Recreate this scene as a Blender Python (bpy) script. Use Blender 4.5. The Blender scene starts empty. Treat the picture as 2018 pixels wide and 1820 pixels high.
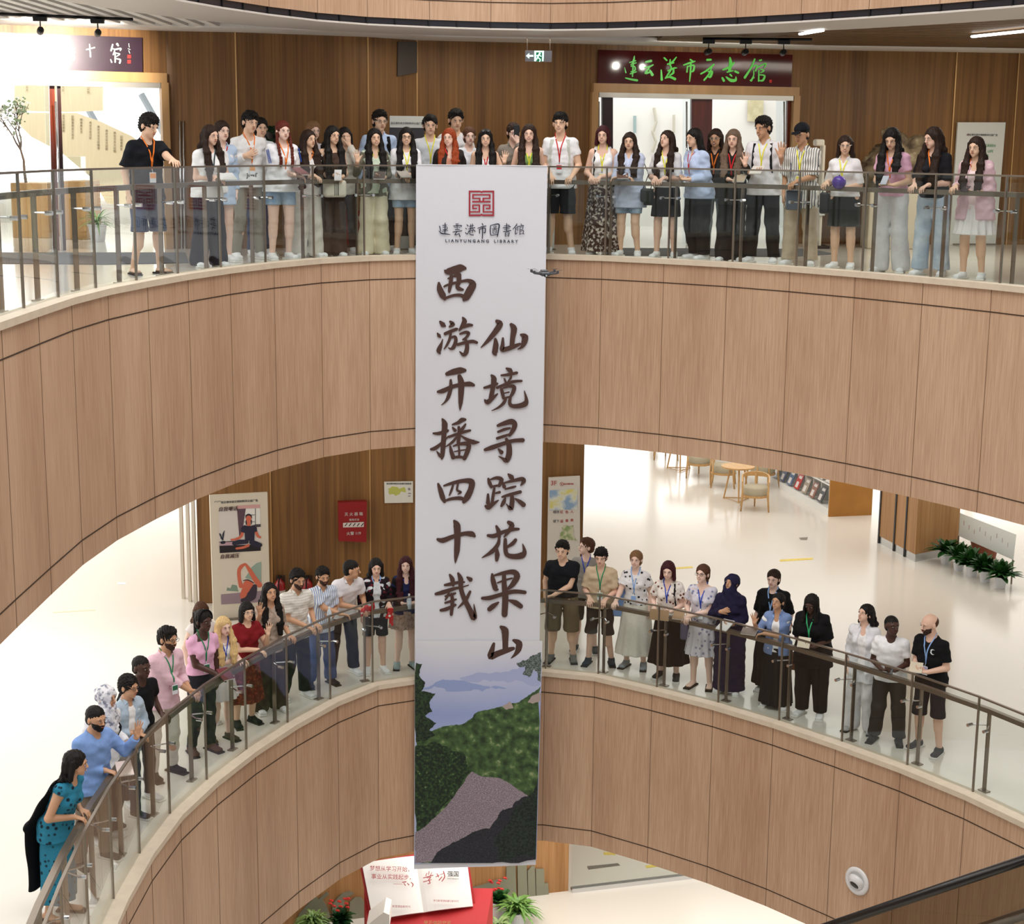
import bpy, bmesh, math, random
import numpy as np
from mathutils import Vector, Matrix
random.seed(7)
SC = bpy.context.scene
COL = SC.collection
R = math.radians
# ------------------------------------------------------------------ levels (metres, second floor = 0)
Z2, Z3, Z4 = 0.0, 5.789, 11.578
CZ = 13.006                      # eye height of the photographer (on the fourth floor, opposite side)
ZC = CZ + 1.48                   # ceiling over the fourth floor
FAS = 2.494                      # depth of the balcony fascias
# ------------------------------------------------------------------ camera
PIT, ROL, F = 0.1954, -0.0101, 3138.18
cp, sp = math.cos(PIT), math.sin(PIT)
RT = Vector((1, 0, 0)); UP = Vector((0, sp, cp)); FW = Vector((0, cp, -sp))
cr, sr = math.cos(ROL), math.sin(ROL)
CX = RT*cr - UP*sr
CY = RT*sr + UP*cr
CZv = -FW
cam = bpy.data.cameras.new('camera'); camo = bpy.data.objects.new('camera', cam); COL.objects.link(camo)
m = Matrix.Identity(4)
for i in range(3):
    m[i][0], m[i][1], m[i][2] = CX[i], CY[i], CZv[i]
m[0][3], m[1][3], m[2][3] = 0, 0, CZ
camo.matrix_world = m
cam.sensor_width = 36; cam.lens = F/2018*36; cam.clip_end = 300; cam.clip_start = 0.1
SC.camera = camo
SC.view_settings.view_transform = 'Standard'; SC.view_settings.look = 'None'
SC.view_settings.gamma = 1; SC.view_settings.exposure = 0.0
SC.view_settings.use_curve_mapping = False
# ------------------------------------------------------------------ daylight
w = bpy.data.worlds.new('world'); SC.world = w; w.use_nodes = True
w.node_tree.nodes['Background'].inputs[0].default_value = (1.0, 0.99, 0.98, 1)
w.node_tree.nodes['Background'].inputs[1].default_value = 0.64
def area(name, loc, sx, sy, power, rot=(0, 0, 0), col=(1, 0.97, 0.93), spread=None):
    l = bpy.data.lights.new(name, 'AREA'); l.shape = 'RECTANGLE'; l.size = sx; l.size_y = sy
    l.energy = power; l.color = col
    if spread: l.spread = R(spread)
    o = bpy.data.objects.new(name, l); o.location = loc; o.rotation_euler = rot; COL.objects.link(o); return o
LIGHTS = [('atrium_skylight', (0.5, 11, 24), 12, 16, 2700, (1, .98, .96)),
 ('ceiling_lamp_third_floor_left', (-10.5, 26, Z4-2.2), 9, 16, 860, (1, .99, .97)),
 ('ceiling_lamp_third_floor_right', (8, 31, Z4-2.2), 14, 14, 760, (1, .98, .95)),
 ('ceiling_lamp_third_floor_near_left', (-6.5, 15, Z4-2.2), 3.5, 10, 150, (1, .99, .97)),
 ('ceiling_lamp_third_floor_near_right', (10.5, 17, Z4-2.2), 6, 8, 150, (1, .96, .9)),
 ('ceiling_lamp_third_floor_middle', (-0.8, 22.9, Z4-2.2), 4, 1.2, 30, (1, .95, .88)),
 ('ceiling_lamp_second_floor', (1.5, 24, Z3-2.2), 8, 3, 260, (1, .97, .93)),
 ('ceiling_lamp_second_floor_right', (9, 27, Z3-2.2), 10, 12, 480, (1, .98, .96)),
 ('ceiling_lamp_fourth_floor', (-0.2, 22.3, ZC-.06), 3, .8, 27, (1, .92, .8)),
 ('ceiling_lamp_fourth_floor_right', (6.5, 21.5, ZC-.06), 3, 2, 125, (1, .92, .8)),
 ('ceiling_lamp_fourth_floor_left', (-7.5, 17, ZC-.06), 3, 5, 260, (.97, .98, 1)),
 ('exhibition_room_lamp_left', (-8.5, 25, ZC-.2), 6, 4, 170, (.93, .97, 1)),
 ('exhibition_room_lamp_right', (3, 28, ZC-.2), 4, 4, 100, (.93, .97, 1))]
for nm_, lc_, sx_, sy_, pw_, cl_ in LIGHTS: area(nm_, lc_, sx_, sy_, pw_, col=cl_)
# ------------------------------------------------------------------ pixel -> place helpers (frame 2018x1820)
def ray(px, py):
    u = (px-1009)/F; v = (py-910)/F
    return FW + CX*u - CY*v
def on_z(px, py, z):
    d = ray(px, py); t = (z-CZ)/d.z
    return Vector((d.x*t, d.y*t, z))
def on_y(px, py, Y):
    d = ray(px, py); t = Y/d.y
    return Vector((d.x*t, Y, CZ+d.z*t))
# ------------------------------------------------------------------ materials
MATS = {}
def mat(name, col, rough=0.6, metal=0.0, spec=0.5, noise=None, bump=None, emit=None, trans=None, coat=0, sheen=0):
    """noise=(scale xyz, amount, detail); bump=(scale xyz, strength)"""
    if name in MATS: return MATS[name]
    M = bpy.data.materials.new(name); M.use_nodes = True; nt = M.node_tree; b = nt.nodes['Principled BSDF']
    c = tuple(col)+(1,) if len(col) == 3 else col
    b.inputs['Base Color'].default_value = c; b.inputs['Roughness'].default_value = rough
    b.inputs['Metallic'].default_value = metal; b.inputs['Specular IOR Level'].default_value = spec
    M.diffuse_color = c
    if coat: b.inputs['Coat Weight'].default_value = coat
    if sheen: b.inputs['Sheen Weight'].default_value = sheen
    if emit: b.inputs['Emission Color'].default_value = tuple(emit[0])+(1,); b.inputs['Emission Strength'].default_value = emit[1]
    tc = None
    def coord(sc):
        nonlocal tc
        if tc is None: tc = nt.nodes.new('ShaderNodeTexCoord')
        mp = nt.nodes.new('ShaderNodeMapping'); mp.inputs['Scale'].default_value = sc
        nt.links.new(tc.outputs['Object'], mp.inputs['Vector']); return mp.outputs[0]
    if noise:
        sc, amt, det = noise
        n = nt.nodes.new('ShaderNodeTexNoise'); n.inputs['Scale'].default_value = 1; n.inputs['Detail'].default_value = det
        nt.links.new(coord(sc), n.inputs['Vector'])
        mr = nt.nodes.new('ShaderNodeMapRange'); mr.inputs[1].default_value = .25; mr.inputs[2].default_value = .75
        mr.inputs[3].default_value = 1-amt; mr.inputs[4].default_value = 1+amt
        nt.links.new(n.outputs[0], mr.inputs[0])
        mx = nt.nodes.new('ShaderNodeVectorMath'); mx.operation = 'SCALE'; mx.inputs[0].default_value = c[:3]
        nt.links.new(mr.outputs[0], mx.inputs['Scale']); nt.links.new(mx.outputs[0], b.inputs['Base Color'])
    if bump:
        sc, st = bump
        n = nt.nodes.new('ShaderNodeTexNoise'); n.inputs['Scale'].default_value = 1; n.inputs['Detail'].default_value = 2
        nt.links.new(coord(sc), n.inputs['Vector'])
        bp = nt.nodes.new('ShaderNodeBump'); bp.inputs['Strength'].default_value = st; bp.inputs['Distance'].default_value = .02
        nt.links.new(n.outputs[0], bp.inputs['Height']); nt.links.new(bp.outputs[0], b.inputs['Normal'])
    MATS[name] = M
    return M
def hexc(h):
    h = h.lstrip('#'); v = [int(h[i:i+2], 16)/255 for i in (0, 2, 4)]
    return tuple(((x+.055)/1.055)**2.4 if x > .04045 else x/12.92 for x in v)
def nodes_of(M): return M.node_tree, M.node_tree.nodes['Principled BSDF']
def two_noise_wood(name, c1, c2, rough, fine, band):
    """veneer: vertical grain, broad vertical bands and fine vertical fibres"""
    M = bpy.data.materials.new(name); M.use_nodes = True; nt, b = nodes_of(M)
    tc = nt.nodes.new('ShaderNodeTexCoord')
    def nz(sc, det):
        mp = nt.nodes.new('ShaderNodeMapping'); mp.inputs['Scale'].default_value = sc
        nt.links.new(tc.outputs['Object'], mp.inputs[0])
        n = nt.nodes.new('ShaderNodeTexNoise'); n.inputs['Scale'].default_value = 1; n.inputs['Detail'].default_value = det
        nt.links.new(mp.outputs[0], n.inputs['Vector']); return n.outputs[0]
    a = nz(fine, 3); c = nz(band, 2)
    mi = nt.nodes.new('ShaderNodeMath'); mi.operation = 'ADD'; nt.links.new(a, mi.inputs[0]); nt.links.new(c, mi.inputs[1])
    mr = nt.nodes.new('ShaderNodeMapRange'); mr.inputs[1].default_value = .72; mr.inputs[2].default_value = 1.28
    nt.links.new(mi.outputs[0], mr.inputs[0])
    mx = nt.nodes.new('ShaderNodeMix'); mx.data_type = 'RGBA'
    mx.inputs[6].default_value = c1+(1,); mx.inputs[7].default_value = c2+(1,)
    nt.links.new(mr.outputs[0], mx.inputs[0]); nt.links.new(mx.outputs[2], b.inputs['Base Color'])
    b.inputs['Roughness'].default_value = rough; b.inputs['Specular IOR Level'].default_value = .3
    MATS[name] = M
    return M
M_FASCIA = two_noise_wood('pale_oak_veneer', hexc('#aa876c'), hexc('#caaa8e'), .5, (70, 70, 2.2), (1.3, 1.3, .12))
M_WALL = two_noise_wood('brown_oak_panelling', hexc('#69492a'), hexc('#91693c'), .42, (28, 28, .5), (4.5, 4.5, .12))
M_WOODL = two_noise_wood('golden_oak_panelling', hexc('#946a40'), hexc('#b3885a'), .42, (40, 40, .8), (4, 4, .1))
M_SEAMV = mat('fine_panel_joint', hexc('#7a5d46'), .8)
M_SEAM = mat('dark_joint', hexc('#3a2717'), .8)
M_TRIM = mat('brass_edge', hexc('#c9a06a'), .35, .6)
M_LEDGE = mat('cream_stone_ledge', hexc('#cfc0ab'), .5, noise=((9, 9, 9), .06, 3))
M_FLOOR = mat('cream_epoxy_floor', hexc('#dad4c9'), .16, 0, .55, noise=((.25, .25, .25), .04, 2))
M_FLOOR4 = mat('pale_grey_epoxy_floor', hexc('#dcd6cc'), .14, 0, .55)
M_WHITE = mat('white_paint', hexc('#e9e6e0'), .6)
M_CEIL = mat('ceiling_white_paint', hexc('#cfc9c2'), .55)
M_DARK = mat('dark_ceiling_void', hexc('#15161b'), .8)
M_BLACK = mat('black_metal', hexc('#17171a'), .4, .3)
M_STEEL = mat('brushed_brown_steel', hexc('#8c8276'), .32, .85)
M_STEELD = mat('handrail_bronze_steel', hexc('#83776a'), .3, .75)
M_CHROME = mat('polished_chrome', hexc('#d5d7da'), .12, 1)
def glass_mat(name, tint, alpha, rough=0.0):
    M = bpy.data.materials.new(name); M.use_nodes = True; nt, b = nodes_of(M)
    out = nt.nodes['Material Output']
    tr = nt.nodes.new('ShaderNodeBsdfTransparent'); tr.inputs[0].default_value = tint+(1,)
    gl = nt.nodes.new('ShaderNodeBsdfGlossy'); gl.inputs['Roughness'].default_value = rough; gl.inputs[0].default_value = (1, 1, 1, 1)
    fr = nt.nodes.new('ShaderNodeLayerWeight'); fr.inputs[0].default_value = .5
    pw = nt.nodes.new('ShaderNodeMath'); pw.operation = 'POWER'; pw.inputs[1].default_value = 4.0; nt.links.new(fr.outputs['Facing'], pw.inputs[0])
    mu = nt.nodes.new('ShaderNodeMath'); mu.operation = 'MULTIPLY_ADD'; mu.inputs[1].default_value = .5*alpha; mu.inputs[2].default_value = .018*alpha
    nt.links.new(pw.outputs[0], mu.inputs[0])
    mx = nt.nodes.new('ShaderNodeMixShader'); nt.links.new(mu.outputs[0], mx.inputs[0])
    nt.links.new(tr.outputs[0], mx.inputs[1]); nt.links.new(gl.outputs[0], mx.inputs[2]); nt.links.new(mx.outputs[0], out.inputs[0])
    MATS[name] = M
    return M
M_GLASS = glass_mat('clear_balustrade_glass', (.92, .945, .935), 1.3)
M_GLASSD = glass_mat('smoky_escalator_glass', (.62, .60, .55), 1.2)
# ------------------------------------------------------------------ mesh helpers
def raw(name, V, Fc, m=None, parent=None, smooth=False, mats=None, midx=None):
    me = bpy.data.meshes.new(name)
    V = np.asarray(V, dtype=np.float32).reshape(-1, 3)
    if isinstance(Fc, np.ndarray) and Fc.ndim == 2:
        n, k = Fc.shape
        me.vertices.add(len(V)); me.vertices.foreach_set('co', V.ravel())
        me.loops.add(n*k); me.loops.foreach_set('vertex_index', Fc.astype(np.int32).ravel())
        me.polygons.add(n); me.polygons.foreach_set('loop_start', np.arange(0, n*k, k, dtype=np.int32))
        me.update(calc_edges=True)
    else:
        me.from_pydata([tuple(map(float, v)) for v in V], [], [tuple(int(i) for i in f) for f in Fc])
        me.update()
    if smooth: me.polygons.foreach_set('use_smooth', np.ones(len(me.polygons), dtype=bool))
    o = bpy.data.objects.new(name, me); COL.objects.link(o)
    for mm in (mats or ([m] if m else [])): me.materials.append(mm)
    if midx is not None: me.polygons.foreach_set('material_index', np.asarray(midx, dtype=np.int32))
    if parent: o.parent = parent
    return o
class MB:
    """collects shapes into ONE mesh"""
    def __init__(s): s.v = []; s.f = []; s.mi = []; s.cur = 0; s.M = Matrix.Identity(4)
    def add(s, V, Fc):
        b = len(s.v)
        s.v += [tuple(s.M @ Vector(v)) for v in V]; s.f += [tuple(b+i for i in f) for f in Fc]; s.mi += [s.cur]*len(Fc)
        return s
    def box(s, c, d, rz=0, tilt=None):
        hx, hy, hz = d[0]/2, d[1]/2, d[2]/2
        Q = Matrix.Rotation(rz, 3, 'Z')
        if tilt: Q = Q @ Matrix.Rotation(tilt[1], 3, tilt[0])
        V = [Vector(c)+Q @ Vector((x*hx, y*hy, z*hz)) for x in (-1, 1) for y in (-1, 1) for z in (-1, 1)]
        return s.add(V, [(0, 1, 3, 2), (4, 6, 7, 5), (0, 4, 5, 1), (2, 3, 7, 6), (0, 2, 6, 4), (1, 5, 7, 3)])
    def bbox(s, c, d, bev, rz=0, tilt=None):
        """box with bevelled edges"""
        bm = bmesh.new(); bmesh.ops.create_cube(bm, size=1)
        for v in bm.verts: v.co = Vector((v.co.x*d[0], v.co.y*d[1], v.co.z*d[2]))
        bmesh.ops.bevel(bm, geom=bm.edges[:], offset=bev, segments=3, profile=.5, affect='EDGES')
        Q = Matrix.Rotation(rz, 3, 'Z')
        if tilt: Q = Q @ Matrix.Rotation(tilt[1], 3, tilt[0])
        V = [Vector(c)+Q @ v.co for v in bm.verts]; Fc = [tuple(v.index for v in f.verts) for f in bm.faces]
        bm.free(); return s.add(V, Fc)
    def tube(s, pts, r, n=8, caps=True, flat=None):
        pts = [Vector(p) for p in pts]; k = len(pts)
        rr = r if isinstance(r, (list, tuple)) else [r]*k
        V = []; Fc = []; prev = None
        for i, p in enumerate(pts):
            d = (pts[min(i+1, k-1)]-pts[max(i-1, 0)])
            d = d.normalized() if d.length > 1e-9 else Vector((0, 0, 1))
            if prev is None:
                a = Vector((0, 0, 1)) if abs(d.z) < .9 else Vector((1, 0, 0))
                x = d.cross(a).normalized()
            else:
                x = (prev - d*prev.dot(d)).normalized()
            prev = x; y = d.cross(x)
            for j in range(n):
                t = 2*math.pi*j/n
                V.append(p + x*math.cos(t)*rr[i] + y*math.sin(t)*rr[i]*(flat or 1))
        for i in range(k-1):
            for j in range(n):
                a, b = i*n+j, i*n+(j+1) % n
                Fc.append((a, b, b+n, a+n))
        if caps: Fc += [tuple(range(n-1, -1, -1)), tuple((k-1)*n+j for j in range(n))]
        return s.add(V, Fc)
    def lathe(s, prof, c=(0, 0, 0), n=24):
        V = []; Fc = []
        for r, z in prof:
            for j in range(n):
                t = 2*math.pi*j/n; V.append((c[0]+r*math.cos(t), c[1]+r*math.sin(t), c[2]+z))
        for i in range(len(prof)-1):
            for j in range(n):
                a, b = i*n+j, i*n+(j+1) % n
                Fc.append((a, b, b+n, a+n))
        Fc += [tuple(range(n-1, -1, -1)), tuple((len(prof)-1)*n+j for j in range(n))]
        return s.add(V, Fc)
    def prism(s, poly, z0, z1):
        n = len(poly)
        V = [(p[0], p[1], z0) for p in poly]+[(p[0], p[1], z1) for p in poly]
        Fc = [tuple(range(n-1, -1, -1)), tuple(range(n, 2*n))]+[(i, (i+1) % n, (i+1) % n+n, i+n) for i in range(n)]
        return s.add(V, Fc)
    def quad(s, a, b, c, d): return s.add([a, b, c, d], [(0, 1, 2, 3)])
    def build(s, name, m, parent=None, smooth=False):
        ms = m if isinstance(m, list) else [m]
        return raw(name, s.v, s.f, parent=parent, smooth=smooth, mats=ms, midx=s.mi)
def tag(o, label=None, cat=None, group=None, kind=None):
    if label: o['label'] = label
    if cat: o['category'] = cat
    if group: o['group'] = group
    if kind: o['kind'] = kind
    return o
def thing(name, label, cat, loc=(0, 0, 0), rz=0, group=None):
    o = bpy.data.objects.new(name, None); COL.objects.link(o); o.empty_display_size = .1
    o.location = loc; o.rotation_euler = (0, 0, rz)
    return tag(o, label, cat, group)
def struct(o): o['kind'] = 'structure'; return o
def dup(o, loc=None, rz=None, label=None, group=None, parent=None):
    c = o.copy(); COL.objects.link(c)
    if parent: c.parent = parent
    if loc is not None: c.location = loc
    if rz is not None: c.rotation_euler = (0, 0, rz)
    if label: c['label'] = label
    if group: c['group'] = group
    for ch in list(o.children): dup(ch, parent=c)
    return c
# ------------------------------------------------------------------ text and brush strokes
def text_obj(name, s, size, m, M, parent=None, depth=.002, bold=0.0, align='CENTER', shear=0, vertical=False, sx=1.0):
    cu = bpy.data.curves.new(name, 'FONT'); cu.body = s; cu.size = size; cu.extrude = depth; cu.offset = bold
    cu.align_x = align; cu.align_y = 'CENTER'; cu.shear = shear; cu.resolution_u = 3
    o = bpy.data.objects.new(name, cu); COL.objects.link(o)
    bpy.context.view_layer.update()
    me = bpy.data.meshes.new_from_object(o.evaluated_get(bpy.context.evaluated_depsgraph_get()))
    COL.objects.unlink(o); bpy.data.objects.remove(o)
    me.materials.clear(); me.materials.append(m)
    r = bpy.data.objects.new(name, me); COL.objects.link(r)
    me.transform(Matrix.Diagonal((sx, 1, 1, 1))); me.transform(M)
    if parent: r.parent = parent
    return r
def face_matrix(origin, xdir, normal):
    """local x along xdir, local z along normal (out of the face), local y = up on the face"""
    x = Vector(xdir).normalized(); z = Vector(normal).normalized(); y = z.cross(x)
    M = Matrix.Identity(4)
    for i in range(3): M[i][0], M[i][1], M[i][2], M[i][3] = x[i], y[i], z[i], origin[i]
    return M
def stroke_mesh(name, strokes, to3, m, parent=None, thick=None):
    """brush strokes: each is [(x,y,w),...]; a smooth ribbon with round ends"""
    V = []; Fc = []
    for st in strokes:
        P = [np.array(p, float) for p in st]
        if len(P) == 1: P = P+[P[0]+np.array([.5, .5, 0])]
        # catmull subdivision
        Q = []
        for i in range(len(P)-1):
            p0, p1, p2, p3 = P[max(i-1, 0)], P[i], P[i+1], P[min(i+2, len(P)-1)]
            for t in (0, .25, .5, .75):
                q = .5*((2*p1)+(-p0+p2)*t+(2*p0-5*p1+4*p2-p3)*t*t+(-p0+3*p1-3*p2+p3)*t**3)
                q[2] = max(.5, p1[2]*(1-t)+p2[2]*t); Q.append(q)
        Q.append(P[-1])
        n = len(Q); L = []; Rr = []
        for i, q in enumerate(Q):
            d = Q[min(i+1, n-1)]-Q[max(i-1, 0)]; l = math.hypot(d[0], d[1]) or 1; d = d/l
            nx, ny = -d[1]*q[2]/2, d[0]*q[2]/2
            L.append((q[0]+nx, q[1]+ny)); Rr.append((q[0]-nx, q[1]-ny))
        def cap(q, d, sgn):
            r = q[2]/2; l = math.hypot(d[0], d[1]) or 1; a0 = math.atan2(d[1], d[0])
            return [(q[0]+r*math.cos(a0+sgn*math.pi/2-sgn*t), q[1]+r*math.sin(a0+sgn*math.pi/2-sgn*t)) for t in np.linspace(0, math.pi, 7)[1:-1]]
        b = len(V); V += [to3(*p) for p in L+Rr]
        Fc += [(b+i, b+i+1, b+n+i+1, b+n+i) for i in range(n-1)]
        for q, d, e in ((Q[-1], Q[-1]-Q[-2], 1), (Q[0], Q[0]-Q[1], 0)):
            r = q[2]/2; a0 = math.atan2(d[1], d[0])
            c = [(q[0]+r*math.cos(a0+t), q[1]+r*math.sin(a0+t)) for t in np.linspace(-math.pi/2, math.pi/2, 7)]
            bb = len(V); V += [to3(*p) for p in c]; Fc.append(tuple(range(bb, bb+7)))
    return raw(name, V, Fc, m, parent)
# =================================================================== THE BUILDING
P4 = [(-4.05, 5.0), (-4.1, 6.9), (-4.13, 8.8), (-4.15, 10.7), (-4.17, 11.6), (-4.18, 12.58), (-4.18, 13.58), (-4.17, 14.59), (-4.08, 15.57), (-3.9, 16.50), (-3.67, 17.45), (-3.37, 18.38), (-2.99, 19.26), (-2.51, 20.08), (-1.93, 20.66), (-1.15, 21.05), (-0.35, 21.28), (0.45, 21.35), (1.2, 21.12), (1.99, 20.68), (2.75, 20.16), (3.44, 19.52), (4.09, 18.80), (4.70, 18.04), (5.25, 17.26), (5.74, 16.42), (6.18, 15.55), (6.55, 14.65), (6.85, 13.7), (7.05, 12.7), (7.2, 11.0), (7.25, 9.0), (7.25, 7.0), (7.2, 5.0)]
P3 = [(-3.1, 5.0), (-3.25, 7.2), (-3.4, 9.2), (-3.52, 10.3), (-3.62, 11.31), (-3.72, 12.31), (-3.79, 13.31), (-3.82, 14.31), (-3.80, 15.32), (-3.7, 16.32), (-3.48, 17.28), (-3.18, 18.23), (-2.81, 19.15), (-2.37, 20.03), (-1.87, 20.72), (-1.1, 21.1), (-0.3, 21.35), (0.5, 21.38), (1.23, 21.18), (2.0, 20.65), (2.76, 20.06), (3.46, 19.41), (4.12, 18.69), (4.75, 17.94), (5.31, 17.15), (5.8, 16.3), (6.22, 15.42), (6.55, 14.5), (6.8, 13.5), (6.98, 12.5), (7.1, 11.0), (7.2, 9.0), (7.2, 7.0), (7.1, 5.0)]
def offs(P, d):
    """polyline moved d metres away from the void (negative: into the void)"""
    out = []; n = len(P)
    for i in range(n):
        a = Vector(P[max(i-1, 0)]); b = Vector(P[min(i+1, n-1)]); p = Vector(P[i])
        t = (b-a).normalized(); nr = Vector((-t.y, t.x))
        out.append(tuple(p+nr*d))
    return out
def far(p, X0=-17, X1=19, Y1=44):
    c = Vector((0.8, 6.0)); d = (Vector(p)-c); s = 1e9
    if p[1] < 5.6: d.y = 0
    if d.x < 0: s = min(s, (X0-c.x)/d.x)
    if d.x > 0: s = min(s, (X1-c.x)/d.x)
    if d.y > 0: s = min(s, (Y1-c.y)/d.y)
    return (c.x+d.x*s, (c.y if p[1] >= 5.6 else p[1])+d.y*s)
def slab(name, P, z, th, m, **k):
    V = []; Fc = []; n = len(P)
    pts = list(P); q = [far(p, **k) for p in pts]
    # keep the outer corners square
    outer = []
    for i in range(n): outer.append(q[i])
    for p, o in zip(pts, outer): V += [(p[0], p[1], z), (o[0], o[1], z), (p[0], p[1], z-th), (o[0], o[1], z-th)]
    for i in range(n-1):
        a, b = i*4, (i+1)*4
        Fc += [(a, a+1, b+1, b), (a+2, b+2, b+3, a+3), (a, b, b+2, a+2), (a+1, a+3, b+3, b+1)]
    # corner fillers
    X0, X1, Y1 = k.get('X0', -17), k.get('X1', 19), k.get('Y1', 44)
    for i in range(n-1):
        A, B = outer[i], outer[i+1]
        if abs(A[0]-B[0]) > 1e-3 and abs(A[1]-B[1]) > 1e-3:
            cx = X0 if min(A[0], B[0]) < 0 else X1
            b = len(V); V += [(A[0], A[1], z), (cx, Y1, z), (B[0], B[1], z), (A[0], A[1], z-th), (cx, Y1, z-th), (B[0], B[1], z-th)]
            Fc += [(b, b+1, b+2), (b+3, b+5, b+4)]
    return struct(raw(name, V, Fc, m))
slab('floor_third', P3, Z3, .25, M_FLOOR)
slab('floor_fourth', P4, Z4, .25, M_FLOOR4)
m = MB(); m.box((1, 22, Z2-.1), (40, 50, .2)); struct(m.build('floor_second', M_FLOOR))
# plain white ceilings below the slabs (seen only from lower stations)
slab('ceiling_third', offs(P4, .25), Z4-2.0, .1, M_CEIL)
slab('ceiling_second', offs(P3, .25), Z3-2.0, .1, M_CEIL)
def fascia(name, P, ztop, zbot):
    O = offs(P, -.12); I = offs(P, .10); O2 = offs(P, -.135)
    root = MB()
    def band(mb, A, B, z0, z1):
        for i in range(len(A)-1):
            a0, a1, b0, b1 = A[i], A[i+1], B[i], B[i+1]
            mb.add([(a0[0], a0[1], z0), (a1[0], a1[1], z0), (a1[0], a1[1], z1), (a0[0], a0[1], z1), (b0[0], b0[1], z0), (b1[0], b1[1], z0), (b1[0], b1[1], z1), (b0[0], b0[1], z1)],
                   [(0, 1, 2, 3), (4, 7, 6, 5), (3, 2, 6, 7), (0, 4, 5, 1)])
    band(root, O, I, zbot, ztop)
    f = struct(root.build('wall_'+name, M_FASCIA))
    s = MB(); G0 = offs(P, -.124); G1 = offs(P, -.11)
    for zz in ((ztop-.24), (zbot+.24)): band(s, G0, G1, zz-.006, zz+.006)
    so = s.build('panel_groove', M_SEAM); so.parent = f; s = MB()
    for i in range(1, len(P)-1):
        p = O[i]; q = Vector(P[i]); d = (Vector(p)-q).normalized()
        s.box((p[0]+d.x*.001, p[1]+d.y*.001, (ztop+zbot)/2), (.005, .006, ztop-zbot), rz=math.atan2(d.y, d.x))
    so = s.build('panel_joint', M_SEAMV); so.parent = f
    return f
fascia('balcony_fourth', P4, Z4-.03, Z4-FAS)
fascia('balcony_third', P3, Z3-.03, Z3-FAS)
ZF5 = CZ+1.55
fascia('balcony_fifth', P4, ZF5+2.4, ZF5+.02)
def ledge(name, P, z):
    O = offs(P, -.15); I = offs(P, .06); mb = MB()
    for i in range(len(O)-1):
        a0, a1, b0, b1 = O[i], O[i+1], I[i], I[i+1]
        for (z0, z1) in ((z-.03, z+.035),):
            mb.add([(a0[0], a0[1], z0), (a1[0], a1[1], z0), (a1[0], a1[1], z1), (a0[0], a0[1], z1), (b0[0], b0[1], z0), (b1[0], b1[1], z0), (b1[0], b1[1], z1), (b0[0], b0[1], z1)],
                   [(0, 1, 2, 3), (4, 7, 6, 5), (3, 2, 6, 7), (0, 4, 5, 1)])
    return struct(mb.build(name, M_LEDGE))
ledge('trim_1', P4, Z4); ledge('trim_2', P3, Z3)
# dark service strip and white soffit under the fifth floor
mb = MB(); O = offs(P4, -.10); I = offs(P4, .14)
for i in range(len(O)-1):
    a0, a1, b0, b1 = O[i], O[i+1], I[i], I[i+1]; z0, z1 = CZ+1.50, CZ+1.575
    mb.add([(a0[0], a0[1], z0), (a1[0], a1[1], z0), (a1[0], a1[1], z1), (a0[0], a0[1], z1), (b0[0], b0[1], z0), (b1[0], b1[1], z0), (b1[0], b1[1], z1), (b0[0], b0[1], z1)], [(0, 1, 2, 3), (4, 7, 6, 5), (3, 2, 6, 7), (0, 4, 5, 1)])
st = struct(mb.build('trim_3', mat('dark_strip', hexc('#24252e'), .35, .2)))
mb = MB()
for i in range(6, len(O)-5):
    for t in (0, .45):
        p = Vector(O[i]).lerp(Vector(O[i+1]), t); d = Vector(O[i+1])-Vector(O[i])
        mb.box((p.x, p.y, CZ+1.535), (.02, .03, .085), rz=math.atan2(d.y, d.x))
x = mb.build('strip_clip', M_BLACK); x.parent = st
def ring(name, A, B, z0, z1, m):
    mb = MB()
    for i in range(len(A)-1):
        a0, a1, b0, b1 = A[i], A[i+1], B[i], B[i+1]
        mb.add([(a0[0], a0[1], z0), (a1[0], a1[1], z0), (a1[0], a1[1], z1), (a0[0], a0[1], z1), (b0[0], b0[1], z0), (b1[0], b1[1], z0), (b1[0], b1[1], z1), (b0[0], b0[1], z1)], [(0, 1, 2, 3), (4, 7, 6, 5), (3, 2, 6, 7), (0, 4, 5, 1)])
    return mb.build(name, m)
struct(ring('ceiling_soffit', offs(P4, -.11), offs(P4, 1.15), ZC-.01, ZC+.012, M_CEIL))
# slatted ceiling: dark void with slats
slab('ceiling_void', offs(P4, 1.0), CZ+1.9, .05, M_DARK)
_E = offs(P4, 1.0)
def clear_x(y, side):
    """where the ceiling edge (1 m back from the void) is crossed at depth y"""
    xs = []
    for i in range(len(_E)-1):
        a, b = _E[i], _E[i+1]
        if (a[1]-y)*(b[1]-y) <= 0 and a[1] != b[1]: xs.append(a[0]+(b[0]-a[0])*(y-a[1])/(b[1]-a[1]))
    return (max(xs) if side > 0 else min(xs)) if xs else None
def clear_y(x):
    ys = []
    for i in range(len(_E)-1):
        a, b = _E[i], _E[i+1]
        if (a[0]-x)*(b[0]-x) <= 0 and a[0] != b[0]: ys.append(a[1]+(b[1]-a[1])*(x-a[0])/(b[0]-a[0]))
    return max(ys) if ys else None
mb = MB()
for i in range(46):       # right part: brown slats running across
    y = 15.0+i*.21; x0 = clear_x(y, 1); x0 = x0 if x0 is not None else 2.0
    if x0 < 15: mb.box(((x0+15)/2, y, ZC+.05), (15-x0, .15, .07))
sl = struct(mb.build('ceiling_slats_right', two_noise_wood('ceiling_brown_slats', hexc('#5e4730'), hexc('#7d6143'), .5, (2, 40, 2), (.2, 3, .2))))
mb = MB()
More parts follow.
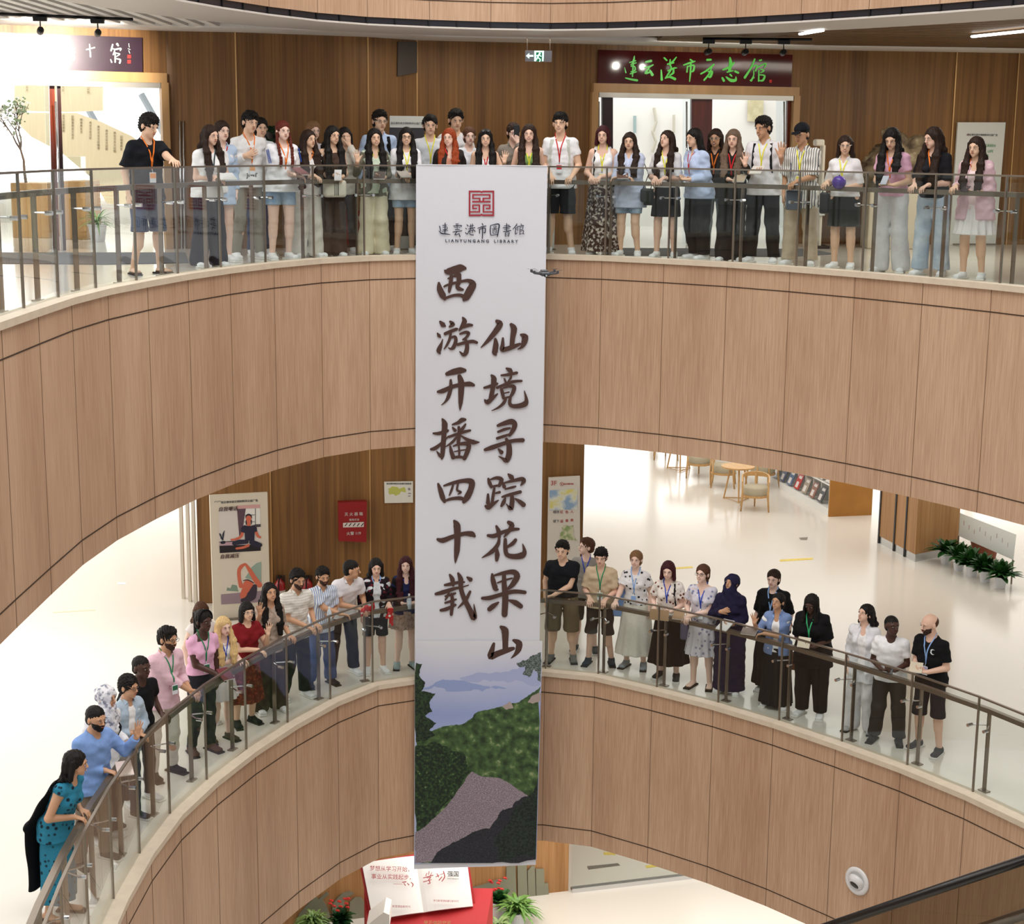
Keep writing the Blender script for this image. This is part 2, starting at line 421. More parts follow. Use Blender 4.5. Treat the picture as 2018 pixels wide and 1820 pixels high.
for i in range(44):       # left part: white slats across a dark void
    x = -12.5+i*.2; y0 = clear_y(x); y0 = 10.5 if (y0 is None or x < -5.1) else y0
    if y0 < 22: mb.box((x, (y0+22.6)/2, ZC+.05), (.10, 22.6-y0, .08))
struct(mb.build('ceiling_slats_left', M_WHITE))
# ------------------------------------------------------------------ fourth-floor wall (polyline with two doorways)
W4 = [(-11.0, 19.2), (-4.72, 22.15), (-3.8, 22.25), (-2.07, 22.95), (-1.42, 23.55), (1.15, 24.05), (4.25, 24.86), (6.72, 25.05), (14, 25.8)]
def wseg(mb, A, B, z0, z1, th=.2):
    A = Vector(A); B = Vector(B); t = (B-A).normalized(); n = Vector((-t.y, t.x))*th
    mb.prism([tuple(A), tuple(B), tuple(B+n), tuple(A+n)], z0, z1)
DH = CZ+.80   # door head height
mb = MB()
A0, A1 = Vector(W4[0]), Vector(W4[1])
def lerpA(t): return tuple(A0.lerp(A1, t))
wseg(mb, W4[0], W4[1], DH, ZC+.4)
for i in (1, 2, 3, 4): wseg(mb, W4[i], W4[i+1], Z4, ZC+.4)
wseg(mb, W4[5], W4[6], DH, ZC+.4)
for i in (6, 7): wseg(mb, W4[i], W4[i+1], Z4, ZC+.4)
wall4 = struct(mb.build('wall_fourth_floor', M_WALL))
mb = MB()     # bright edge beads at the kinks
for p, h0 in ((W4[3], Z4), (W4[4], Z4), ((6.72, 25.03), Z4), ((7.7, 25.13), Z4), ((-3.8, 22.24), Z4)):
    mb.box((p[0], p[1]-.005, (h0+ZC)/2), (.018, .018, ZC-h0))
x = mb.build('edge_bead', M_TRIM); x.parent = wall4
# white cove along the top of the wall
struct(ring('ceiling_cove', offs(W4, -.9), offs(W4, .02), ZC, ZC+.06, M_WHITE))
# recessed grey access panel high on the wall
mb = MB(); 
a = on_y(786, 120, 22.9); 
# ------------------------------------------------------------------ third-floor core wall, column, far walls
C3 = [(-5.5, 28.0), (-4.98, 24.55), (-3.82, 24.65), (-2.27, 24.95), (1.16, 25.1), (1.24, 28.8)]
mb = MB()
for i in range(len(C3)-1): wseg(mb, C3[i], C3[i+1], Z3, Z4-1.9)
core3 = struct(mb.build('wall_third_floor_core', M_WALL))
mb = MB()
for p in (C3[2], C3[3]): mb.box((p[0], p[1]-.005, Z3+1.9), (.018, .018, 3.8))
x = mb.build('edge_bead', M_TRIM); x.parent = core3
mb = MB()
for dx in (0.0, -.12, -.26): mb.box((-5.03+dx, 24.52+abs(dx)*1.2, Z3+1.9), (.05, .06, 3.8))
struct(mb.build('trim_4', mat('satin_frame', hexc('#cfc6b8'), .35, .5)))
C2 = [(-9, 23.4), (-3.45, 25.05), (-.36, 26.0), (1.08, 26.38), (1.2, 32)]
mb = MB()
for i in range(len(C2)-1): wseg(mb, C2[i], C2[i+1], Z2, Z3-1.9)
struct(mb.build('wall_second_floor', M_WOODL))
mb = MB(); mb.box((1, 44.1, 10), (36, .2, 20)); 
# outer shell with daylight windows
M_WIN = mat('daylight_window', (1, 1, 1), .3, emit=((1, 1, 1), 2.2))
def shell(z0, h, tagn):
    mb = MB()
    mb.box((1, 44.3, z0+h-.3), (36, .3, .6)); mb.box((1, 44.3, z0+.1), (36, .3, .2))
    for x in np.arange(-17, 19.1, 3.0): mb.box((x, 44.3, z0+h/2), (.25, .3, h))
    mb.box((-17.2, 25, z0+h-.3), (.3, 38, .6)); mb.box((-17.2, 25, z0+.1), (.3, 38, .2))
    for y in np.arange(7, 44.1, 3.7): mb.box((-17.2, y, z0+h/2), (.3, .25, h))
    mb.box((19.2, 25, z0+h/2), (.3, 38, h))
    struct(mb.build('wall_outer_'+tagn, M_WHITE))
    mb = MB(); mb.box((1, 44.5, z0+h/2), (36, .04, h)); struct(mb.build('window_'+{'third': '1', 'second': '3'}[tagn], M_WIN))
    mb = MB(); mb.box((-17.4, 25, z0+h/2), (.04, 38, h)); struct(mb.build('window_'+{'third': '2', 'second': '4'}[tagn], M_WIN))
shell(Z3, 3.7, 'third'); shell(Z2, 3.7, 'second')
# wooden column with dark joints on the third floor
a, b, c = on_z(1730, 1069, Z3), on_z(1802.4, 1107, Z3), on_z(1842, 1099, Z3)
c = b+(c-b)*2.15; d = a+(c-b)
mb = MB(); mb.prism([(p.x, p.y) for p in (a, b, c, d)], Z3+.14, Z3+3.79)
col = struct(mb.build('wall_column', M_WOODL))
mb = MB(); mb.prism([(p.x+(a.x+c.x-2*p.x)*.01, p.y) for p in (a, b, c, d)], Z3, Z3+.14)
x = mb.build('baseboard_column', mat('brushed_steel_skirting', hexc('#cfd2d2'), .25, .8)); struct(x)
mb = MB()
for t in (.02, .44, .73):
    q = a.lerp(b, t); dd = (b-a).normalized(); nn = Vector((dd.y, -dd.x, 0))
    mb.box((q.x+nn.x*.004, q.y+nn.y*.004, Z3+1.9), (.05, .02, 3.8), rz=math.atan2(dd.y, dd.x))
x = mb.build('shadow_joint', M_BLACK); x.parent = col
# ------------------------------------------------------------------ balustrades
def balustrade(P, z, i0, i1, name_lbl):
    G = P; Hh = 1.18
    rail_pts = offs(P, .19)
    for i in range(i0, i1):
        a, b = Vector(G[i]), Vector(G[i+1]); t = (b-a).normalized(); n = Vector((-t.y, t.x))
        a2, b2 = a+t*.012, b-t*.012
        q = MB(); q.prism([tuple(a2-n*.007), tuple(b2-n*.007), tuple(b2+n*.007), tuple(a2+n*.007)], z+.035, z+Hh-.01)
        g = q.build('glass_panel', M_GLASS, None)
        yield i, g
def lerp2(a, b, t): return (a[0]+(b[0]-a[0])*t, a[1]+(b[1]-a[1])*t)
def build_balustrade(P, z, i0, i1, where, lab):
    root = thing('balustrade', lab, 'railing', (P[(i0+i1)//2][0], P[(i0+i1)//2][1], z))
    org = root.location
    def rel(o):
        o.data.transform(Matrix.Translation(-org)); o.parent = root; return o
    for i, g in balustrade(P, z, i0, i1, ''): rel(g)
    inn = offs(P, .19)
    q = MB()     # thin metal cap on the glass
    for i in range(i0, i1):
        a, b = Vector(P[i]), Vector(P[i+1]); t = (b-a).normalized(); n = Vector((-t.y, t.x))
        q.prism([tuple(a-n*.014), tuple(b-n*.014), tuple(b+n*.014), tuple(a+n*.014)], z+1.165, z+1.185)
    rel(q.build('top_cap', M_STEEL))
    q = MB()     # flat handrail
    for i in range(i0, i1):
        a, b = Vector(inn[i]), Vector(inn[i+1]); t = (b-a).normalized(); n = Vector((-t.y, t.x))
        q.prism([tuple(a-n*.03), tuple(b-n*.03), tuple(b+n*.03), tuple(a+n*.03)], z+.945, z+1.0)
    rel(q.build('handrail', M_STEELD))
    for i in range(i0, i1+1):
        p = Vector(P[i]); k = min(i, len(P)-2); a, b = Vector(P[k]), Vector(P[k+1]); t = (b-a).normalized(); n = Vector((-t.y, t.x)); rz = math.atan2(t.y, t.x)
        q = MB(); q.box((p.x, p.y, z+.60), (.018, .024, 1.14), rz=rz)
        rel(q.build('joint_strip', M_STEEL))
        c = Vector(inn[i])
        q = MB(); q.box((c.x, c.y, z+.475), (.05, .018, .95), rz=rz+math.pi/2); q.box((c.x, c.y, z+.006), (.12, .08, .012), rz=rz)
        bal = rel(q.build('baluster', M_STEELD))
        q = MB()
        for s in (-1, 1):
            e = p+t*s*.12+n*.02
            q.tube([(c.x, c.y, z+.80), (e.x, e.y, z+.80)], .008, 6)
            q.tube([(e.x-n.x*.05, e.y-n.y*.05, z+.80), (e.x+n.x*.02, e.y+n.y*.02, z+.80)], .02, 8)
        sp = q.build('glass_clamp', M_CHROME); sp.data.transform(Matrix.Translation(-org)); sp.parent = bal
    return root
build_balustrade(P4, Z4, 4, 29, 'fourth', 'curved glass balustrade with bronze handrail along the upper balcony')
build_balustrade(P3, Z3, 4, 29, 'third', 'curved glass balustrade with bronze handrail along the lower balcony')
from mathutils.geometry import delaunay_2d_cdt
# =================================================================== OBJECTS
class Plane:
    """a vertical (or tilted) real surface; at(px,py) gives the point of it seen at that pixel of the frame"""
    def __init__(s, A, B=None, off=0.0, normal=None):
        if B is not None:
            A = Vector((A[0], A[1], 0)); B = Vector((B[0], B[1], 0)); s.x = (B-A).normalized(); s.n = Vector((s.x.y, -s.x.x, 0))
            s.o = A+s.n*off
        else: s.o = Vector(A); s.n = Vector(normal).normalized(); s.x = Vector((1, 0, 0)); s.x = (s.x-s.n*s.x.dot(s.n)).normalized()
        s.u = s.n.cross(s.x)
    def at(s, px, py, k=0.0):
        d = ray(px, py); c = Vector((0, 0, CZ)); t = (s.o+s.n*k-c).dot(s.n)/d.dot(s.n); return c+d*t
    def scale(s, px, py): return (s.at(px, py)-Vector((0, 0, CZ))).dot(FW)/F
    def text(s, name, txt, px, py, size, m, parent=None, k=.006, **kw):
        q = s.at(px, py, k); return text_obj(name, txt, size*s.scale(px, py), m, face_matrix(q, s.x, s.n), parent, depth=.0015, **kw)
    def poly(s, name, pts, m, parent=None, k=0.0, th=.0):
        V = [s.at(x, y, k) for x, y in pts]; n = len(V)
        if th: V += [v-s.n*th for v in V]
        Fc = [tuple(range(n))]
        if th: Fc += [tuple(range(2*n-1, n-1, -1))]+[(i, i+n, (i+1) % n+n, (i+1) % n) for i in range(n)]
        return raw(name, V, Fc, m, parent)
def strokes_on(pl, name, strokes, m, parent, ox, oy, sc, k=.006):
    V = []; cnt = [0]; objs = []
    def to3(x, y): return pl.at(ox+x/sc, oy+y/sc, k)
    # every stroke slightly in front of the one before, so overlaps stay clean
    mbv = []; mbf = []
    for i, st in enumerate(strokes):
        o = stroke_mesh('tmp', [st], lambda x, y, i=i: pl.at(ox+x/sc, oy+y/sc, k+i*.0006), m)
        b = len(mbv); mbv += [tuple(v.co) for v in o.data.vertices]; mbf += [tuple(b+j for j in f.vertices) for f in o.data.polygons]
        me = o.data; COL.objects.unlink(o); bpy.data.objects.remove(o); bpy.data.meshes.remove(me)
    return raw(name, mbv, mbf, m, parent)
# ------------------------------------------------------------------ THE LONG BANNER
PB = Plane((-2, 20.80), (2, 20.80))
M_BAN = mat('banner_cloth', hexc('#d6d8e0'), .75, bump=((60, 60, 60), .05))
bt = on_y(820, 325, 20.80).z
ban = thing('hanging_banner', 'tall white banner with large brown brush characters hanging over both balcony rails', 'banner', (-.43, 20.80, bt))
def bparent(o): o.data.transform(Matrix.Translation(-Vector(ban.location))); o.parent = ban; return o
x0, x1 = on_y(820, 325, 20.8).x, on_y(1079, 325, 20.8).x
zb0, zb1 = on_y(816, 1712, 20.8).z, on_y(1056, 1704, 20.8).z
nx_, nz_ = 24, 120; V = []; Fc = []
for j in range(nz_+1):
    v = j/nz_
    for i in range(nx_+1):
        u = i/nx_; xb0, xb1 = on_y(816, 1712, 20.8).x, on_y(1056, 1704, 20.8).x
        xx = (x0+(xb0-x0)*v)*(1-u)+(x1+(xb1-x1)*v)*u; zz = bt*(1-v)+(zb0*(1-u)+zb1*u)*v
        V.append((xx, 20.806+.004*math.sin(u*9+v*5), zz))
n0 = len(V); V += [(a, b+.004, c) for a, b, c in V]
for j in range(nz_):
    for i in range(nx_):
        a = j*(nx_+1)+i; Fc.append((a, a+nx_+1, a+nx_+2, a+1)); Fc.append((n0+a, n0+a+1, n0+a+nx_+2, n0+a+nx_+1))
bparent(raw('banner_cloth', V, Fc, M_BAN, smooth=True))
# part folded back over the glass
mb = MB(); mb.box(((x0+x1)/2, 21.05, bt+.002), (x1-x0, .50, .005)); mb.box(((x0+x1)/2, 21.31, bt-.25), (x1-x0, .005, .5)); bparent(mb.build('folded_top', M_BAN))
M_BROWN = mat('brown_ink', hexc('#4a322b'), .8); M_SEAL = mat('seal_red', hexc('#9e2c38'), .7); M_NAVY = mat('navy_ink', hexc('#1b2138'), .8)
c1 = {'xi': [[(318, 1208, 10), (350, 1222, 56), (430, 1205, 74), (500, 1182, 70), (546, 1185, 32)], [(360, 1300, 14), (420, 1275, 18), (478, 1262, 45)], [(395, 1272, 30), (388, 1350, 38), (372, 1440, 25), (375, 1455, 8)], [(478, 1262, 48), (480, 1330, 42), (462, 1385, 34), (478, 1412, 40), (524, 1425, 20)], [(315, 1390, 16), (345, 1375, 20), (430, 1350, 25)],
      [(255, 1350, 20), (266, 1420, 55), (300, 1490, 60), (322, 1532, 22)], [(430, 1350, 22), (520, 1330, 24), (592, 1325, 34), (635, 1365, 66), (600, 1440, 72), (560, 1510, 66), (535, 1540, 26)], [(335, 1518, 24), (420, 1490, 26), (500, 1488, 32), (550, 1515, 40)]]}
c2 = {'you': [[(240, 170, 18), (268, 200, 42), (290, 214, 14)], [(212, 285, 10), (228, 308, 30), (242, 326, 12)], [(240, 488, 10), (226, 460, 40), (240, 420, 34), (255, 380, 16), (265, 345, 6)], [(340, 170, 18), (366, 196, 38), (330, 222, 10)], [(290, 290, 26), (340, 268, 26), (400, 245, 26), (413, 240, 12)], [(345, 270, 20), (335, 340, 22), (305, 405, 18), (278, 443, 6)], [(345, 330, 14), (388, 320, 24), (395, 365, 30), (372, 425, 32), (345, 440, 18), (322, 430, 6)],
              [(465, 130, 14), (482, 165, 42), (460, 215, 34), (430, 255, 14)], [(470, 228, 16), (520, 205, 30), (556, 205, 20)], [(438, 292, 14), (490, 275, 24), (525, 285, 26), (500, 325, 20), (468, 348, 14)], [(418, 397, 24), (490, 378, 24), (560, 366, 28), (604, 378, 22)], [(490, 345, 22), (508, 400, 32), (500, 470, 38), (472, 500, 28), (435, 468, 8)]],
      'xian': [[(805, 165, 28), (836, 192, 50), (800, 255, 46), (740, 330, 36), (690, 385, 22), (645, 428, 5)], [(790, 345, 22), (795, 400, 44), (785, 475, 48), (795, 500, 16)], [(948, 200, 28), (975, 240, 52), (962, 330, 40), (955, 405, 36)], [(865, 335, 16), (862, 400, 30), (858, 445, 42), (900, 442, 38), (970, 418, 36), (1035, 392, 20)], [(1045, 300, 18), (1085, 322, 54), (1075, 380, 46), (1050, 425, 22), (1010, 446, 4)]],
      'kai': [[(308, 690, 30), (370, 670, 48), (440, 655, 52), (485, 655, 28)], [(218, 868, 20), (270, 858, 38), (360, 818, 32), (450, 797, 30), (530, 790, 40), (574, 802, 22)], [(345, 752, 18), (345, 830, 32), (320, 920, 30), (288, 970, 14), (252, 1000, 4)], [(432, 715, 34), (450, 780, 52), (448, 880, 46), (443, 980, 34), (437, 1052, 4)]],
      'jing': [[(752, 705, 18), (775, 740, 46), (765, 830, 38), (745, 930, 36)], [(680, 828, 18), (730, 815, 26), (800, 790, 26), (816, 785, 8)], [(685, 950, 14), (712, 970, 42), (770, 925, 26), (812, 888, 10)], [(900, 635, 14), (936, 655, 40), (958, 675, 12)], [(850, 705, 16), (920, 697, 24), (1002, 680, 24)], [(880, 740, 14), (895, 772, 16)], [(950, 700, 12), (940, 735, 18), (912, 768, 8)], [(808, 828, 22), (880, 797, 24), (970, 767, 24), (1050, 760, 18)],
               [(850, 842, 24), (860, 880, 28), (872, 930, 24)], [(868, 832, 12), (930, 812, 24), (978, 822, 32), (962, 880, 30), (930, 930, 16)], [(880, 882, 10), (925, 872, 12)], [(880, 930, 14), (935, 918, 16)], [(895, 935, 20), (872, 980, 26), (820, 1025, 18), (752, 1057, 4)], [(938, 930, 22), (932, 980, 28), (960, 1010, 32), (1030, 1008, 40), (1088, 985, 46), (1098, 940, 26), (1078, 858, 5)]],
      'bo': [[(262, 1140, 14), (285, 1190, 48), (278, 1290, 40), (270, 1400, 40), (262, 1500, 34), (255, 1537, 10)], [(172, 1282, 14), (230, 1282, 28), (310, 1255, 28), (322, 1250, 10)], [(150, 1440, 20), (190, 1430, 32), (260, 1375, 22), (322, 1310, 8)], [(205, 1460, 6), (235, 1500, 26), (262, 1530, 14)], [(362, 1195, 12), (420, 1175, 28), (455, 1150, 38), (488, 1145, 22)], [(365, 1225, 14), (388, 1252, 28)], [(492, 1192, 14), (462, 1235, 28), (438, 1258, 10)], [(328, 1317, 20), (400, 1292, 22), (480, 1267, 24), (538, 1253, 18)], [(425, 1222, 22), (430, 1290, 30), (420, 1372, 28)], [(410, 1310, 16), (360, 1370, 22), (290, 1418, 5)], [(450, 1308, 10), (510, 1345, 28), (570, 1370, 40), (632, 1370, 4)],
             [(340, 1410, 14), (350, 1460, 30), (370, 1520, 36)], [(370, 1410, 10), (440, 1387, 26), (522, 1392, 38), (512, 1460, 38), (480, 1532, 30)], [(380, 1465, 8), (430, 1455, 12), (490, 1445, 10)], [(425, 1400, 12), (430, 1460, 18), (430, 1510, 14)], [(375, 1522, 22), (440, 1517, 24), (490, 1532, 20)]],
      'xun': [[(815, 1205, 22), (880, 1182, 36), (950, 1165, 46), (984, 1192, 42), (965, 1250, 36), (930, 1302, 22)], [(818, 1267, 18), (880, 1243, 24), (935, 1230, 16)], [(808, 1332, 22), (870, 1312, 24), (932, 1292, 16)], [(688, 1445, 24), (760, 1422, 38), (860, 1387, 32), (960, 1357, 30), (1062, 1350, 34)], [(900, 1340, 24), (925, 1400, 42), (926, 1490, 48), (900, 1552, 42), (862, 1532, 20), (822, 1510, 5)], [(820, 1438, 12), (850, 1470, 36)]]}
c3 = {'si': [[(198, 105, 14), (218, 160, 34), (238, 225, 38), (255, 265, 20)], [(250, 122, 12), (330, 97, 24), (430, 77, 30), (497, 88, 46), (492, 150, 42), (460, 220, 46), (428, 265, 26)], [(258, 258, 14), (320, 238, 22), (400, 234, 28), (440, 255, 20)], [(332, 115, 14), (316, 165, 17), (298, 207, 8)], [(375, 108, 14), (368, 160, 16), (402, 180, 16), (375, 197, 6)]],
      'zong': [[(648, 60, 16), (660, 100, 28), (676, 132, 22)], [(665, 67, 10), (720, 52, 24), (766, 67, 32), (745, 122, 22)], [(680, 128, 14), (732, 120, 16)], [(702, 140, 16), (692, 200, 22), (682, 275, 22)], [(700, 192, 10), (748, 180, 20)], [(645, 200, 16), (645, 275, 30)], [(625, 305, 20), (648, 312, 42), (690, 285, 26), (738, 252, 8)], [(828, 20, 14), (855, 45, 38), (874, 64, 12)], [(778, 92, 12), (790, 130, 28)], [(790, 97, 12), (870, 77, 22), (950, 62, 32), (966, 82, 30), (938, 118, 8)], [(800, 152, 12), (860, 137, 18), (892, 128, 12)], [(772, 222, 14), (840, 202, 24), (934, 177, 24)], [(855, 195, 20), (862, 250, 34), (850, 325, 36), (822, 302, 12), (808, 283, 4)], [(800, 230, 12), (785, 270, 30), (765, 302, 18)], [(888, 238, 10), (930, 265, 30), (962, 292, 36)]],
      'shi': [[(193, 602, 18), (240, 612, 38), (330, 578, 30), (430, 552, 30), (498, 555, 42), (522, 572, 22)], [(343, 438, 18), (366, 480, 52), (370, 580, 46), (366, 700, 42), (356, 770, 24), (352, 815, 3)]],
      'hua': [[(645, 568, 20), (700, 572, 32), (780, 537, 26), (860, 515, 26), (918, 510, 18)], [(720, 485, 16), (740, 530, 32), (745, 585, 22)], [(830, 450, 26), (860, 478, 38), (822, 540, 26), (788, 582, 8)], [(745, 600, 18), (732, 650, 28), (680, 712, 32), (590, 768, 4)], [(725, 688, 14), (728, 740, 36), (722, 788, 22)], [(892, 608, 24), (862, 642, 28), (798, 682, 12)], [(800, 605, 24), (800, 680, 30), (816, 740, 32), (880, 757, 38), (950, 745, 48), (972, 710, 30), (955, 642, 4)]],
      'zai': [[(302, 920, 14), (325, 960, 34), (332, 1012, 22)], [(258, 1012, 16), (310, 1003, 26), (380, 988, 20), (432, 985, 12)], [(178, 1092, 20), (240, 1077, 32), (340, 1045, 24), (420, 1028, 10), (470, 1012, 6)], [(262, 1112, 12), (320, 1097, 20), (352, 1085, 14)], [(300, 1060, 14), (282, 1110, 18), (262, 1145, 10)], [(262, 1172, 14), (310, 1157, 18), (358, 1140, 12)], [(222, 1238, 20), (272, 1227, 28), (352, 1190, 18)], [(318, 1092, 18), (326, 1160, 28), (315, 1275, 22)], [(378, 908, 16), (400, 960, 38), (402, 1040, 32), (430, 1130, 34), (480, 1230, 38), (515, 1302, 46), (530, 1280, 24), (518, 1183, 4)], [(484, 1072, 18), (442, 1150, 26), (375, 1218, 6)], [(458, 942, 12), (486, 962, 34)]],
      'guo': [[(682, 915, 16), (690, 970, 36), (712, 1042, 38), (732, 1052, 14)], [(700, 927, 12), (780, 905, 26), (872, 895, 38), (905, 932, 46), (870, 1000, 38), (828, 1042, 20)], [(730, 992, 10), (800, 967, 16), (862, 950, 10)], [(788, 905, 24), (790, 1000, 36), (800, 1120, 46), (793, 1275, 42)], [(595, 1130, 22), (660, 1127, 32), (780, 1092, 28), (880, 1070, 30), (975, 1077, 26)], [(738, 1168, 12), (692, 1200, 36), (658, 1228, 34)], [(832, 1148, 12), (890, 1170, 40), (938, 1202, 34)]],
      'shan': [[(762, 1388, 22), (796, 1420, 54), (800, 1500, 44), (800, 1592, 40)], [(697, 1538, 20), (682, 1590, 36), (668, 1652, 48), (730, 1627, 44), (820, 1595, 38), (872, 1580, 24)], [(875, 1508, 20), (922, 1535, 50), (916, 1590, 44), (890, 1632, 24), (852, 1668, 4)]]}
for dct, ox, oy, sc in ((c1, 820, 320, 5.687), (c2, 820, 600, 5.0556), (c3, 820, 930, 4.55)):
    for key, st in dct.items(): bparent(strokes_on(PB, 'brush_character', [[(x_, y_, w_*1.2+2) for x_, y_, w_ in q_] for q_ in st], M_BROWN, None, ox, oy, sc, .0095))
# woven square seal
def seal_rects(L):
    mb = MB()
    for i_, (a, b, c, d) in enumerate(L):
        P = [PB.at(820+x/5.687, 320+y/5.687, .008+i_*.0004) for x, y in ((a, b), (c, b), (c, d), (a, d))]; mb.add(P, [(0, 1, 2, 3)])
    return mb.build('seal_emblem', M_SEAL)
bparent(seal_rects([(590, 334, 609, 575), (856, 334, 875, 575), (590, 315, 722, 333.9), (744, 315, 875, 333.9), (722, 320, 744, 340), (590, 582, 722, 602), (744, 582, 875, 602), (722, 575, 744, 597), (590, 545, 609, 581), (856, 545, 875, 581),
                    (628, 354, 835, 370), (628, 370, 646, 394), (817, 370, 835, 394), (628, 394, 722, 409), (744, 394, 835, 409), (704, 409, 722, 430), (744, 409, 762, 430), (628, 430, 835, 449),
                    (628, 470, 718, 486), (746, 470, 835, 486), (628, 486, 646, 524), (817, 486, 835, 524), (646, 508, 684, 524), (780, 508, 817, 524), (700, 486, 718, 562), (746, 486, 764, 562), (609, 546, 700, 562), (764, 546, 856, 562)]))
lib = [[[(262, 712, 8), (268, 730, 10)], [(258, 768, 6), (285, 795, 12), (330, 800, 12), (382, 808, 6)], [(298, 706, 8), (345, 700, 6)], [(325, 678, 8), (325, 740, 10), (322, 788, 8)], [(300, 726, 6), (346, 722, 6), (342, 750, 8), (300, 755, 6)], [(290, 771, 6), (356, 761, 6)], [(268, 730, 8), (276, 768, 8)]],
 [[(445, 690, 8), (476, 688, 6)], [(418, 712, 8), (506, 705, 9), (500, 722, 6)], [(460, 700, 8), (460, 740, 8)], [(430, 725, 6), (445, 731, 6)], [(475, 722, 6), (490, 729, 6)], [(440, 755, 8), (486, 750, 7)], [(413, 780, 8), (512, 765, 9)], [(460, 770, 8), (435, 812, 9), (480, 800, 6)], [(480, 795, 6), (492, 828, 11)]],
 [[(570, 698, 8), (583, 713, 9)], [(553, 735, 7), (568, 746, 7)], [(552, 785, 8), (574, 802, 9), (592, 762, 4)], [(598, 716, 6), (642, 705, 7)], [(612, 693, 7), (608, 738, 8)], [(632, 688, 7), (625, 738, 8)], [(588, 746, 7), (658, 730, 8)], [(612, 746, 7), (588, 782, 6)], [(635, 745, 6), (662, 772, 9)], [(608, 766, 6), (637, 760, 8), (626, 787, 6)], [(605, 765, 6), (605, 806, 8), (642, 812, 9)]],
 [[(740, 683, 8), (749, 702, 9)], [(690, 737, 6), (735, 722, 10), (782, 711, 9)], [(710, 745, 8), (712, 792, 9)], [(712, 748, 6), (773, 735, 10), (771, 787, 10), (756, 780, 4)], [(745, 722, 8), (745, 790, 11), (742, 852, 8)]],
 [[(835, 705, 8), (831, 770, 10), (838, 812, 9)], [(838, 705, 6), (926, 691, 13), (923, 760, 12), (911, 828, 9)], [(865, 715, 5), (895, 712, 6), (893, 729, 5), (867, 730, 5)], [(850, 746, 6), (908, 738, 7)], [(880, 730, 5), (880, 745, 5)], [(862, 758, 6), (862, 795, 6)], [(862, 758, 5), (901, 754, 6), (898, 792, 6)], [(862, 795, 5), (898, 791, 5)], [(875, 770, 4), (889, 768, 4), (886, 781, 4)], [(843, 817, 7), (912, 806, 7)]],
 [[(985, 712, 6), (1041, 702, 8), (1038, 721, 5)], [(973, 733, 7), (1057, 719, 9)], [(990, 749, 6), (1043, 740, 7)], [(1015, 683, 8), (1014, 766, 9)], [(978, 776, 7), (1062, 762, 9)], [(1000, 785, 7), (1000, 827, 8)], [(1000, 785, 5), (1041, 780, 8), (1036, 827, 8)], [(1002, 804, 5), (1036, 800, 5)], [(1002, 824, 5), (1038, 821, 5)]],
 [[(1131, 688, 8), (1110, 720, 9), (1083, 747, 6)], [(1120, 704, 5), (1146, 721, 7)], [(1110, 736, 6), (1141, 728, 7)], [(1118, 735, 6), (1112, 802, 9), (1137, 785, 5)], [(1140, 735, 5), (1138, 767, 6)], [(1112, 753, 4), (1138, 749, 4)], [(1175, 688, 7), (1183, 701, 7)], [(1148, 716, 6), (1201, 705, 9), (1198, 721, 5)], [(1165, 720, 6), (1163, 807, 8)], [(1165, 725, 5), (1196, 722, 7), (1192, 751, 5), (1165, 753, 4)], [(1165, 771, 5), (1203, 762, 7), (1200, 796, 7), (1212, 802, 7)], [(1165, 802, 5), (1200, 798, 5)]]]
for st in lib: bparent(strokes_on(PB, 'library_name_character', [[(x_, y_, w_*1.12) for x_, y_, w_ in q_] for q_ in st], M_NAVY, None, 820, 320, 5.687, .012))
bparent(PB.text('latin_name', 'L I A N Y U N G A N G    L I B R A R Y', 949, 475, 8.0, M_NAVY, None, .008, bold=.001, sx=1.08))
# printed landscape at the foot (the figures of the original print are left out)
def jag(pts, amp, n=3, seed=1):
    rs = random.Random(seed)
    for _ in range(n):
        q = []
        for i in range(len(pts)):
            a, b = pts[i], pts[(i+1) % len(pts)]; q.append(a); l = math.hypot(b[0]-a[0], b[1]-a[1])
            if l > 3: q.append(((a[0]+b[0])/2+rs.uniform(-amp, amp)*l*.12, (a[1]+b[1])/2+rs.uniform(-amp, amp)*l*.12))
        pts = q
    return pts
def ramp_mat(name, stops, z0, z1, noise=None):
    """printed vertical colour run between two heights"""
    M = bpy.data.materials.new(name); M.use_nodes = True; nt, b = nodes_of(M); b.inputs['Roughness'].default_value = .8
    tc = nt.nodes.new('ShaderNodeTexCoord'); sx_ = nt.nodes.new('ShaderNodeSeparateXYZ'); nt.links.new(tc.outputs['Object'], sx_.inputs[0])
    mr = nt.nodes.new('ShaderNodeMapRange'); mr.inputs[1].default_value = z0; mr.inputs[2].default_value = z1; nt.links.new(sx_.outputs[2], mr.inputs[0])
    rp = nt.nodes.new('ShaderNodeValToRGB'); el = rp.color_ramp.elements
    el[0].position = 0; el[0].color = hexc(stops[0][1])+(1,); el[1].position = 1; el[1].color = hexc(stops[-1][1])+(1,)
    for p, c in stops[1:-1]: e = el.new(p); e.color = hexc(c)+(1,)
    src = mr.outputs[0]
    if noise:
        n = nt.nodes.new('ShaderNodeTexNoise'); n.inputs['Scale'].default_value = noise[0]; n.inputs['Detail'].default_value = 6; nt.links.new(tc.outputs['Object'], n.inputs[0])
        ma = nt.nodes.new('ShaderNodeMath'); ma.operation = 'MULTIPLY_ADD'; ma.inputs[1].default_value = noise[1]; nt.links.new(n.outputs[0], ma.inputs[0]); nt.links.new(mr.outputs[0], ma.inputs[2])
        sb = nt.nodes.new('ShaderNodeMath'); sb.operation = 'SUBTRACT'; sb.inputs[1].default_value = noise[1]/2; nt.links.new(ma.outputs[0], sb.inputs[0]); src = sb.outputs[0]
    nt.links.new(src, rp.inputs[0]); nt.links.new(rp.outputs[0], b.inputs['Base Color']); return M
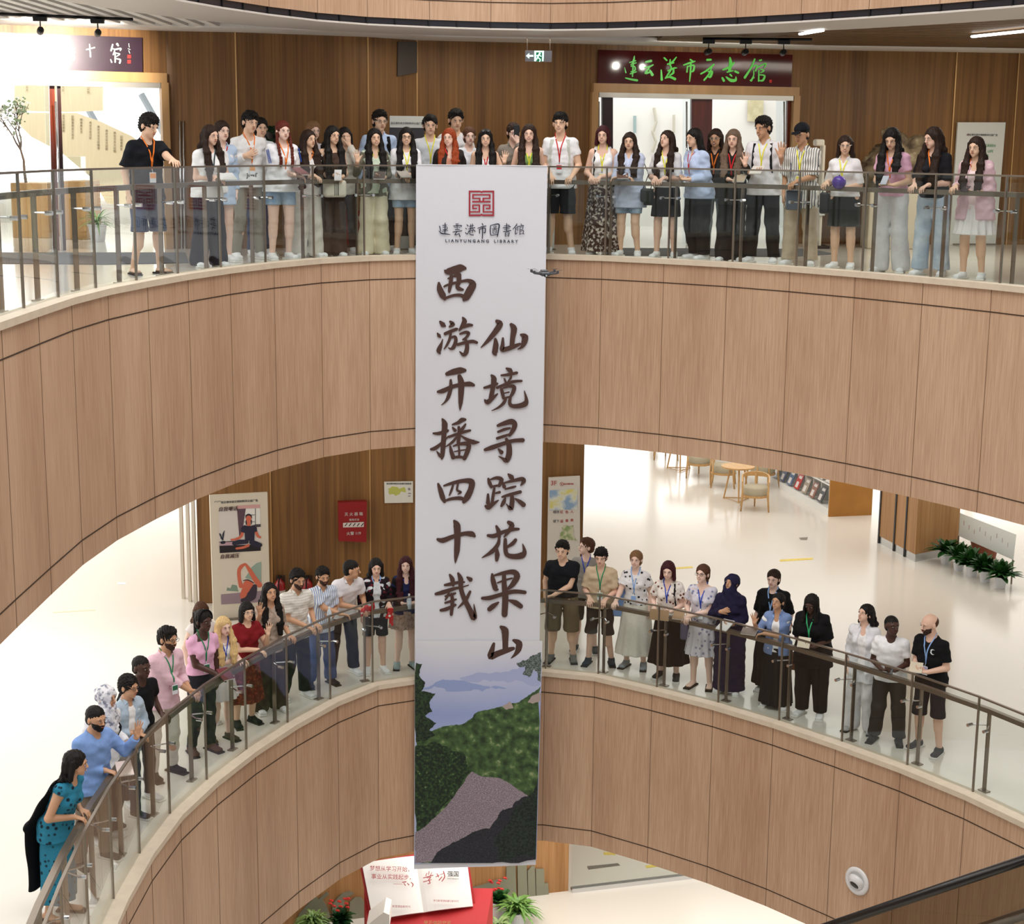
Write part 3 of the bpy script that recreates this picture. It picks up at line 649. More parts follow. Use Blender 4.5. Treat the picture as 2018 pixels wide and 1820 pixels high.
def speckle(name, c1_, c2_, sc, lo_=.42, hi_=.58, c3_=None):
    M = bpy.data.materials.new(name); M.use_nodes = True; nt, b = nodes_of(M); b.inputs['Roughness'].default_value = .8
    tc = nt.nodes.new('ShaderNodeTexCoord'); n = nt.nodes.new('ShaderNodeTexNoise'); n.inputs['Scale'].default_value = sc; n.inputs['Detail'].default_value = 5; nt.links.new(tc.outputs['Object'], n.inputs[0])
    rp = nt.nodes.new('ShaderNodeValToRGB'); el = rp.color_ramp.elements; el[0].position = lo_; el[0].color = hexc(c1_)+(1,); el[1].position = hi_; el[1].color = hexc(c2_)+(1,)
    if c3_: e = el.new(hi_+.1); e.color = hexc(c3_)+(1,)
    nt.links.new(n.outputs[0], rp.inputs[0]); nt.links.new(rp.outputs[0], b.inputs['Base Color']); return M
zt, zbm = on_y(900, 1255, 20.8).z-bt, on_y(900, 1470, 20.8).z-bt
pic = raw('landscape_print', [PB.at(x, y, .0085) for x, y in ((819, 1262), (1069, 1262), (1057, 1693), (817, 1702))], [(0, 1, 2, 3)], ramp_mat('printed_sky', [(0, '#aab6da'), (.3, '#93a3d2'), (.65, '#b9bfda'), (.85, '#cfd1dc'), (1, '#d9dadf')], zbm, zt, (1.2, .18)))
bparent(pic)
def piece(name, pts, m, k, amp=1.0, n=3, seed=1, jagged=True):
    pts = jag(pts, amp, n, seed) if jagged else pts
    pts = [(max(817.5+(0), min(1067.5-(y-1280)*.028, x)), min(1700, y)) for x, y in pts]
    cdt = delaunay_2d_cdt([Vector(p) for p in pts], [], [list(range(len(pts)))], 1, 1e-4)
    return raw(name, [PB.at(p.x, p.y, k)-Vector(ban.location) for p in cdt[0]], cdt[2], m, pic)
piece('distant_ridge', [(822, 1358), (858, 1344), (900, 1340), (950, 1350), (1000, 1356), (950, 1362), (880, 1362)], mat('print_ridge', hexc('#8e9fcb'), .8), .0092, 1.2)
piece('distant_ridge', [(905, 1336), (950, 1325), (1010, 1318), (1064, 1326), (1064, 1350), (980, 1342)], mat('print_ridge_pale', hexc('#a3add2'), .8), .0090, 1.2, seed=3)
piece('hillside', [(819, 1455), (850, 1440), (880, 1430), (905, 1428), (925, 1418), (950, 1400), (985, 1392), (1015, 1385), (1045, 1368), (1066, 1352), (1058, 1690), (818, 1698)], speckle('print_green_hill', '#24361f', '#4c6a3c', 9, .35, .6, '#8a9a6c'), .0100, .9, 4)
piece('rock', [(990, 1392), (1004, 1382), (1012, 1394), (998, 1398)], mat('print_rock', hexc('#a79a94'), .8), .0106, 1)
piece('rock', [(1040, 1384), (1054, 1368), (1066, 1364), (1066, 1378), (1050, 1386)], mat('print_rock', hexc('#a79a94'), .8), .0106, 1, seed=4)
piece('pine_tree', [(820, 1305), (832, 1308), (826, 1330), (838, 1346), (830, 1362), (858, 1366), (846, 1384), (852, 1402), (838, 1410), (860, 1424), (846, 1438), (858, 1448), (820, 1462)], speckle('print_pine', '#12201a', '#2c4226', 40), .0112, .9, 3, seed=8)
piece('leafy_branch', [(1066, 1284), (1050, 1290), (1030, 1300), (1018, 1306), (1024, 1314), (1036, 1312), (1030, 1328), (1044, 1334), (1052, 1318), (1060, 1326), (1060, 1340), (1066, 1344)], speckle('print_leaves', '#3a4640', '#75807f', 60), .0112, 1.2, 3, seed=5)
piece('bushes', [(818, 1470), (850, 1462), (880, 1470), (915, 1485), (925, 1520), (900, 1560), (860, 1600), (838, 1640), (818, 1655)], speckle('print_bush', '#16261a', '#345029', 30, .45, .66, '#8ea474'), .0118, 1.2, 4, seed=6)
piece('gravel_path', [(930, 1520), (952, 1530), (990, 1535), (1030, 1560), (1062, 1590), (1058, 1693), (818, 1702), (818, 1640), (850, 1615), (890, 1575), (915, 1540)], speckle('print_gravel', '#6d6472', '#a1949c', 70, .35, .62, '#c4bac0'), .0124, .5, 3, seed=2)
piece('tree_shade', [(1062, 1560), (1062, 1693), (850, 1702), (870, 1672), (905, 1655), (930, 1640), (965, 1632), (985, 1600), (1010, 1590), (1030, 1570)], speckle('print_dark_ground', '#1c1f26', '#363740', 60, .4, .7, '#52535c'), .0130, .9, 4, seed=9)
piece('dark_bushes', [(1062, 1530), (1062, 1690), (985, 1694), (975, 1660), (1000, 1625), (1015, 1590), (1040, 1570)], speckle('print_dark_bush', '#121a18', '#22342a', 40), .0136, 1.4, 4, seed=10)
# ------------------------------------------------------------------ FOURTH FLOOR: signs over the doors
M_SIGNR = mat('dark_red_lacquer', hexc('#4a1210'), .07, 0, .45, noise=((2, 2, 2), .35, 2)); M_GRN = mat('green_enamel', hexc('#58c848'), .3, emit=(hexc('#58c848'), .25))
PW = Plane(W4[5], W4[6]); PWs = Plane(W4[5], W4[6], .05)
sg = thing('sign_board', 'long dark red sign board with green calligraphy above the right doorway', 'sign', PWs.at(1370, 133))
def rp(o, root): o.data.transform(Matrix.Translation(-Vector(root.location))); o.parent = root; return o
rp(PWs.poly('board', [(1180, 98), (1562, 108), (1559, 172), (1178, 165)], M_SIGNR, None, 0, .045), sg)
gs = [[(300, 262, 6), (312, 310, 12)], [(350, 212, 10), (405, 195, 14)], [(395, 150, 8), (388, 190, 20), (372, 222, 10)], [(362, 232, 12), (412, 215, 12)], [(365, 247, 14), (398, 252, 13), (400, 288, 15), (362, 302, 10)], [(355, 322, 12), (415, 302, 10)], [(386, 210, 13), (381, 270, 15), (376, 347, 12)], [(310, 362, 12), (360, 375, 18), (420, 385, 22)],
      [(508, 207, 18), (555, 197, 26)], [(492, 262, 14), (540, 252, 18), (576, 235, 12)], [(538, 262, 15), (503, 315, 26), (560, 300, 12)], [(545, 288, 16), (568, 330, 30)],
      [(685, 168, 16), (708, 190, 16)], [(655, 285, 12), (660, 378, 24)], [(742, 185, 12), (740, 232, 20)], [(802, 160, 10), (770, 200, 18), (738, 228, 10)], [(718, 228, 16), (775, 215, 14)], [(742, 235, 14), (752, 270, 18), (725, 320, 16), (695, 365, 12)], [(720, 292, 14), (780, 267, 18), (805, 265, 10)], [(772, 270, 14), (772, 312, 22), (738, 335, 12)], [(700, 362, 10), (740, 352, 22), (788, 372, 26)],
      [(938, 185, 16), (962, 200, 14)], [(872, 237, 12), (930, 217, 20), (982, 200, 12)], [(910, 250, 15), (904, 305, 14)], [(915, 250, 10), (972, 240, 18), (966, 292, 20), (945, 302, 8)], [(942, 215, 15), (939, 300, 18), (930, 395, 10)],
      [(1102, 187, 22), (1136, 185, 20)], [(1040, 322, 14), (1100, 287, 18), (1164, 232, 16)], [(1152, 240, 12), (1120, 320, 14), (1072, 382, 18)], [(1110, 302, 10), (1147, 300, 24), (1130, 352, 24), (1105, 345, 8)],
      [(1322, 165, 14), (1328, 220, 34), (1318, 290, 28)], [(1255, 282, 16), (1320, 255, 24), (1362, 215, 14)], [(1295, 305, 14), (1350, 292, 12)], [(1248, 362, 20), (1262, 388, 24)], [(1285, 352, 12), (1330, 385, 32), (1375, 383, 28), (1380, 350, 8)], [(1325, 330, 18), (1340, 345, 12)], [(1372, 298, 20), (1402, 312, 20)],
      [(1562, 180, 16), (1525, 265, 18), (1466, 358, 24)], [(1540, 252, 10), (1584, 240, 13), (1570, 292, 16)], [(1550, 290, 10), (1552, 335, 11), (1528, 388, 20)], [(1518, 385, 10), (1556, 358, 12)], [(1612, 192, 18), (1626, 188, 16)], [(1588, 258, 12), (1640, 232, 15), (1674, 222, 12), (1655, 262, 12)], [(1602, 290, 13), (1600, 392, 15)], [(1618, 278, 10), (1652, 290, 16), (1618, 312, 8)], [(1610, 332, 10), (1658, 340, 18), (1640, 385, 22), (1605, 387, 8)],
      [(1732, 190, 5), (1738, 210, 6)], [(1738, 270, 5), (1735, 300, 7)], [(1722, 330, 7), (1720, 350, 5)]]
gsp = [8, 4, 7, 5, 4, 6, 9, 3]; o_ = 0
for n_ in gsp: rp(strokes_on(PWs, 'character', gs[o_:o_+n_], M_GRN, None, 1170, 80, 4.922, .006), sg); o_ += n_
rp(PWs.poly('red_seal', [(1516, 157), (1521, 157), (1521, 163), (1516, 163)], mat('vermilion', hexc('#d02018'), .5), None, .008), sg)
PLW = Plane(W4[0], W4[1]); PLs = Plane(W4[0], W4[1], .05)
sl = thing('sign_board', 'dark purple sign board with pale characters, glaring under two spotlights at far left', 'sign', PLs.at(150, 110))
rp(PLs.poly('board', [(-240, 55), (280, 74), (281, 146), (-240, 134)], mat('dark_purple_lacquer', hexc('#2c1626'), .35, 0, .5, noise=((3, 3, 3), .3, 2)), None, 0, .045), sl)
gl = [[(640, 150, 10), (700, 175, 14)], [(700, 125, 12), (680, 200, 16)], [(650, 205, 12), (740, 185, 14)], [(660, 235, 12), (745, 215, 12)], [(700, 180, 14), (690, 240, 16), (650, 280, 10)], [(690, 250, 10), (735, 240, 14), (735, 290, 14)], [(690, 270, 8), (730, 268, 8)],
      [(1120, 140, 14), (1105, 200, 16)], [(1110, 180, 10), (1140, 190, 12), (1125, 240, 12)], [(1165, 135, 22), (1175, 150, 16)], [(1140, 190, 14), (1200, 180, 18), (1195, 200, 10)], [(1145, 220, 12), (1145, 315, 14)], [(1150, 225, 10), (1190, 235, 14), (1155, 260, 8)], [(1150, 280, 10), (1195, 290, 16), (1190, 322, 18)], [(1100, 290, 10), (1110, 315, 14)],
      [(1280, 130, 6), (1285, 165, 7)], [(1272, 180, 5), (1295, 190, 6)], [(1280, 200, 7), (1290, 225, 7)], [(200, 100, 12), (215, 160, 16)], [(170, 140, 12), (240, 120, 12)], [(200, 190, 14), (215, 290, 14)], [(890, 140, 12), (900, 260, 14)], [(860, 190, 12), (940, 170, 12)]]
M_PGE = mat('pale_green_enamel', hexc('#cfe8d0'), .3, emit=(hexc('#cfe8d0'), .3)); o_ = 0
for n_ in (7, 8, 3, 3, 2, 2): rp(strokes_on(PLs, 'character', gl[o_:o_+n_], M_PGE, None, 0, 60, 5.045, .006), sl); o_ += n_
if 0: (strokes_on(PLs, 'calligraphy', gl, mat('pale_green_enamel', hexc('#cfe8d0'), .3, emit=(hexc('#cfe8d0'), .3)), None, 0, 60, 5.045, .006), sl)
for yy in (108, 118): rp(PLs.poly('red_seal', [(251, yy), (258, yy), (258, yy+7), (251, yy+7)], mat('vermilion', hexc('#d02018'), .5), None, .008), sl)
# ------------------------------------------------------------------ doorways
M_CASE = mat('light_wood_casing', hexc('#b58d5c'), .4, noise=((8, 8, .6), .12, 2)); M_REDW = mat('polished_red_wood', hexc('#5f2412'), .15, 0, .6, noise=((10, 10, .8), .3, 2)); M_DOORG = glass_mat('pale_door_glass', (.93, .96, .98), 1.2)
def door_case(name, A, B, xa, xb, ytop):
    """casing, steel head track and jambs round an opening that runs from t=xa to t=xb along the wall"""
    A = Vector(A); B = Vector(B); t = (B-A).normalized(); n = Vector((t.y, -t.x)); L = (B-A).length; rz = math.atan2(t.y, t.x)
    mb = MB(); c = A+t*L*(xa+xb)/2+n*.02; w_ = L*(xb-xa)
    mb.box((c.x, c.y, DH+.06), (w_+.16, .14, .13), rz=rz)
    for e in (xa, xb):
        p = A+t*(L*e)+n*.02+t*(.05 if e == xb else -.05); mb.box((p.x, p.y, (Z4+DH)/2), (.10, .14, DH-Z4), rz=rz)
    cs = struct(mb.build(name, M_CASE))
    mb = MB(); mb.box((c.x, c.y, DH-.04), (w_-.02, .12, .07), rz=rz); o = mb.build('head_track', mat('satin_aluminium', hexc('#bdb9b0'), .3, .7)); o.parent = cs
    return t, n, L, rz
tR, nR, LR, rzR = door_case('door_1', W4[5], W4[6], 0.015, .985, 0)
tL, nL, LL, rzL = door_case('door_2', W4[0], W4[1], 0.15, .985, 0)
def jamb(name, pl, xs, y0, y1, m, th=.06, parent=None, lab=None, k=.0):
    return pl.poly(name, [(xs[0], y0), (xs[1], y0), (xs[2], y1), (xs[3], y1)], m, parent, k, th)
ad = thing('double_door', 'open double door of polished red wood and glass under the right sign board', 'door', PW.at(1385, 480))
rp(jamb('door_stile', PW, (1363, 1404, 1400, 1362), 188, 486, M_REDW, k=-.05), ad)
rp(jamb('door_stile', PW, (1187, 1208, 1208, 1188), 188, 486, mat('dark_red_wood', hexc('#2c1210'), .2), k=-.05), ad)
rp(jamb('door_stile', PW, (1552, 1560, 1556, 1548), 190, 486, M_REDW, k=-.02), ad)
rp(jamb('door_glass', PW, (1346, 1363, 1362, 1345), 190, 484, M_DOORG, .01, k=-.03), ad)
rp(jamb('door_glass', PW, (1530, 1550, 1548, 1528), 192, 484, M_DOORG, .01, k=-.03), ad)
for xx in (1180, 1353, 1545):
    mb = MB(); a_, b_ = PW.at(xx, 200, .05), PW.at(xx, 480, .05); mb.tube([a_, b_], .014, 8); rp(mb.build('door_handle', M_CHROME, smooth=True), ad)
ad2 = thing('double_door', 'open double door of red wood and glass under the glaring left sign board', 'door', PLW.at(107, 505))
rp(jamb('door_stile', PLW, (97, 107, 118, 105), 160, 506, M_REDW, k=-.05), ad2); rp(jamb('door_stile', PLW, (112, 119, 131, 122), 160, 506, mat('dark_red_wood', hexc('#2c1210'), .2), k=-.03), ad2)
rp(jamb('door_stile', PLW, (334, 347, 352, 340), 166, 503, M_REDW, k=-.02), ad2)
rp(jamb('door_glass', PLW, (88, 97, 105, 95), 165, 506, M_DOORG, .01, k=-.04), ad2); rp(jamb('door_glass', PLW, (322, 334, 340, 328), 168, 503, M_DOORG, .01, k=-.04), ad2)
for xx, xb_, y0, y1 in ((109, 123, 200, 505), (354, 358, 238, 504), (361, 364, 238, 504)):
    mb = MB(); mb.tube([PLW.at(xx, y0, .08), PLW.at(xb_, y1, .08)], .014, 8); rp(mb.build('door_handle', M_CHROME, smooth=True), ad2)
# entrance mats
def floor_poly(name, pts, z, m, lab, cat, th=.008, group=None):
    V = [on_z(x, y, z+th) for x, y in pts]; n = len(V); V += [v-Vector((0, 0, th)) for v in V]
    o = raw(name, V, [tuple(range(n)), tuple(range(2*n-1, n-1, -1))]+[(i, i+n, (i+1) % n+n, (i+1) % n) for i in range(n)], m)
    return tag(o, lab, cat, group)
M_MAT = mat('charcoal_doormat', hexc('#55575a'), .9, noise=((60, 60, 60), .2, 2))
floor_poly('doormat', [(-40, 518), (-40, 497), (365, 497), (372, 517), (200, 520)], Z4, M_MAT, 'long charcoal doormat in front of the left doorway', 'doormat')
floor_poly('doormat', [(1190, 502), (1194, 488), (1600, 490), (1645, 500), (1560, 505)], Z4, M_MAT, 'long charcoal doormat in front of the right doorway', 'doormat')
# rooms behind the doorways
def room(x0, y0, x1, y1, nm, fl):
    mb = MB(); mb.box(((x0+x1)/2, y1, (Z4+ZC)/2), (x1-x0, .1, ZC-Z4)); 
    for x in (x0, x1): mb.box((x, (y0+y1)/2, (Z4+ZC)/2), (.1, y1-y0, ZC-Z4))
    struct(mb.build('wall_'+nm, M_WHITE)); mb = MB(); mb.box(((x0+x1)/2, (y0+y1)/2, ZC+.05), (x1-x0, y1-y0, .1)); struct(mb.build('ceiling_'+nm, M_WHITE))
room(.9, 25.2, 5.4, 30.0, 'right_room', 0)
mb = MB(); mb.box((-8, 29.0, (Z4+ZC)/2), (10, .1, ZC-Z4)); mb.box((-3.3, 26.1, (Z4+ZC)/2), (.1, 5.6, ZC-Z4)); struct(mb.build('wall_left_room', M_WHITE))
mb = MB(); mb.box((-8, 25.6, ZC+.25), (10, 7, .1)); struct(mb.build('ceiling_left_room', M_WHITE))
mb = MB(); mb.box((-7.6, 28.9, Z4+1.7), (8.4, .05, 2.5)); struct(mb.build('window_5', M_WIN))
for i, (a_, b_) in enumerate((((278, 185), (325, 268)), ((170, 208), (215, 290)))):
    pl = Plane((-9, 28.8), (-3, 28.8)); mb = MB(); mb.tube([pl.at(*a_), pl.at(*b_)], .06, 4); struct(mb.build('trim_%d' % (6+i), mat('grey_mullion', hexc('#8d98a3'), .4)))
# bamboo-slip scroll wall in the left room
M_SCR = mat('bamboo_slip_cream', hexc('#d9cba8'), .6, noise=((40, 2, 2), .05, 2)); M_INK = mat('faded_ink', hexc('#8f7f60'), .8)
pl = Plane((-9, 26.6), (-3, 26.6))
sc_ = thing('scroll_wall', 'curved cream bamboo-slip wall with columns of small writing seen through the left doorway', 'exhibit', pl.at(160, 300))
rp(pl.poly('scroll_sheet', [(28, 168), (202, 168), (202, 218), (130, 221), (28, 218)], M_SCR, None, 0, .06), sc_)
cv = [(36, 222), (150, 222), (200, 240), (260, 268), (300, 300), (300, 420), (210, 400), (180, 350), (120, 300), (62, 270), (42, 250), (34, 236)]
bm = bmesh.new(); vs = [bm.verts.new(pl.at(x, y, .02)) for x, y in cv]; f_ = bm.faces.new(vs); bmesh.ops.triangulate(bm, faces=[f_]); me = bpy.data.meshes.new('scroll_sheet'); bm.to_mesh(me); bm.free(); me.materials.append(M_SCR); o = bpy.data.objects.new('scroll_sheet', me); COL.objects.link(o); rp(o, sc_)
for cx_, y0, n_ in ((53, 172, 2), (124, 172, 2), (174, 170, 3), (125, 228, 6), (143, 230, 8), (160, 236, 5), (178, 242, 6), (194, 250, 8), (210, 258, 7), (226, 262, 7), (239, 270, 5)):
    for j in range(n_): rp(pl.text('slip_writing', '簡書典史文志方記'[(j+int(cx_)) % 8], cx_, y0+j*6, 5.2, M_INK, None, .03), sc_)
mb = MB(); p0, p1 = on_y(20, 470, 24.6), on_y(165, 390, 24.6)
def boxat(name, px0, px1, py0, Y, zt_, dep, m, lab, cat, zf=Z4, th=None):
    a, b = on_y(px0, py0, Y), on_y(px1, py0, Y); mb = MB()
    mb.bbox(((a.x+b.x)/2, Y+dep/2, (zf+zt_)/2), (b.x-a.x, dep, zt_-zf), .01); return tag(mb.build(name, m), lab, cat)
boxat('display_desk', 22, 95, 400, 24.3, Z4+.82, .8, M_CASE, 'low golden wood desk behind the left leaf of the left doorway', 'desk')
boxat('display_desk', 120, 168, 400, 24.0, Z4+.86, .9, M_CASE, 'golden wood desk behind the young man in the black T-shirt', 'desk')
boxat('display_case', 126, 162, 400, 24.2, Z4+1.22, .3, M_GLASS, 'small clear glass display case standing on the wooden desk', 'display case', zf=Z4+.87)
# branching tree with pale blossoms
def tree(px, py, Y, zbase, hgt, n, leafcol, seed, lab, cat, flower=None):
    rs = random.Random(seed); b = on_y(px, py, Y); root = thing('blossom_tree', lab, cat, (b.x, b.y, zbase)); mb = MB(); tips = []
    def grow(p, d, l, r, k):
        q = [p]; 
        for i in range(3): d = (d+Vector((rs.uniform(-.3, .3), rs.uniform(-.3, .3), rs.uniform(-.1, .25)))).normalized(); p = p+d*l/3; q.append(p)
        mb.tube(q, [r*(1-.12*i) for i in range(4)], 5); tips.extend(q[1:])
        if k > 0:
            for _ in range(n): grow(p, (d+Vector((rs.uniform(-.9, .9), rs.uniform(-.6, .6), rs.uniform(-.1, .6)))).normalized(), l*.72, r*.6, k-1)
    grow(Vector((0, 0, 0)), Vector((.05, 0, 1)), hgt*.4, .025, 3)
    o = mb.build('branches', mat('bark', hexc('#5b4a3c'), .8), root); mb = MB(); mf = MB()
    for t_ in tips[8:]:
        for _ in range(2):
            q = t_+Vector((rs.uniform(-.07, .07), rs.uniform(-.07, .07), rs.uniform(-.05, .07))); a = rs.uniform(0, 6.3); s_ = rs.uniform(.02, .045)
            (mf if (flower and rs.random() < .4) else mb).add([q, q+Vector((math.cos(a)*s_, math.sin(a)*s_, s_*.5)), q+Vector((0, 0, s_*1.2)), q+Vector((-math.cos(a)*s_, -math.sin(a)*s_, s_*.5))], [(0, 1, 2, 3)])
    mb.build('leaves', mat('leaf_pale_green', hexc(leafcol), .5), root)
    if mf.v: mf.build('blossoms', mat('blossom_white', hexc(flower), .5), root)
tree(50, 340, 24.0, Z4+.83, 1.25, 3, '#8ea07a', 3, 'bare branching tree with pale blossoms seen through the left doorway', 'tree', '#f2efe6')
def leafy(name, loc, lab, cat, n, L, w_, seed, col, up=.8, spread=1.0, pot=None, group=None, flowers=None, parent=None, curve=.5):
    """pot plant of arching blade leaves"""
    rs = random.Random(seed); root = thing(name, lab, cat, loc, 0, group); z0 = 0
    if pot:
        mb = MB(); r, h_ = pot[0], pot[1]; mb.lathe([(r*.72, 0), (r*.95, h_*.9), (r*1.05, h_*.92), (r*1.05, h_), (r*.9, h_), (r*.85, h_*.8)], n=20); mb.build('pot', pot[2], root, smooth=False); z0 = h_*.9
    mb = MB()
    for i in range(n):
        a = rs.uniform(0, 6.283); l = L*rs.uniform(.6, 1.1); el = rs.uniform(.2, 1.2)*up; d = Vector((math.cos(a)*math.cos(el)*spread, math.sin(a)*math.cos(el)*spread, math.sin(el))); sd = Vector((-math.sin(a), math.cos(a), 0))
        base = Vector((rs.uniform(-.04, .04), rs.uniform(-.04, .04), z0+rs.uniform(0, .08))); pts = []
        for k_ in range(6):
            t_ = k_/5; pts.append(base+d*l*t_+Vector((0, 0, -curve*l*t_*t_)))
        V = []; 
        for k_, p_ in enumerate(pts):
            ww = w_*(math.sin(math.pi*min(1, .12+k_/5*.88))**.7)*.5; V += [p_-sd*ww, p_+Vector((0, 0, -ww*.3)), p_+sd*ww]
        Fq = []
        for k_ in range(5):
            a0 = k_*3; Fq += [(a0, a0+1, a0+4, a0+3), (a0+1, a0+2, a0+5, a0+4)]
        mb.add(V, Fq)
    mb.build('leaves', mat('leaf_'+col.strip('#'), hexc(col), .35, 0, .5, noise=((25, 25, 25), .25, 2)), root)
    if flowers:
        for i in range(flowers[0]):
            a = rs.uniform(0, 6.283); rr = rs.uniform(.03, flowers[2]); q = Vector((math.cos(a)*rr, math.sin(a)*rr, z0+flowers[3]*rs.uniform(.5, 1.1))); f = MB()
            for k_ in range(5):
                t_ = k_*1.2566; f.add(*ellmesh_(q+Vector((math.cos(t_)*.018, math.sin(t_)*.018, .005*k_)), (.022, .022, .014), 6, 4))
            f.build('flower', mat('flower_red', hexc(flowers[1]), .4), root, smooth=True)
    return root
def ellmesh_(c, r, n=8, mrows=6):
    V = []; Fc = []
    for i in range(mrows+1):
        ph = math.pi*i/mrows
        for j in range(n):
            th = 2*math.pi*j/n; V.append((c[0]+r[0]*math.sin(ph)*math.cos(th), c[1]+r[1]*math.sin(ph)*math.sin(th), c[2]+r[2]*math.cos(ph)))
    for i in range(mrows):
        for j in range(n): Fc.append((i*n+j, (i+1)*n+j, (i+1)*n+(j+1) % n, i*n+(j+1) % n))
    return V, Fc
M_POTW = mat('white_plastic_pot', hexc('#e4e6ea'), .35)
leafy('potted_plant', (on_y(532, 300, 22.1).x, 22.1, Z4), 'tall dark potted plant showing behind the braided woman on the upper balcony', 'plant', 26, .34, .13, 5, '#1d3320', 1.2, .5, (.08, 1.62, mat('dark_pot', hexc('#2a1f18'), .5)))
leafy('potted_plant', (on_y(190, 400, 23.6).x, 23.6, Z4), 'low green plant on the floor behind the left doorway', 'plant', 40, .5, .03, 6, '#6f9a4a', .9, .8, (.14, .25, M_POTW))
# wall art in the right room
pl = Plane((.9, 29.9), (5.4, 29.9))
ra = thing('wall_relief', 'zigzag relief of thin slips on the white wall seen through the right doorway', 'exhibit', pl.at(1290, 250)); mb = MB()
for p_ in ([(1289, 212), (1293, 240), (1286, 262)], [(1286, 258), (1292, 278), (1285, 300)]): mb.tube([pl.at(*q, .03) for q in p_], .03, 4)
rp(mb.build('zigzag_slip', mat('pale_stone', hexc('#c9c4b4'), .6)), ra)
mb = MB(); mb.tube([pl.at(1251, 228, .03), pl.at(1251, 262, .03)], .03, 4); rp(mb.build('upright_slip', mat('pale_teal', hexc('#9fb4b4'), .6)), ra)
mb = MB(); mb.tube([pl.at(1328, 226, .03), pl.at(1328, 262, .03)], .025, 4); rp(mb.build('upright_slip', mat('pale_stone', hexc('#c9c4b4'), .6)), ra)
o = pl.poly('framed_map', [(1474, 194), (1505, 195), (1503, 240), (1473, 239)], speckle('aged_paper', '#c2b892', '#d5ccab', 5), None, .04, .03); tag(o, 'square aged paper map hung in the room behind the right doorway', 'picture')
# exit sign
ex = thing('exit_sign', 'hanging green running-man exit sign with an arrow to the left', 'sign', on_y(1061, 110, 22.0)); pl = Plane((-1, 22.0), (1, 22.0))
rp(pl.poly('housing', [(1035, 99), (1088, 100), (1087, 122), (1035, 121)], mat('grey_acrylic', hexc('#8c8c96'), .3), None, 0, .03), ex)
M_EXW = mat('exit_sign_glow', hexc('#d6fff0'), .4, emit=(hexc('#c0ffe6'), 1.6)); M_EXG = mat('exit_sign_green', hexc('#0e6a4a'), .4, emit=(hexc('#0e8a5a'), .3))
rp(pl.poly('pictogram_panel', [(1053, 100), (1072, 100), (1071, 120.5), (1053, 120.5)], M_EXW, None, .003), ex)
rp(pl.poly('pictogram_door', [(1056.5, 103), (1068.5, 103), (1068, 120.5), (1056.5, 120.5)], M_EXG, None, .006), ex)
rp(strokes_on(pl, 'running_man', [[(62, 8, 3.2)], [(61, 10, 2.6), (58, 16, 2.6)], [(58, 16, 2), (63, 20, 2), (62, 24, 1.6)], [(58, 16, 2), (55, 21, 2), (52, 22, 1.6)], [(61, 11, 1.6), (65, 14, 1.5)], [(60, 11, 1.6), (56, 13, 1.5)]], M_EXW, None, 1001.5, 97, 1.0, .009), ex)
rp(pl.poly('arrow', [(1036.5, 110), (1043, 104.5), (1043, 108.3), (1051, 108.3), (1051, 111.7), (1043, 111.7), (1043, 115.5)], M_EXW, None, .003), ex)
mb = MB(); mb.tube([pl.at(1039, 99, -.015), pl.at(1039, 74, -.015)], .006, 6); mb.tube([pl.at(1084, 99, -.015), pl.at(1084, 74, -.015)], .006, 6); rp(mb.build('hanger_rod', M_STEEL), ex)
# grey access flap on the wall
pl = Plane(W4[3], W4[4], .03)
tag(pl.poly('wall_hatch', [(785, 82), (822, 82), (822, 143), (784, 150)], mat('grey_hatch', hexc('#4d463e'), .5), None, 0, .03), 'dark grey hatch panel high on the wooden wall left of the exit sign', 'hatch')
# track spotlights
def track(name, a, b, heads, lab, aim, energy, headlab):
    Y0 = a[2]; A = on_z(a[0], a[1], ZC-.02); B = on_z(b[0], b[1], ZC-.02); mb = MB(); mb.tube([A, B], .018, 4); tr = tag(mb.build('light_track', M_BLACK), lab, 'light track')
    for i, (hx, hy, tx, ty) in enumerate(heads):
        t = min(1, max(0, (hx-a[0])/(b[0]-a[0]))); P0 = A.lerp(B, t); root = thing('spotlight', headlab[i], 'spotlight', P0-Vector((0, 0, .02)), 0, lab and 'track spotlights '+name)
        mb = MB(); mb.box((0, 0, -.02), (.16, .05, .05)); mb.build('driver_box', M_BLACK, root)
        tgt = aim.at(tx, ty)-Vector(root.location); dr = tgt.normalized(); h0 = Vector((0, 0, -.15)); mb = MB(); mb.tube([(0, 0, -.03), (0, 0, -.13)], .008, 6); mb.build('stem', M_BLACK, root)
        mb = MB(); mb.tube([h0-dr*.06, h0-dr*.03, h0+dr*.06], [.030, .040, .042], 14); hd_ = mb.build('lamp_head', M_BLACK, root, smooth=False)
        mb = MB(); mb.tube([h0+dr*.0605, h0+dr*.063], .036, 14); mb.build('lens', mat('lamp_lens', (1, 1, 1), .3, emit=((1, .95, .85), 6)), hd_)
        l = bpy.data.lights.new('spot', 'SPOT'); l.energy = energy; l.spot_size = R(58); l.spot_blend = .7; l.color = (1, .93, .82); l.shadow_soft_size = .03
        lo_ = bpy.data.objects.new('spot', l); COL.objects.link(lo_); lo_.location = Vector(root.location)+h0+dr*.075; lo_.rotation_euler = dr.to_track_quat('-Z', 'Y').to_euler()
track('right', (1385, 76, 0), (1600, 78, 0), [(1397, 88, 1290, 128), (1470, 92, 1380, 132), (1545, 93, 1470, 134)], 'black ceiling light track in front of the right sign board', PWs, 26, ['leftmost of the three black spotlights before the right sign board', 'middle one of the three black spotlights before the right sign board', 'rightmost of the three black spotlights before the right sign board'])
track('left', (-30, 26, 0), (262, 38, 0), [(76, 45, 60, 108), (190, 50, 170, 108)], 'black ceiling light track in front of the left sign board', PLs, 600, ['bright black spotlight over the left end of the left sign board', 'bright black spotlight nearer the wall corner over the left sign board'])
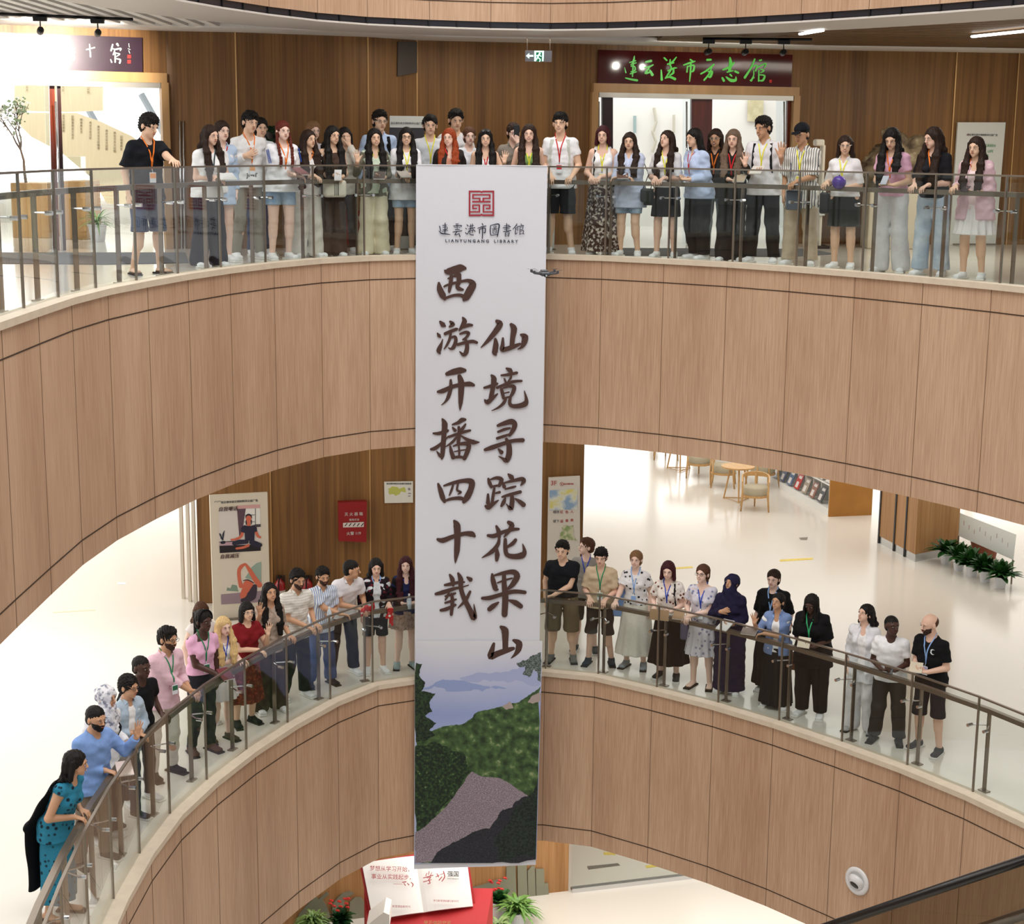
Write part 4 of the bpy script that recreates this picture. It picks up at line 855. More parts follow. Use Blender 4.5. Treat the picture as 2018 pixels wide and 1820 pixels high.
for (a_, b_, lab) in (((1578, 67), (1620, 60), 'short white linear lamp in the slatted ceiling at upper right'), ((1917, 72), (2080, 55), 'long white linear lamp in the slatted ceiling at the right edge')):
    A, B = on_z(a_[0], a_[1], ZC-.03), on_z(b_[0], b_[1], ZC-.03); mb = MB(); mb.tube([A, B], .035, 8, flat=.5); o = tag(mb.build('linear_lamp', mat('linear_lamp_glow', (1, 1, 1), .4, emit=((1, .98, .95), 5)), smooth=True), lab, 'lamp')
# poster stands, rock, security gate
def stand(name, px, pyt, pyb, zf, lab, m, th=.04, foot=True, cat='poster stand'):
    """free-standing board: px = (x left top, x right top, x right bottom, x left bottom)"""
    a, b = on_z(px[3], pyb[0], zf), on_z(px[2], pyb[1], zf); pl = Plane(a, b); root = thing(name, lab, cat, ((a.x+b.x)/2, (a.y+b.y)/2, zf))
    rp(pl.poly('board', [(px[0], pyt[0]), (px[1], pyt[1]), (px[2], pyb[1]), (px[3], pyb[0])], m, None, 0, th), root)
    mb = MB(); c = (a+b)/2; mb.box((c.x, c.y+.1, zf+.01), ((b-a).length*.9, .35, .02), rz=math.atan2((b-a).y, (b-a).x)); rp(mb.build('foot', M_STEEL), root)
    return pl, root
M_PST = mat('poster_white', hexc('#dfe2dc'), .45)
pl, st_ = stand('poster_stand', (1888, 1982, 1962, 1871), (241, 241), (482, 482), Z4, 'tall pale green-white poster stand against the wooden wall at the right end', M_PST)
rp(pl.text('heading', '连云港市讲文明树新风公益广告', 1936, 266, 4.6, mat('print_dark', hexc('#40464a'), .7), None, .01), st_); rp(pl.text('emblem', '⌒', 1908, 265, 9, mat('print_orange', hexc('#b05a30'), .7), None, .01), st_)
for i, t_ in enumerate(('GREEN', 'LIFE', '绿', '色', '生', '活')): rp(pl.text('green_lettering', t_, 1952-(i > 1)*8, 287+i*11, 7 if i < 2 else 9, mat('print_green', hexc('#4f9a5e'), .7), None, .01), st_)
pl, st_ = stand('poster_stand', (768, 836, 836, 766), (228, 229), (492, 492), Z4, 'dark grey poster stand with a white header behind the people left of the banner', mat('poster_charcoal', hexc('#3b3a40'), .5))
rp(pl.poly('header', [(768, 228), (836, 229), (836, 252), (768, 251)], M_PST, None, .004), st_); rp(pl.text('heading', '连云港市讲文明树新风公益广告', 802, 243, 4.6, mat('print_dark', hexc('#40464a'), .7), None, .01), st_)
rp(pl.poly('footer', [(766, 465), (836, 465), (836, 491), (766, 491)], M_PST, None, .004), st_)
q4 = Plane(W4[2], W4[3], .2)
fb = thing('fire_box', 'small red fire cabinet low on the wall behind the woman in brown', 'fire cabinet', q4.at(698, 450)); rp(q4.poly('cabinet_body', [(685, 415), (712, 415), (712, 482), (685, 482)], mat('fire_red', hexc('#8f1418'), .4), None, 0, .15), fb)
rp(q4.text('lettering', '火警', 699, 430, 9, M_WHITE, None, .008), fb); rp(q4.text('lettering', '119', 699, 465, 9, M_WHITE, None, .008), fb)
pl, st_ = stand('poster_stand', (1078, 1094, 1092, 1074), (430, 430), (492, 492), Z4, 'low white board edge showing beside the banner on the upper floor', M_PST)
# weathered ornamental rock on a plinth
rk = thing('ornamental_rock', 'pitted grey-brown ornamental rock on a dark plinth behind the woman in pink', 'rock', on_z(1745, 486, Z4)+Vector((0, -.3, 0)))
bm = bmesh.new(); bmesh.ops.create_icosphere(bm, subdivisions=5, radius=1)
from mathutils import noise as mnoise
for v in bm.verts:
    n_ = mnoise.fractal(v.co*1.6+Vector((3, 1, 5)), 1, 2, 4); c_ = mnoise.cell_vector(v.co*2.2).x; v.co = Vector((v.co.x*.44, v.co.y*.26, v.co.z*.42))*(1+.45*n_)
    v.co += Vector((.12*math.sin(v.co.z*5), 0, 0))
me = bpy.data.meshes.new('rock'); bm.to_mesh(me); bm.free(); me.polygons.foreach_set('use_smooth', [True]*len(me.polygons)); me.materials.append(speckle('weathered_rock', '#3e3022', '#7a6a50', 6, .35, .6, '#a39a80')); o = bpy.data.objects.new('rock', me); COL.objects.link(o); o.parent = rk; o.location = (0, 0, 1.27)
mb = MB(); mb.bbox((0, 0, .42), (.8, .5, .84), .02); mb.build('plinth', mat('cream_plinth', hexc('#cfc4ae'), .5), rk)
gp = thing('security_gate', 'white book security gate post beside the right doorway', 'security gate', on_z(1612, 488, Z4)); q = MB(); q.bbox((.0, 0, .75), (.05, .22, 1.5), .02); q.bbox((-.06, 0, 1.53), (.14, .22, .10), .03); q.build('antenna_panel', mat('ivory_plastic', hexc('#e6dfcf'), .35), gp)
q = MB(); q.bbox((0, 0, .02), (.26, .5, .04), .01); q.build('base', M_BLACK, gp); q = MB(); q.bbox((.01, -.12, .70), (.09, .03, .45), .01); q.build('cover', M_PST, gp)
# ------------------------------------------------------------------ THIRD FLOOR, left: poster stand with exercise drawings
pl, st_ = stand('poster_stand', (413, 527, 533, 421), (976, 970), (1222, 1213), Z3, 'tall cream poster stand with two flat drawings of a person stretching', mat('poster_cream', hexc('#d9cfbd'), .5), th=.06)
def pp(name, pts, col, k, m=None): return rp(pl.poly(name, [(400+x/6.275, 950+y/6.275) for x, y in pts], m or mat('print_'+col.strip('#'), hexc(col), .7), None, k), st_)
def ps(name, st, col, k): return rp(strokes_on(pl, name, st, mat('print_'+col.strip('#'), hexc(col), .7), None, 400, 950, 6.275, k), st_)
rp(pl.text('heading', '连云港市讲文明树新风公益广告', 472, 988, 5.2, mat('print_dark', hexc('#40464a'), .7), None, .004, bold=.0003), st_)
rp(pl.text('emblem', '⌒⌒', 429, 988, 8, mat('print_dark', hexc('#40464a'), .7), None, .004), st_)
rp(pl.text('title', '自我嘲话', 449, 1003, 9.5, mat('print_maroon', hexc('#40181a'), .7), None, .012, bold=.0005, shear=.2), st_); rp(pl.text('title', '自我减压', 452, 1096, 9.5, mat('print_maroon', hexc('#40181a'), .7), None, .012, bold=.0005, shear=.2), st_)
pp('drawing_background', [(195, 320), (708, 310), (715, 845), (205, 875)], '#d8d2cc', .003); pp('drawing_ribbon', [(410, 290), (706, 275), (706, 318), (412, 328)], '#cf9f9c', .004)
pp('drawing_curtain', [(420, 330), (530, 325), (495, 560), (450, 680)], '#5c4450', .005); pp('drawing_floor', [(203, 785), (715, 765), (715, 845), (207, 875)], '#1c171c', .006); pp('drawing_mat', [(203, 740), (380, 735), (380, 780), (205, 782)], '#b99aa4', .007); pp('drawing_window', [(520, 330), (708, 322), (708, 520), (505, 525)], '#e6e4de', .004)
ps('drawing_window_bars', [[(648, 325, 7), (648, 525, 7)], [(520, 408, 6), (640, 402, 6)], [(510, 490, 6), (640, 488, 6)], [(650, 528, 14), (708, 525, 14)], [(660, 545, 14), (708, 542, 14)], [(203, 738, 8), (380, 730, 8)]], '#2a2430', .0072)
ps('drawing_plant', [[(235, 745, 36), (262, 742, 36)], [(240, 715, 10), (215, 650, 22), (205, 632, 8)], [(245, 712, 12), (250, 650, 24), (265, 598, 6)], [(238, 700, 8), (222, 690, 14)]], '#232a3c', .0076)
ps('drawing_hair', [[(565, 430, 84)], [(535, 470, 16), (535, 520, 12)], [(597, 470, 14), (598, 515, 10)]], '#221c28', .0084)
ps('drawing_skin', [[(564, 445, 70), (564, 475, 60)], [(565, 490, 42), (566, 535, 46)], [(490, 610, 36), (470, 670, 34), (400, 705, 26), (350, 710, 22)], [(655, 610, 34), (680, 665, 32), (708, 680, 26)], [(415, 818, 26), (500, 805, 30), (560, 780, 34)]], '#d06a50', .009)
pp('drawing_shirt', [(470, 565), (510, 530), (550, 540), (590, 540), (640, 525), (665, 560), (668, 608), (640, 615), (635, 720), (520, 725), (515, 625), (470, 615)], '#262238', .0125)
ps('drawing_legs', [[(385, 755, 50), (450, 740, 60), (540, 735, 50)], [(600, 740, 60), (660, 765, 70), (708, 775, 50)]], '#262238', .013)
pp('drawing_background', [(218, 930), (722, 985), (724, 1480), (226, 1510)], '#d9cfc0', .003); pp('drawing_hill', [(560, 1120), (600, 1050), (660, 1000), (722, 982), (722, 1240), (520, 1180)], '#93a899', .004); pp('drawing_ground', [(222, 1385), (722, 1340), (724, 1480), (226, 1510)], '#95808a', .005); pp('drawing_bush', [(290, 1340), (300, 1300), (340, 1310), (360, 1265), (420, 1275), (430, 1330), (440, 1350)], '#7f9484', .0054)
ps('drawing_skin', [[(520, 1010, 26), (470, 1045, 48), (445, 1100, 46), (450, 1200, 44), (470, 1280, 56)], [(528, 1015, 26), (580, 1090, 50), (640, 1190, 62), (700, 1270, 64)], [(560, 1270, 130), (540, 1330, 120), (500, 1400, 90)]], '#d06a50', .006)
ps('drawing_clothes', [[(640, 1290, 60), (600, 1400, 120), (540, 1450, 70), (490, 1460, 50)], [(500, 1215, 10), (560, 1208, 14), (630, 1245, 10)]], '#3a2f3c', .009)
# fire cabinet, wall map, extinguishers
pf = Plane(C3[2], C3[3], .05)
fb = thing('fire_cabinet', 'red wall-mounted fire extinguisher box with white lettering on the lower balcony wall', 'fire cabinet', pf.at(695, 1030)); M_FR = mat('fire_red', hexc('#8f1418'), .4)
rp(pf.poly('cabinet_body', [(667, 990), (723, 988), (722, 1068), (668, 1066)], M_FR, None, .10, .15), fb); M_LT = mat('lettering_white', hexc('#d8cfc8'), .6)
rp(pf.text('lettering', '灭 火 器 箱', 697, 1013, 7.5, M_LT, None, .106), fb); rp(pf.text('lettering', '火警 119', 697, 1051, 7.5, M_LT, None, .106, bold=.0003), fb); rp(pf.text('lettering', '使用方法', 698, 1024, 5, M_LT, None, .106), fb)
rp(pf.poly('instruction_label', [(676, 1030), (717, 1028), (717, 1038), (676, 1039)], M_LT, None, .105), fb); rp(strokes_on(pf, 'label_drawings', [[(680+i*8, 1036, 1.6), (684+i*8, 1031, 1.6)] for i in range(5)], M_BLACK, None, 0, 0, 1.0, .108), fb)
pm = Plane(C3[3], C3[4], .02)
mp = thing('wall_map', 'small framed white map with a yellow-green region on the wooden wall left of the banner', 'map', pm.at(786, 970)); rp(pm.poly('sheet', [(757, 949), (814, 948), (814, 990), (758, 991)], mat('map_paper', hexc('#dcd9cf'), .5), None, .01, .02), mp)
rp(pm.poly('region', jag([(764, 962), (775, 958), (786, 963), (798, 960), (800, 970), (788, 972), (780, 977), (768, 975)], 2, 2), mat('map_green', hexc('#b9bd5c'), .6), None, .012), mp)
rp(pm.text('title', '连云港市第四次全国文物普查', 786, 953, 3.8, mat('print_dark', hexc('#40464a'), .7), None, .013, bold=.0003), mp); rp(strokes_on(pm, 'legend', [[(806, 963, 5)], [(805, 972, 2), (809, 972, 2)], [(805, 977, 2), (808, 977, 2)]], mat('map_grey', hexc('#8c8a92'), .6), None, 0, 0, 1.0, .013), mp)
for i, (ex_, lab) in enumerate(((552, 'red fire extinguisher on the wall left of the man in the white polo shirt'), (606, 'red fire extinguisher between the heads of the two bearded men'))):
    b = pf.at(ex_, 1190, .14); e = thing('fire_extinguisher', lab, 'fire extinguisher', (b.x, b.y, b.z), 0, 'fire extinguishers on the lower wall')
    mb = MB(); mb.lathe([(.075, 0), (.085, .02), (.085, .33), (.06, .38), (.03, .40), (.03, .43)], n=18); mb.build('cylinder', mat('extinguisher_red', hexc('#a01a1a'), .25, 0, .6), e, smooth=True)
    mb = MB(); mb.box((0, -.01, .45), (.05, .12, .03)); mb.tube([(0, -.05, .43), (0, -.12, .40), (0, -.12, .1)], .011, 6); mb.build('valve_and_hose', M_BLACK, e); mb = MB(); mb.lathe([(.0865, .10), (.0865, .24)], n=18); mb.build('label', M_LT, e)
    mb = MB(); mb.box((0, .09, .2), (.14, .06, .5)); mb.build('bracket', M_SEAM, e)
# 3F poster stand right of the banner
pl = Plane(C3[3], C3[4], .16); st_ = thing('poster_stand', 'white floor directory board marked 3F with a colourful sketch right of the banner', 'poster stand', pl.at(1110, 1170))
rp(pl.poly('board', [(1081, 941), (1143, 938), (1143, 1178), (1077, 1178)], mat('board_pale', hexc('#d8d2c8'), .45), None, 0, .05), st_); rp(pl.text('floor_number', '3F', 1091, 952, 13, mat('print_red', hexc('#b23a34'), .6), None, .006), st_)
rp(pl.text('logo', 'ⓢ', 1107, 954, 9, mat('print_red', hexc('#b23a34'), .6), None, .006, bold=.0003), st_); rp(pl.text('logo_text', '连云港图书馆', 1120, 953.5, 3.4, mat('print_red', hexc('#b23a34'), .6), None, .006, bold=.0003), st_)
rp(pl.poly('sketch', [(1083, 966), (1138, 963), (1138, 1003), (1083, 1005)], speckle('sketch_wash', '#8aa6c4', '#d9dcd0', 5, .4, .55, '#d8cf7a'), None, .006), st_); rp(pl.poly('sketch', jag([(1107, 1040), (1112, 1034), (1120, 1038), (1130, 1034), (1130, 1055), (1138, 1066), (1103, 1064)], 2, 2), speckle('sketch_green', '#8ba06a', '#c8c8a8', 12), None, .006), st_)
for t_, x_, y_, c_ in (('顺序', 1096, 1009, '#6a6a6a'), ('红', 1107, 1009, '#b23a34'), ('色', 1117, 1009, '#b23a34'), ('人', 1127, 1008, '#b23a34'), ('楼下', 1096, 1027, '#6a6a6a'), ('益', 1107, 1027, '#b23a34'), ('善', 1117, 1026, '#b23a34'), ('美', 1127, 1025, '#b23a34')):
    rp(pl.text('lettering', t_, x_, y_, 6.5, mat('print_'+c_.strip('#'), hexc(c_), .6), None, .006), st_)
# ------------------------------------------------------------------ THIRD FLOOR, right: reading corner
M_OAK = mat('light_oak', hexc('#c49a62'), .45, noise=((12, 12, 12), .12, 2)); M_UPH = mat('beige_upholstery', hexc('#b3aa92'), .9, bump=((90, 90, 90), .2))
def armchair(loc, rz, lab):
    """low wooden armchair: drum seat, four legs, curved back rail; front looks along local -y"""
    t = thing('armchair', lab, 'armchair', loc, rz, 'wooden armchairs of the reading corner')
    mb = MB(); pr = [(.0, .30), (.235, .30), (.26, .32), (.262, .46), (.245, .485), (.0, .49)]; mb.lathe(pr[1:5], n=28); mb.build('seat', M_UPH, t, smooth=True)
    mb = MB(); mb.lathe([(.262, .275), (.275, .28), (.275, .315), (.262, .32)], n=28); mb.build('seat_rim', M_OAK, t)
    for a in (-1, 1):
        for b in (-1, 1):
            mb = MB(); x, y = a*.25, b*.22; top = .66 if b > 0 else .60; mb.tube([(x*1.12, y*1.15, 0), (x*1.02, y, .30), (x*1.05, y*1.02, top)], [.016, .022, .018], 8); mb.build('leg', M_OAK, t, smooth=True)
    mb = MB(); mb.tube([(0, .275, 0), (0, .285, .30), (0, .27, .70)], [.015, .02, .016], 8); mb.build('leg', M_OAK, t, smooth=True)
    pts = [(-.27, -.24, .60)]+[(.275*math.sin(a), .06+.235*math.cos(a), .66+.03*math.cos(a)) for a in np.linspace(-1.45, 1.45, 11)]+[(.27, -.24, .60)]
    V = []; Fc = []
    for i, p in enumerate(pts):
        hgt = .035 if i in (0, len(pts)-1) else .045+.05*math.sin(math.pi*(i-1)/10); d = Vector((p[0], p[1], 0)).normalized()*.014; p = Vector(p)
        V += [p-d-Vector((0, 0, hgt/2)), p+d-Vector((0, 0, hgt/2)), p+d+Vector((0, 0, hgt/2)), p-d+Vector((0, 0, hgt/2))]
    for i in range(len(pts)-1):
        for k in range(4): a_, b_ = i*4+k, i*4+(k+1) % 4; Fc.append((a_, b_, b_+4, a_+4))
    Fc += [(3, 2, 1, 0), tuple((len(pts)-1)*4+k for k in range(4))]; raw('back_rail', V, Fc, M_OAK, t); return t
def ptable(loc, lab):
    t = thing('round_table', lab, 'table', loc, 0, 'round oak tables of the reading corner'); mb = MB(); mb.lathe([(.34, .70), (.35, .705), (.35, .73), (.34, .735)], n=32); mb.build('table_top', M_OAK, t)
    for a in (.5, 2.6, 4.7): mb = MB(); mb.tube([(.30*math.cos(a), .30*math.sin(a), 0), (.16*math.cos(a), .16*math.sin(a), .705)], [.016, .02], 8); mb.build('leg', M_OAK, t)
    mb = MB(); mb.tube([(.29*math.cos(a), .29*math.sin(a), .02) for a in (.5, 2.6, 4.7, .5)], .012, 6); mb.build('stretcher', M_OAK, t); return t
ch = armchair(on_z(1487, 1003, Z3), R(-8), 'oak armchair with its back to us, nearest of the reading corner')
def place(src, loc, rz, lab): return dup(src, loc, rz, label=lab)
place(ch, on_z(1425, 957, Z3), R(80), 'oak armchair facing right beside the nearer round table'); place(ch, on_z(1377, 938, Z3), R(-6), 'oak armchair with its back to us behind the nearer round table'); place(ch, on_z(1502, 958, Z3), R(200), 'oak armchair mostly hidden behind the nearest armchair'); place(ch, on_z(1312, 903, Z3), R(-4), 'farthest oak armchair, only its legs showing under the balcony edge')
tb = ptable(on_z(1452, 985, Z3), 'round oak table in front of the nearest armchair'); c_ = place(tb, on_z(1338, 925, Z3), 0, 'round oak table cut off by the balcony edge, farther away'); 
# magazine shelf
A = on_z(1635, 1018, Z3); B = on_z(1530.7, 958.6, Z3); dr = (B-A).normalized(); Ls = 9.2; nrm_ = Vector((-dr.y, dr.x, 0)); nrm_ = nrm_ if nrm_.x < 0 else -nrm_
E1 = on_z(1712, 1013, Z3); dep = min(1.0, (E1-A).length)
sh = thing('magazine_shelf', 'long low white magazine shelf with a golden wood end panel', 'shelf', A); Hs = 1.12
def loc2(u, v, z): return dr*u-nrm_*v+Vector((0, 0, z))
mb = MB(); 
def lbox(mb, u0, u1, v0, v1, z0, z1):
    V = [loc2(u, v, z) for u in (u0, u1) for v in (v0, v1) for z in (z0, z1)]; mb.add(V, [(0, 1, 3, 2), (4, 6, 7, 5), (0, 4, 5, 1), (2, 3, 7, 6), (0, 2, 6, 4), (1, 5, 7, 3)])
lbox(mb, .04, Ls, .0, dep, 0, .14); lbox(mb, .04, Ls, dep*.55, dep*.58, .14, Hs); lbox(mb, .04, Ls, .0, dep, Hs-.03, Hs); lbox(mb, .04, Ls, .02, dep*.55, .60, .63)
nc = 22
for i in range(nc+1): u = .04+(Ls-.04)*i/nc; lbox(mb, u-.012, u+.012, .16, dep*.55, .14, Hs)
mb.build('carcass', mat('shelf_white', hexc('#e8e8e4'), .4), sh); mb = MB(); lbox(mb, 0, .04, -.02, dep+.02, 0, Hs+.02); mb.build('end_panel', mat('golden_wood_panel', hexc('#a8742f'), .5, noise=((3, 3, 3), .08, 2)), sh)
mcol = ['#3a4a63', '#8f9aa8', '#b8302c', '#2c2c30', '#c9c4ba', '#5b6f8e', '#8a5a48', '#d8d4cc', '#44506a', '#9c8f7c']
mlabs = ['nearest the wood end', 'second from the wood end', 'third from the wood end', 'fourth from the wood end', 'fifth from the wood end', 'sixth from the wood end', 'seventh from the wood end', 'eighth from the wood end', 'ninth from the wood end', 'tenth from the wood end', 'eleventh from the wood end', 'twelfth from the wood end']
for row, zz in ((0, .17), (1, .65)):
    for i in range(12 if row == 0 else 5):
        if row == 0 and i == 0: continue
        u = .04+(Ls-.04)*(i+.5)/nc; cc = mcol[(i*3+row*4) % 10]; o0 = Vector(A)+loc2(u, .03, zz)
        mg = thing('magazine', 'magazine on the %s row of the white shelf, %s' % ('lower' if row == 0 else 'upper', mlabs[i]), 'magazine', o0, 0, 'magazines on the white shelf')
        q = MB(); w_ = .13; V = [dr*a+(-nrm_)*(.12*t)+Vector((0, 0, .30*t)) for t in (0, 1) for a in (-w_, w_)]; V2 = [v-nrm_*.012 for v in V]; q.add(V+V2, [(0, 1, 3, 2), (4, 6, 7, 5), (0, 2, 6, 4), (1, 5, 7, 3), (2, 3, 7, 6), (0, 4, 5, 1)]); q.build('cover', mat('magazine_'+cc.strip('#'), hexc(cc), .35), mg)
        q = MB(); V = [dr*a+(-nrm_)*(.12*t)+nrm_*.002+Vector((0, 0, .30*t)) for t, a in ((.72, -.09), (.72, .06), (.9, .06), (.9, -.09))]; q.add(V, [(0, 1, 2, 3)]); V = [dr*a+(-nrm_)*(.12*t)+nrm_*.002+Vector((0, 0, .30*t)) for t, a in ((.1, -.05), (.1, .08), (.5, .08), (.5, -.05))]; q.add(V, [(0, 1, 2, 3)]); q.build('cover_picture', mat('magazine_pale', hexc('#d9d4d0'), .4), mg)
# plants by the column
for i, (px, py, lab) in enumerate(((1863, 1113, 'nearest the wooden column'), (1889, 1126, 'second from the wooden column'), (1915, 1138, 'in the middle of the row'), (1941, 1149, 'second from the right end of the row'), (1971, 1161, 'at the right end of the row'))):
    leafy('potted_plant', on_z(px, py-3, Z3), 'leafy green plant in a white pot, '+lab, 'plant', 90, .42, .10, 20+i, '#24501f', 1.15, .95, (.11, .20, M_POTW), 'row of potted plants by the wooden column', curve=.35)
pt = leafy('planter', on_z(1955, 1112, Z3)+Vector((0, .5, 0)), 'reddish wooden planter with pale leaves behind the row of potted plants', 'planter', 50, .5, .05, 31, '#5f8a3c', .9, .9, (.28, .4, mat('terracotta', hexc('#7a3a20'), .6)))
# white hanging sheet at the right
Pq = [on_y(1893, 1011, 27.7), on_y(2003, 1053, 26.2), on_y(1997, 1103, 26.2), on_y(1890, 1056, 27.7)]
wsx = thing('information_board', 'white display panel with faint small figures above the potted plants', 'panel', Pq[3]); V = [p-Pq[3] for p in Pq]; V += [v+Vector((.0, .04, 0)) for v in V]
raw('panel_board', V, [(0, 1, 2, 3), (7, 6, 5, 4), (0, 4, 5, 1), (2, 6, 7, 3), (1, 5, 6, 2), (0, 3, 7, 4)], M_PST, wsx)
mb = MB()
for p_ in (V[3], V[2]):
    q_ = Vector(p_)+Vector((0, .02, 0)); mb.tube([q_, Vector((q_.x, q_.y, Z3-Pq[3].z))], .015, 6)
mb.build('post', M_STEEL, wsx); dd = (V[1]-V[0]).normalized()
for i in range(9): q = MB(); c_ = V[0].lerp(V[1], .08+.1*i)+(V[3]-V[0])*(.35+.1*(i % 3))-Vector((0, .004, 0)); q.box(c_, (.03, .004, .08)); q.build('small_figure', mat('faint_print', hexc('#c0a8a4'), .7), wsx)
# floor tapes and sockets
M_TAPE = mat('yellow_tape', hexc('#d8bf4a'), .5, noise=((30, 30, 30), .2, 2))
for pts, z, lab in (([(1537, 1102), (1602, 1098.5), (1602, 1102), (1537, 1106)], Z3, 'yellow tape strip on the third floor above the navy headscarf'), ([(1312, 1119), (1364, 1115), (1366, 1118.5), (1314, 1122)], Z3, 'yellow tape strip on the floor right of the wine-red hair'), ([(104, 1205), (188, 1200), (188, 1202), (104, 1207)], Z3, 'pale worn tape strip on the lower left floor'), ([(1189, 1678), (1214, 1679), (1213, 1684), (1190, 1684)], Z2, 'yellow tape strip nearest the wall on the ground level'), ([(1271, 1705), (1300, 1701), (1304, 1706), (1274, 1710)], Z2, 'yellow tape strip farther right on the ground level')):
    floor_poly('floor_tape', pts, z, M_TAPE if 'pale' not in lab else mat('pale_tape', hexc('#d6cba8'), .5), lab, 'floor tape', .003)
floor_poly('floor_socket', [(1575, 1059), (1592, 1058), (1590, 1063), (1578, 1063)], Z3, M_STEEL, 'grey metal floor socket on the right part of the third floor', 'floor socket', .006)
floor_poly('floor_socket', [(232, 1147), (248, 1147), (248, 1151), (232, 1151)], Z3, M_PST, 'pale floor socket on the bright left floor', 'floor socket', .006)
# ------------------------------------------------------------------ SECOND FLOOR: open book sculpture, plants, skyline
bo_ = on_y(835, 1797, 23.6); pbk = Plane(bo_, normal=(0.10, -.80, .60)); bk = thing('book_sculpture', 'giant open white book on a red stand with red Chinese lettering', 'sculpture', bo_)
M_PAGE = mat('book_page_white', hexc('#eeece8'), .45); M_CVR = mat('book_cover_red', hexc('#a8141a'), .4); M_RT = mat('red_lettering', hexc('#a02226'), .5)
def page(pts, bulge, parent):
    """pts: spine top, spine bottom, outer bottom, outer top"""
    a, b, c, d = [pbk.at(*p) for p in pts]; V = []; Fc = []; n = 12
    for i in range(n+1):
        t = i/n; h_ = bulge*math.sin(math.pi*min(1, t*1.15))**.8 if t < .87 else bulge*math.sin(math.pi*1.0005)*0+bulge*.45*(1-(t-.87)/.13*.6)
        h_ = bulge*(math.sin(math.pi*t**.7)*.75+.12*t)
        for (p, q) in ((a, d), (b, c)): V.append(p.lerp(q, t)+pbk.n*h_)
    m0 = len(V); V += [v-pbk.n*(.06+0*1) for v in V]
    for i in range(n): k = i*2; Fc += [(k, k+1, k+3, k+2), (m0+k, m0+k+2, m0+k+3, m0+k+1), (k, k+2, m0+k+2, m0+k), (k+1, m0+k+1, m0+k+3, k+3)]
    Fc += [(0, m0, m0+1, 1), (2*n, 2*n+1, m0+2*n+1, m0+2*n)]
    return rp(raw('pages', V, Fc, M_PAGE, None), parent)
page([(818, 1686), (835, 1797), (735, 1812), (713, 1700)], .07, bk); page([(818, 1686), (835, 1797), (932, 1785), (917, 1672)], .07, bk)
rp(pbk.poly('cover', [(708, 1700), (731, 1816), (835, 1803), (938, 1790), (920, 1670), (818, 1682)], M_CVR, None, -.07, .05), bk)
rp(pbk.text('lettering', '梦想从学习开始，', 771, 1712, 10.6, M_RT, None, .125, bold=.0003), bk); rp(pbk.text('lettering', '事业从实践起步，', 774, 1728, 10.6, M_RT, None, .125, bold=.0003), bk); rp(pbk.text('lettering', '——', 784, 1741, 9, M_RT, None, .125), bk)
rp(strokes_on(pbk, 'signature', [[(793, 1738, 1.5), (800, 1737, 2)], [(796, 1740, 1.5), (799, 1744, 1.5)], [(803, 1740, 1.6), (806, 1743, 1.8)], [(810, 1738, 1.4), (814, 1742, 2), (812, 1747, 1.2)]], M_RT, None, 0, 0, 1.0, .125), bk)
rp(strokes_on(pbk, 'calligraphy', [[(1290, 365, 5), (1280, 390, 7)], [(1310, 350, 6), (1305, 380, 6)], [(1335, 360, 5), (1322, 385, 6)], [(1258, 410, 7), (1345, 385, 8)], [(1290, 410, 6), (1325, 402, 7), (1305, 425, 7)], [(1305, 425, 7), (1318, 455, 9), (1298, 460, 5)], [(1258, 445, 7), (1330, 425, 6)], [(1380, 370, 6), (1395, 400, 8)], [(1370, 400, 6), (1400, 385, 6)], [(1400, 430, 8), (1425, 400, 7)], [(1440, 350, 8), (1450, 400, 9), (1425, 440, 7)], [(1410, 380, 5), (1440, 370, 5)]], M_RT, None, 560, 1640, 4.586, .125), bk)
rp(pbk.text('lettering', '强国', 893, 1722, 11.5, M_BLACK, None, .125, bold=.001), bk); rp(pbk.text('lettering', 'XUEXI QIANGGUO', 893, 1731, 2.6, M_BLACK, None, .125), bk)
rp(pbk.text('small_line', '新思想◎新时代', 791, 1786, 5.2, M_RT, None, .125, bold=.0), bk); rp(pbk.text('small_line', '学习新思想◎建功新时代', 879, 1775, 4.6, M_RT, None, .125, bold=.0), bk)
mb = MB(); b0 = Vector(bo_); mb.bbox((0, .25, -b0.z/2-.12), (1.35, .8, b0.z-.24+.0), .02); o = mb.build('stand', M_CVR, bk)
mb = MB(); mb.add([Vector((-.85, -.45, -.30)), Vector((.95, -.55, -.30)), Vector((1.1, .5, .18)), Vector((-1.0, .5, .18)), Vector((-.85, -.45, -.55)), Vector((.95, -.55, -.55)), Vector((1.1, .5, -.55)), Vector((-1.0, .5, -.55))], [(0, 1, 2, 3), (7, 6, 5, 4), (0, 4, 5, 1), (1, 5, 6, 2), (2, 6, 7, 3), (3, 7, 4, 0)]); mb.build('sloping_base', mat('red_cloth', hexc('#b3151b'), .6), bk)
pt_ = Plane((0, 23.0), (1, 23.0)); rp(pt_.text('lettering', '学习体验空间', 862, 1818, 9, mat('gold_lettering', hexc('#d8b070'), .5), None, .02, bold=.0003), bk)
p5 = Plane((-6, 22.6), (2, 22.6)); o = p5.poly('white_box', [(722, 1824), (756, 1797), (767, 1802), (767, 1830), (722, 1834)], M_WHITE, None, 0, .5); tag(o, 'white angular box top just in front of the giant open book', 'box')
pl2 = Plane(C2[1], C2[2], .05); pl3 = Plane(C2[2], C2[3], .05); M_SIL = mat('silver_green_metal', hexc('#8e8f7c'), .4, .5)
sk = thing('skyline_relief', 'silver metal skyline silhouette on the wooden wall left of the giant book', 'relief', pl2.at(670, 1790))
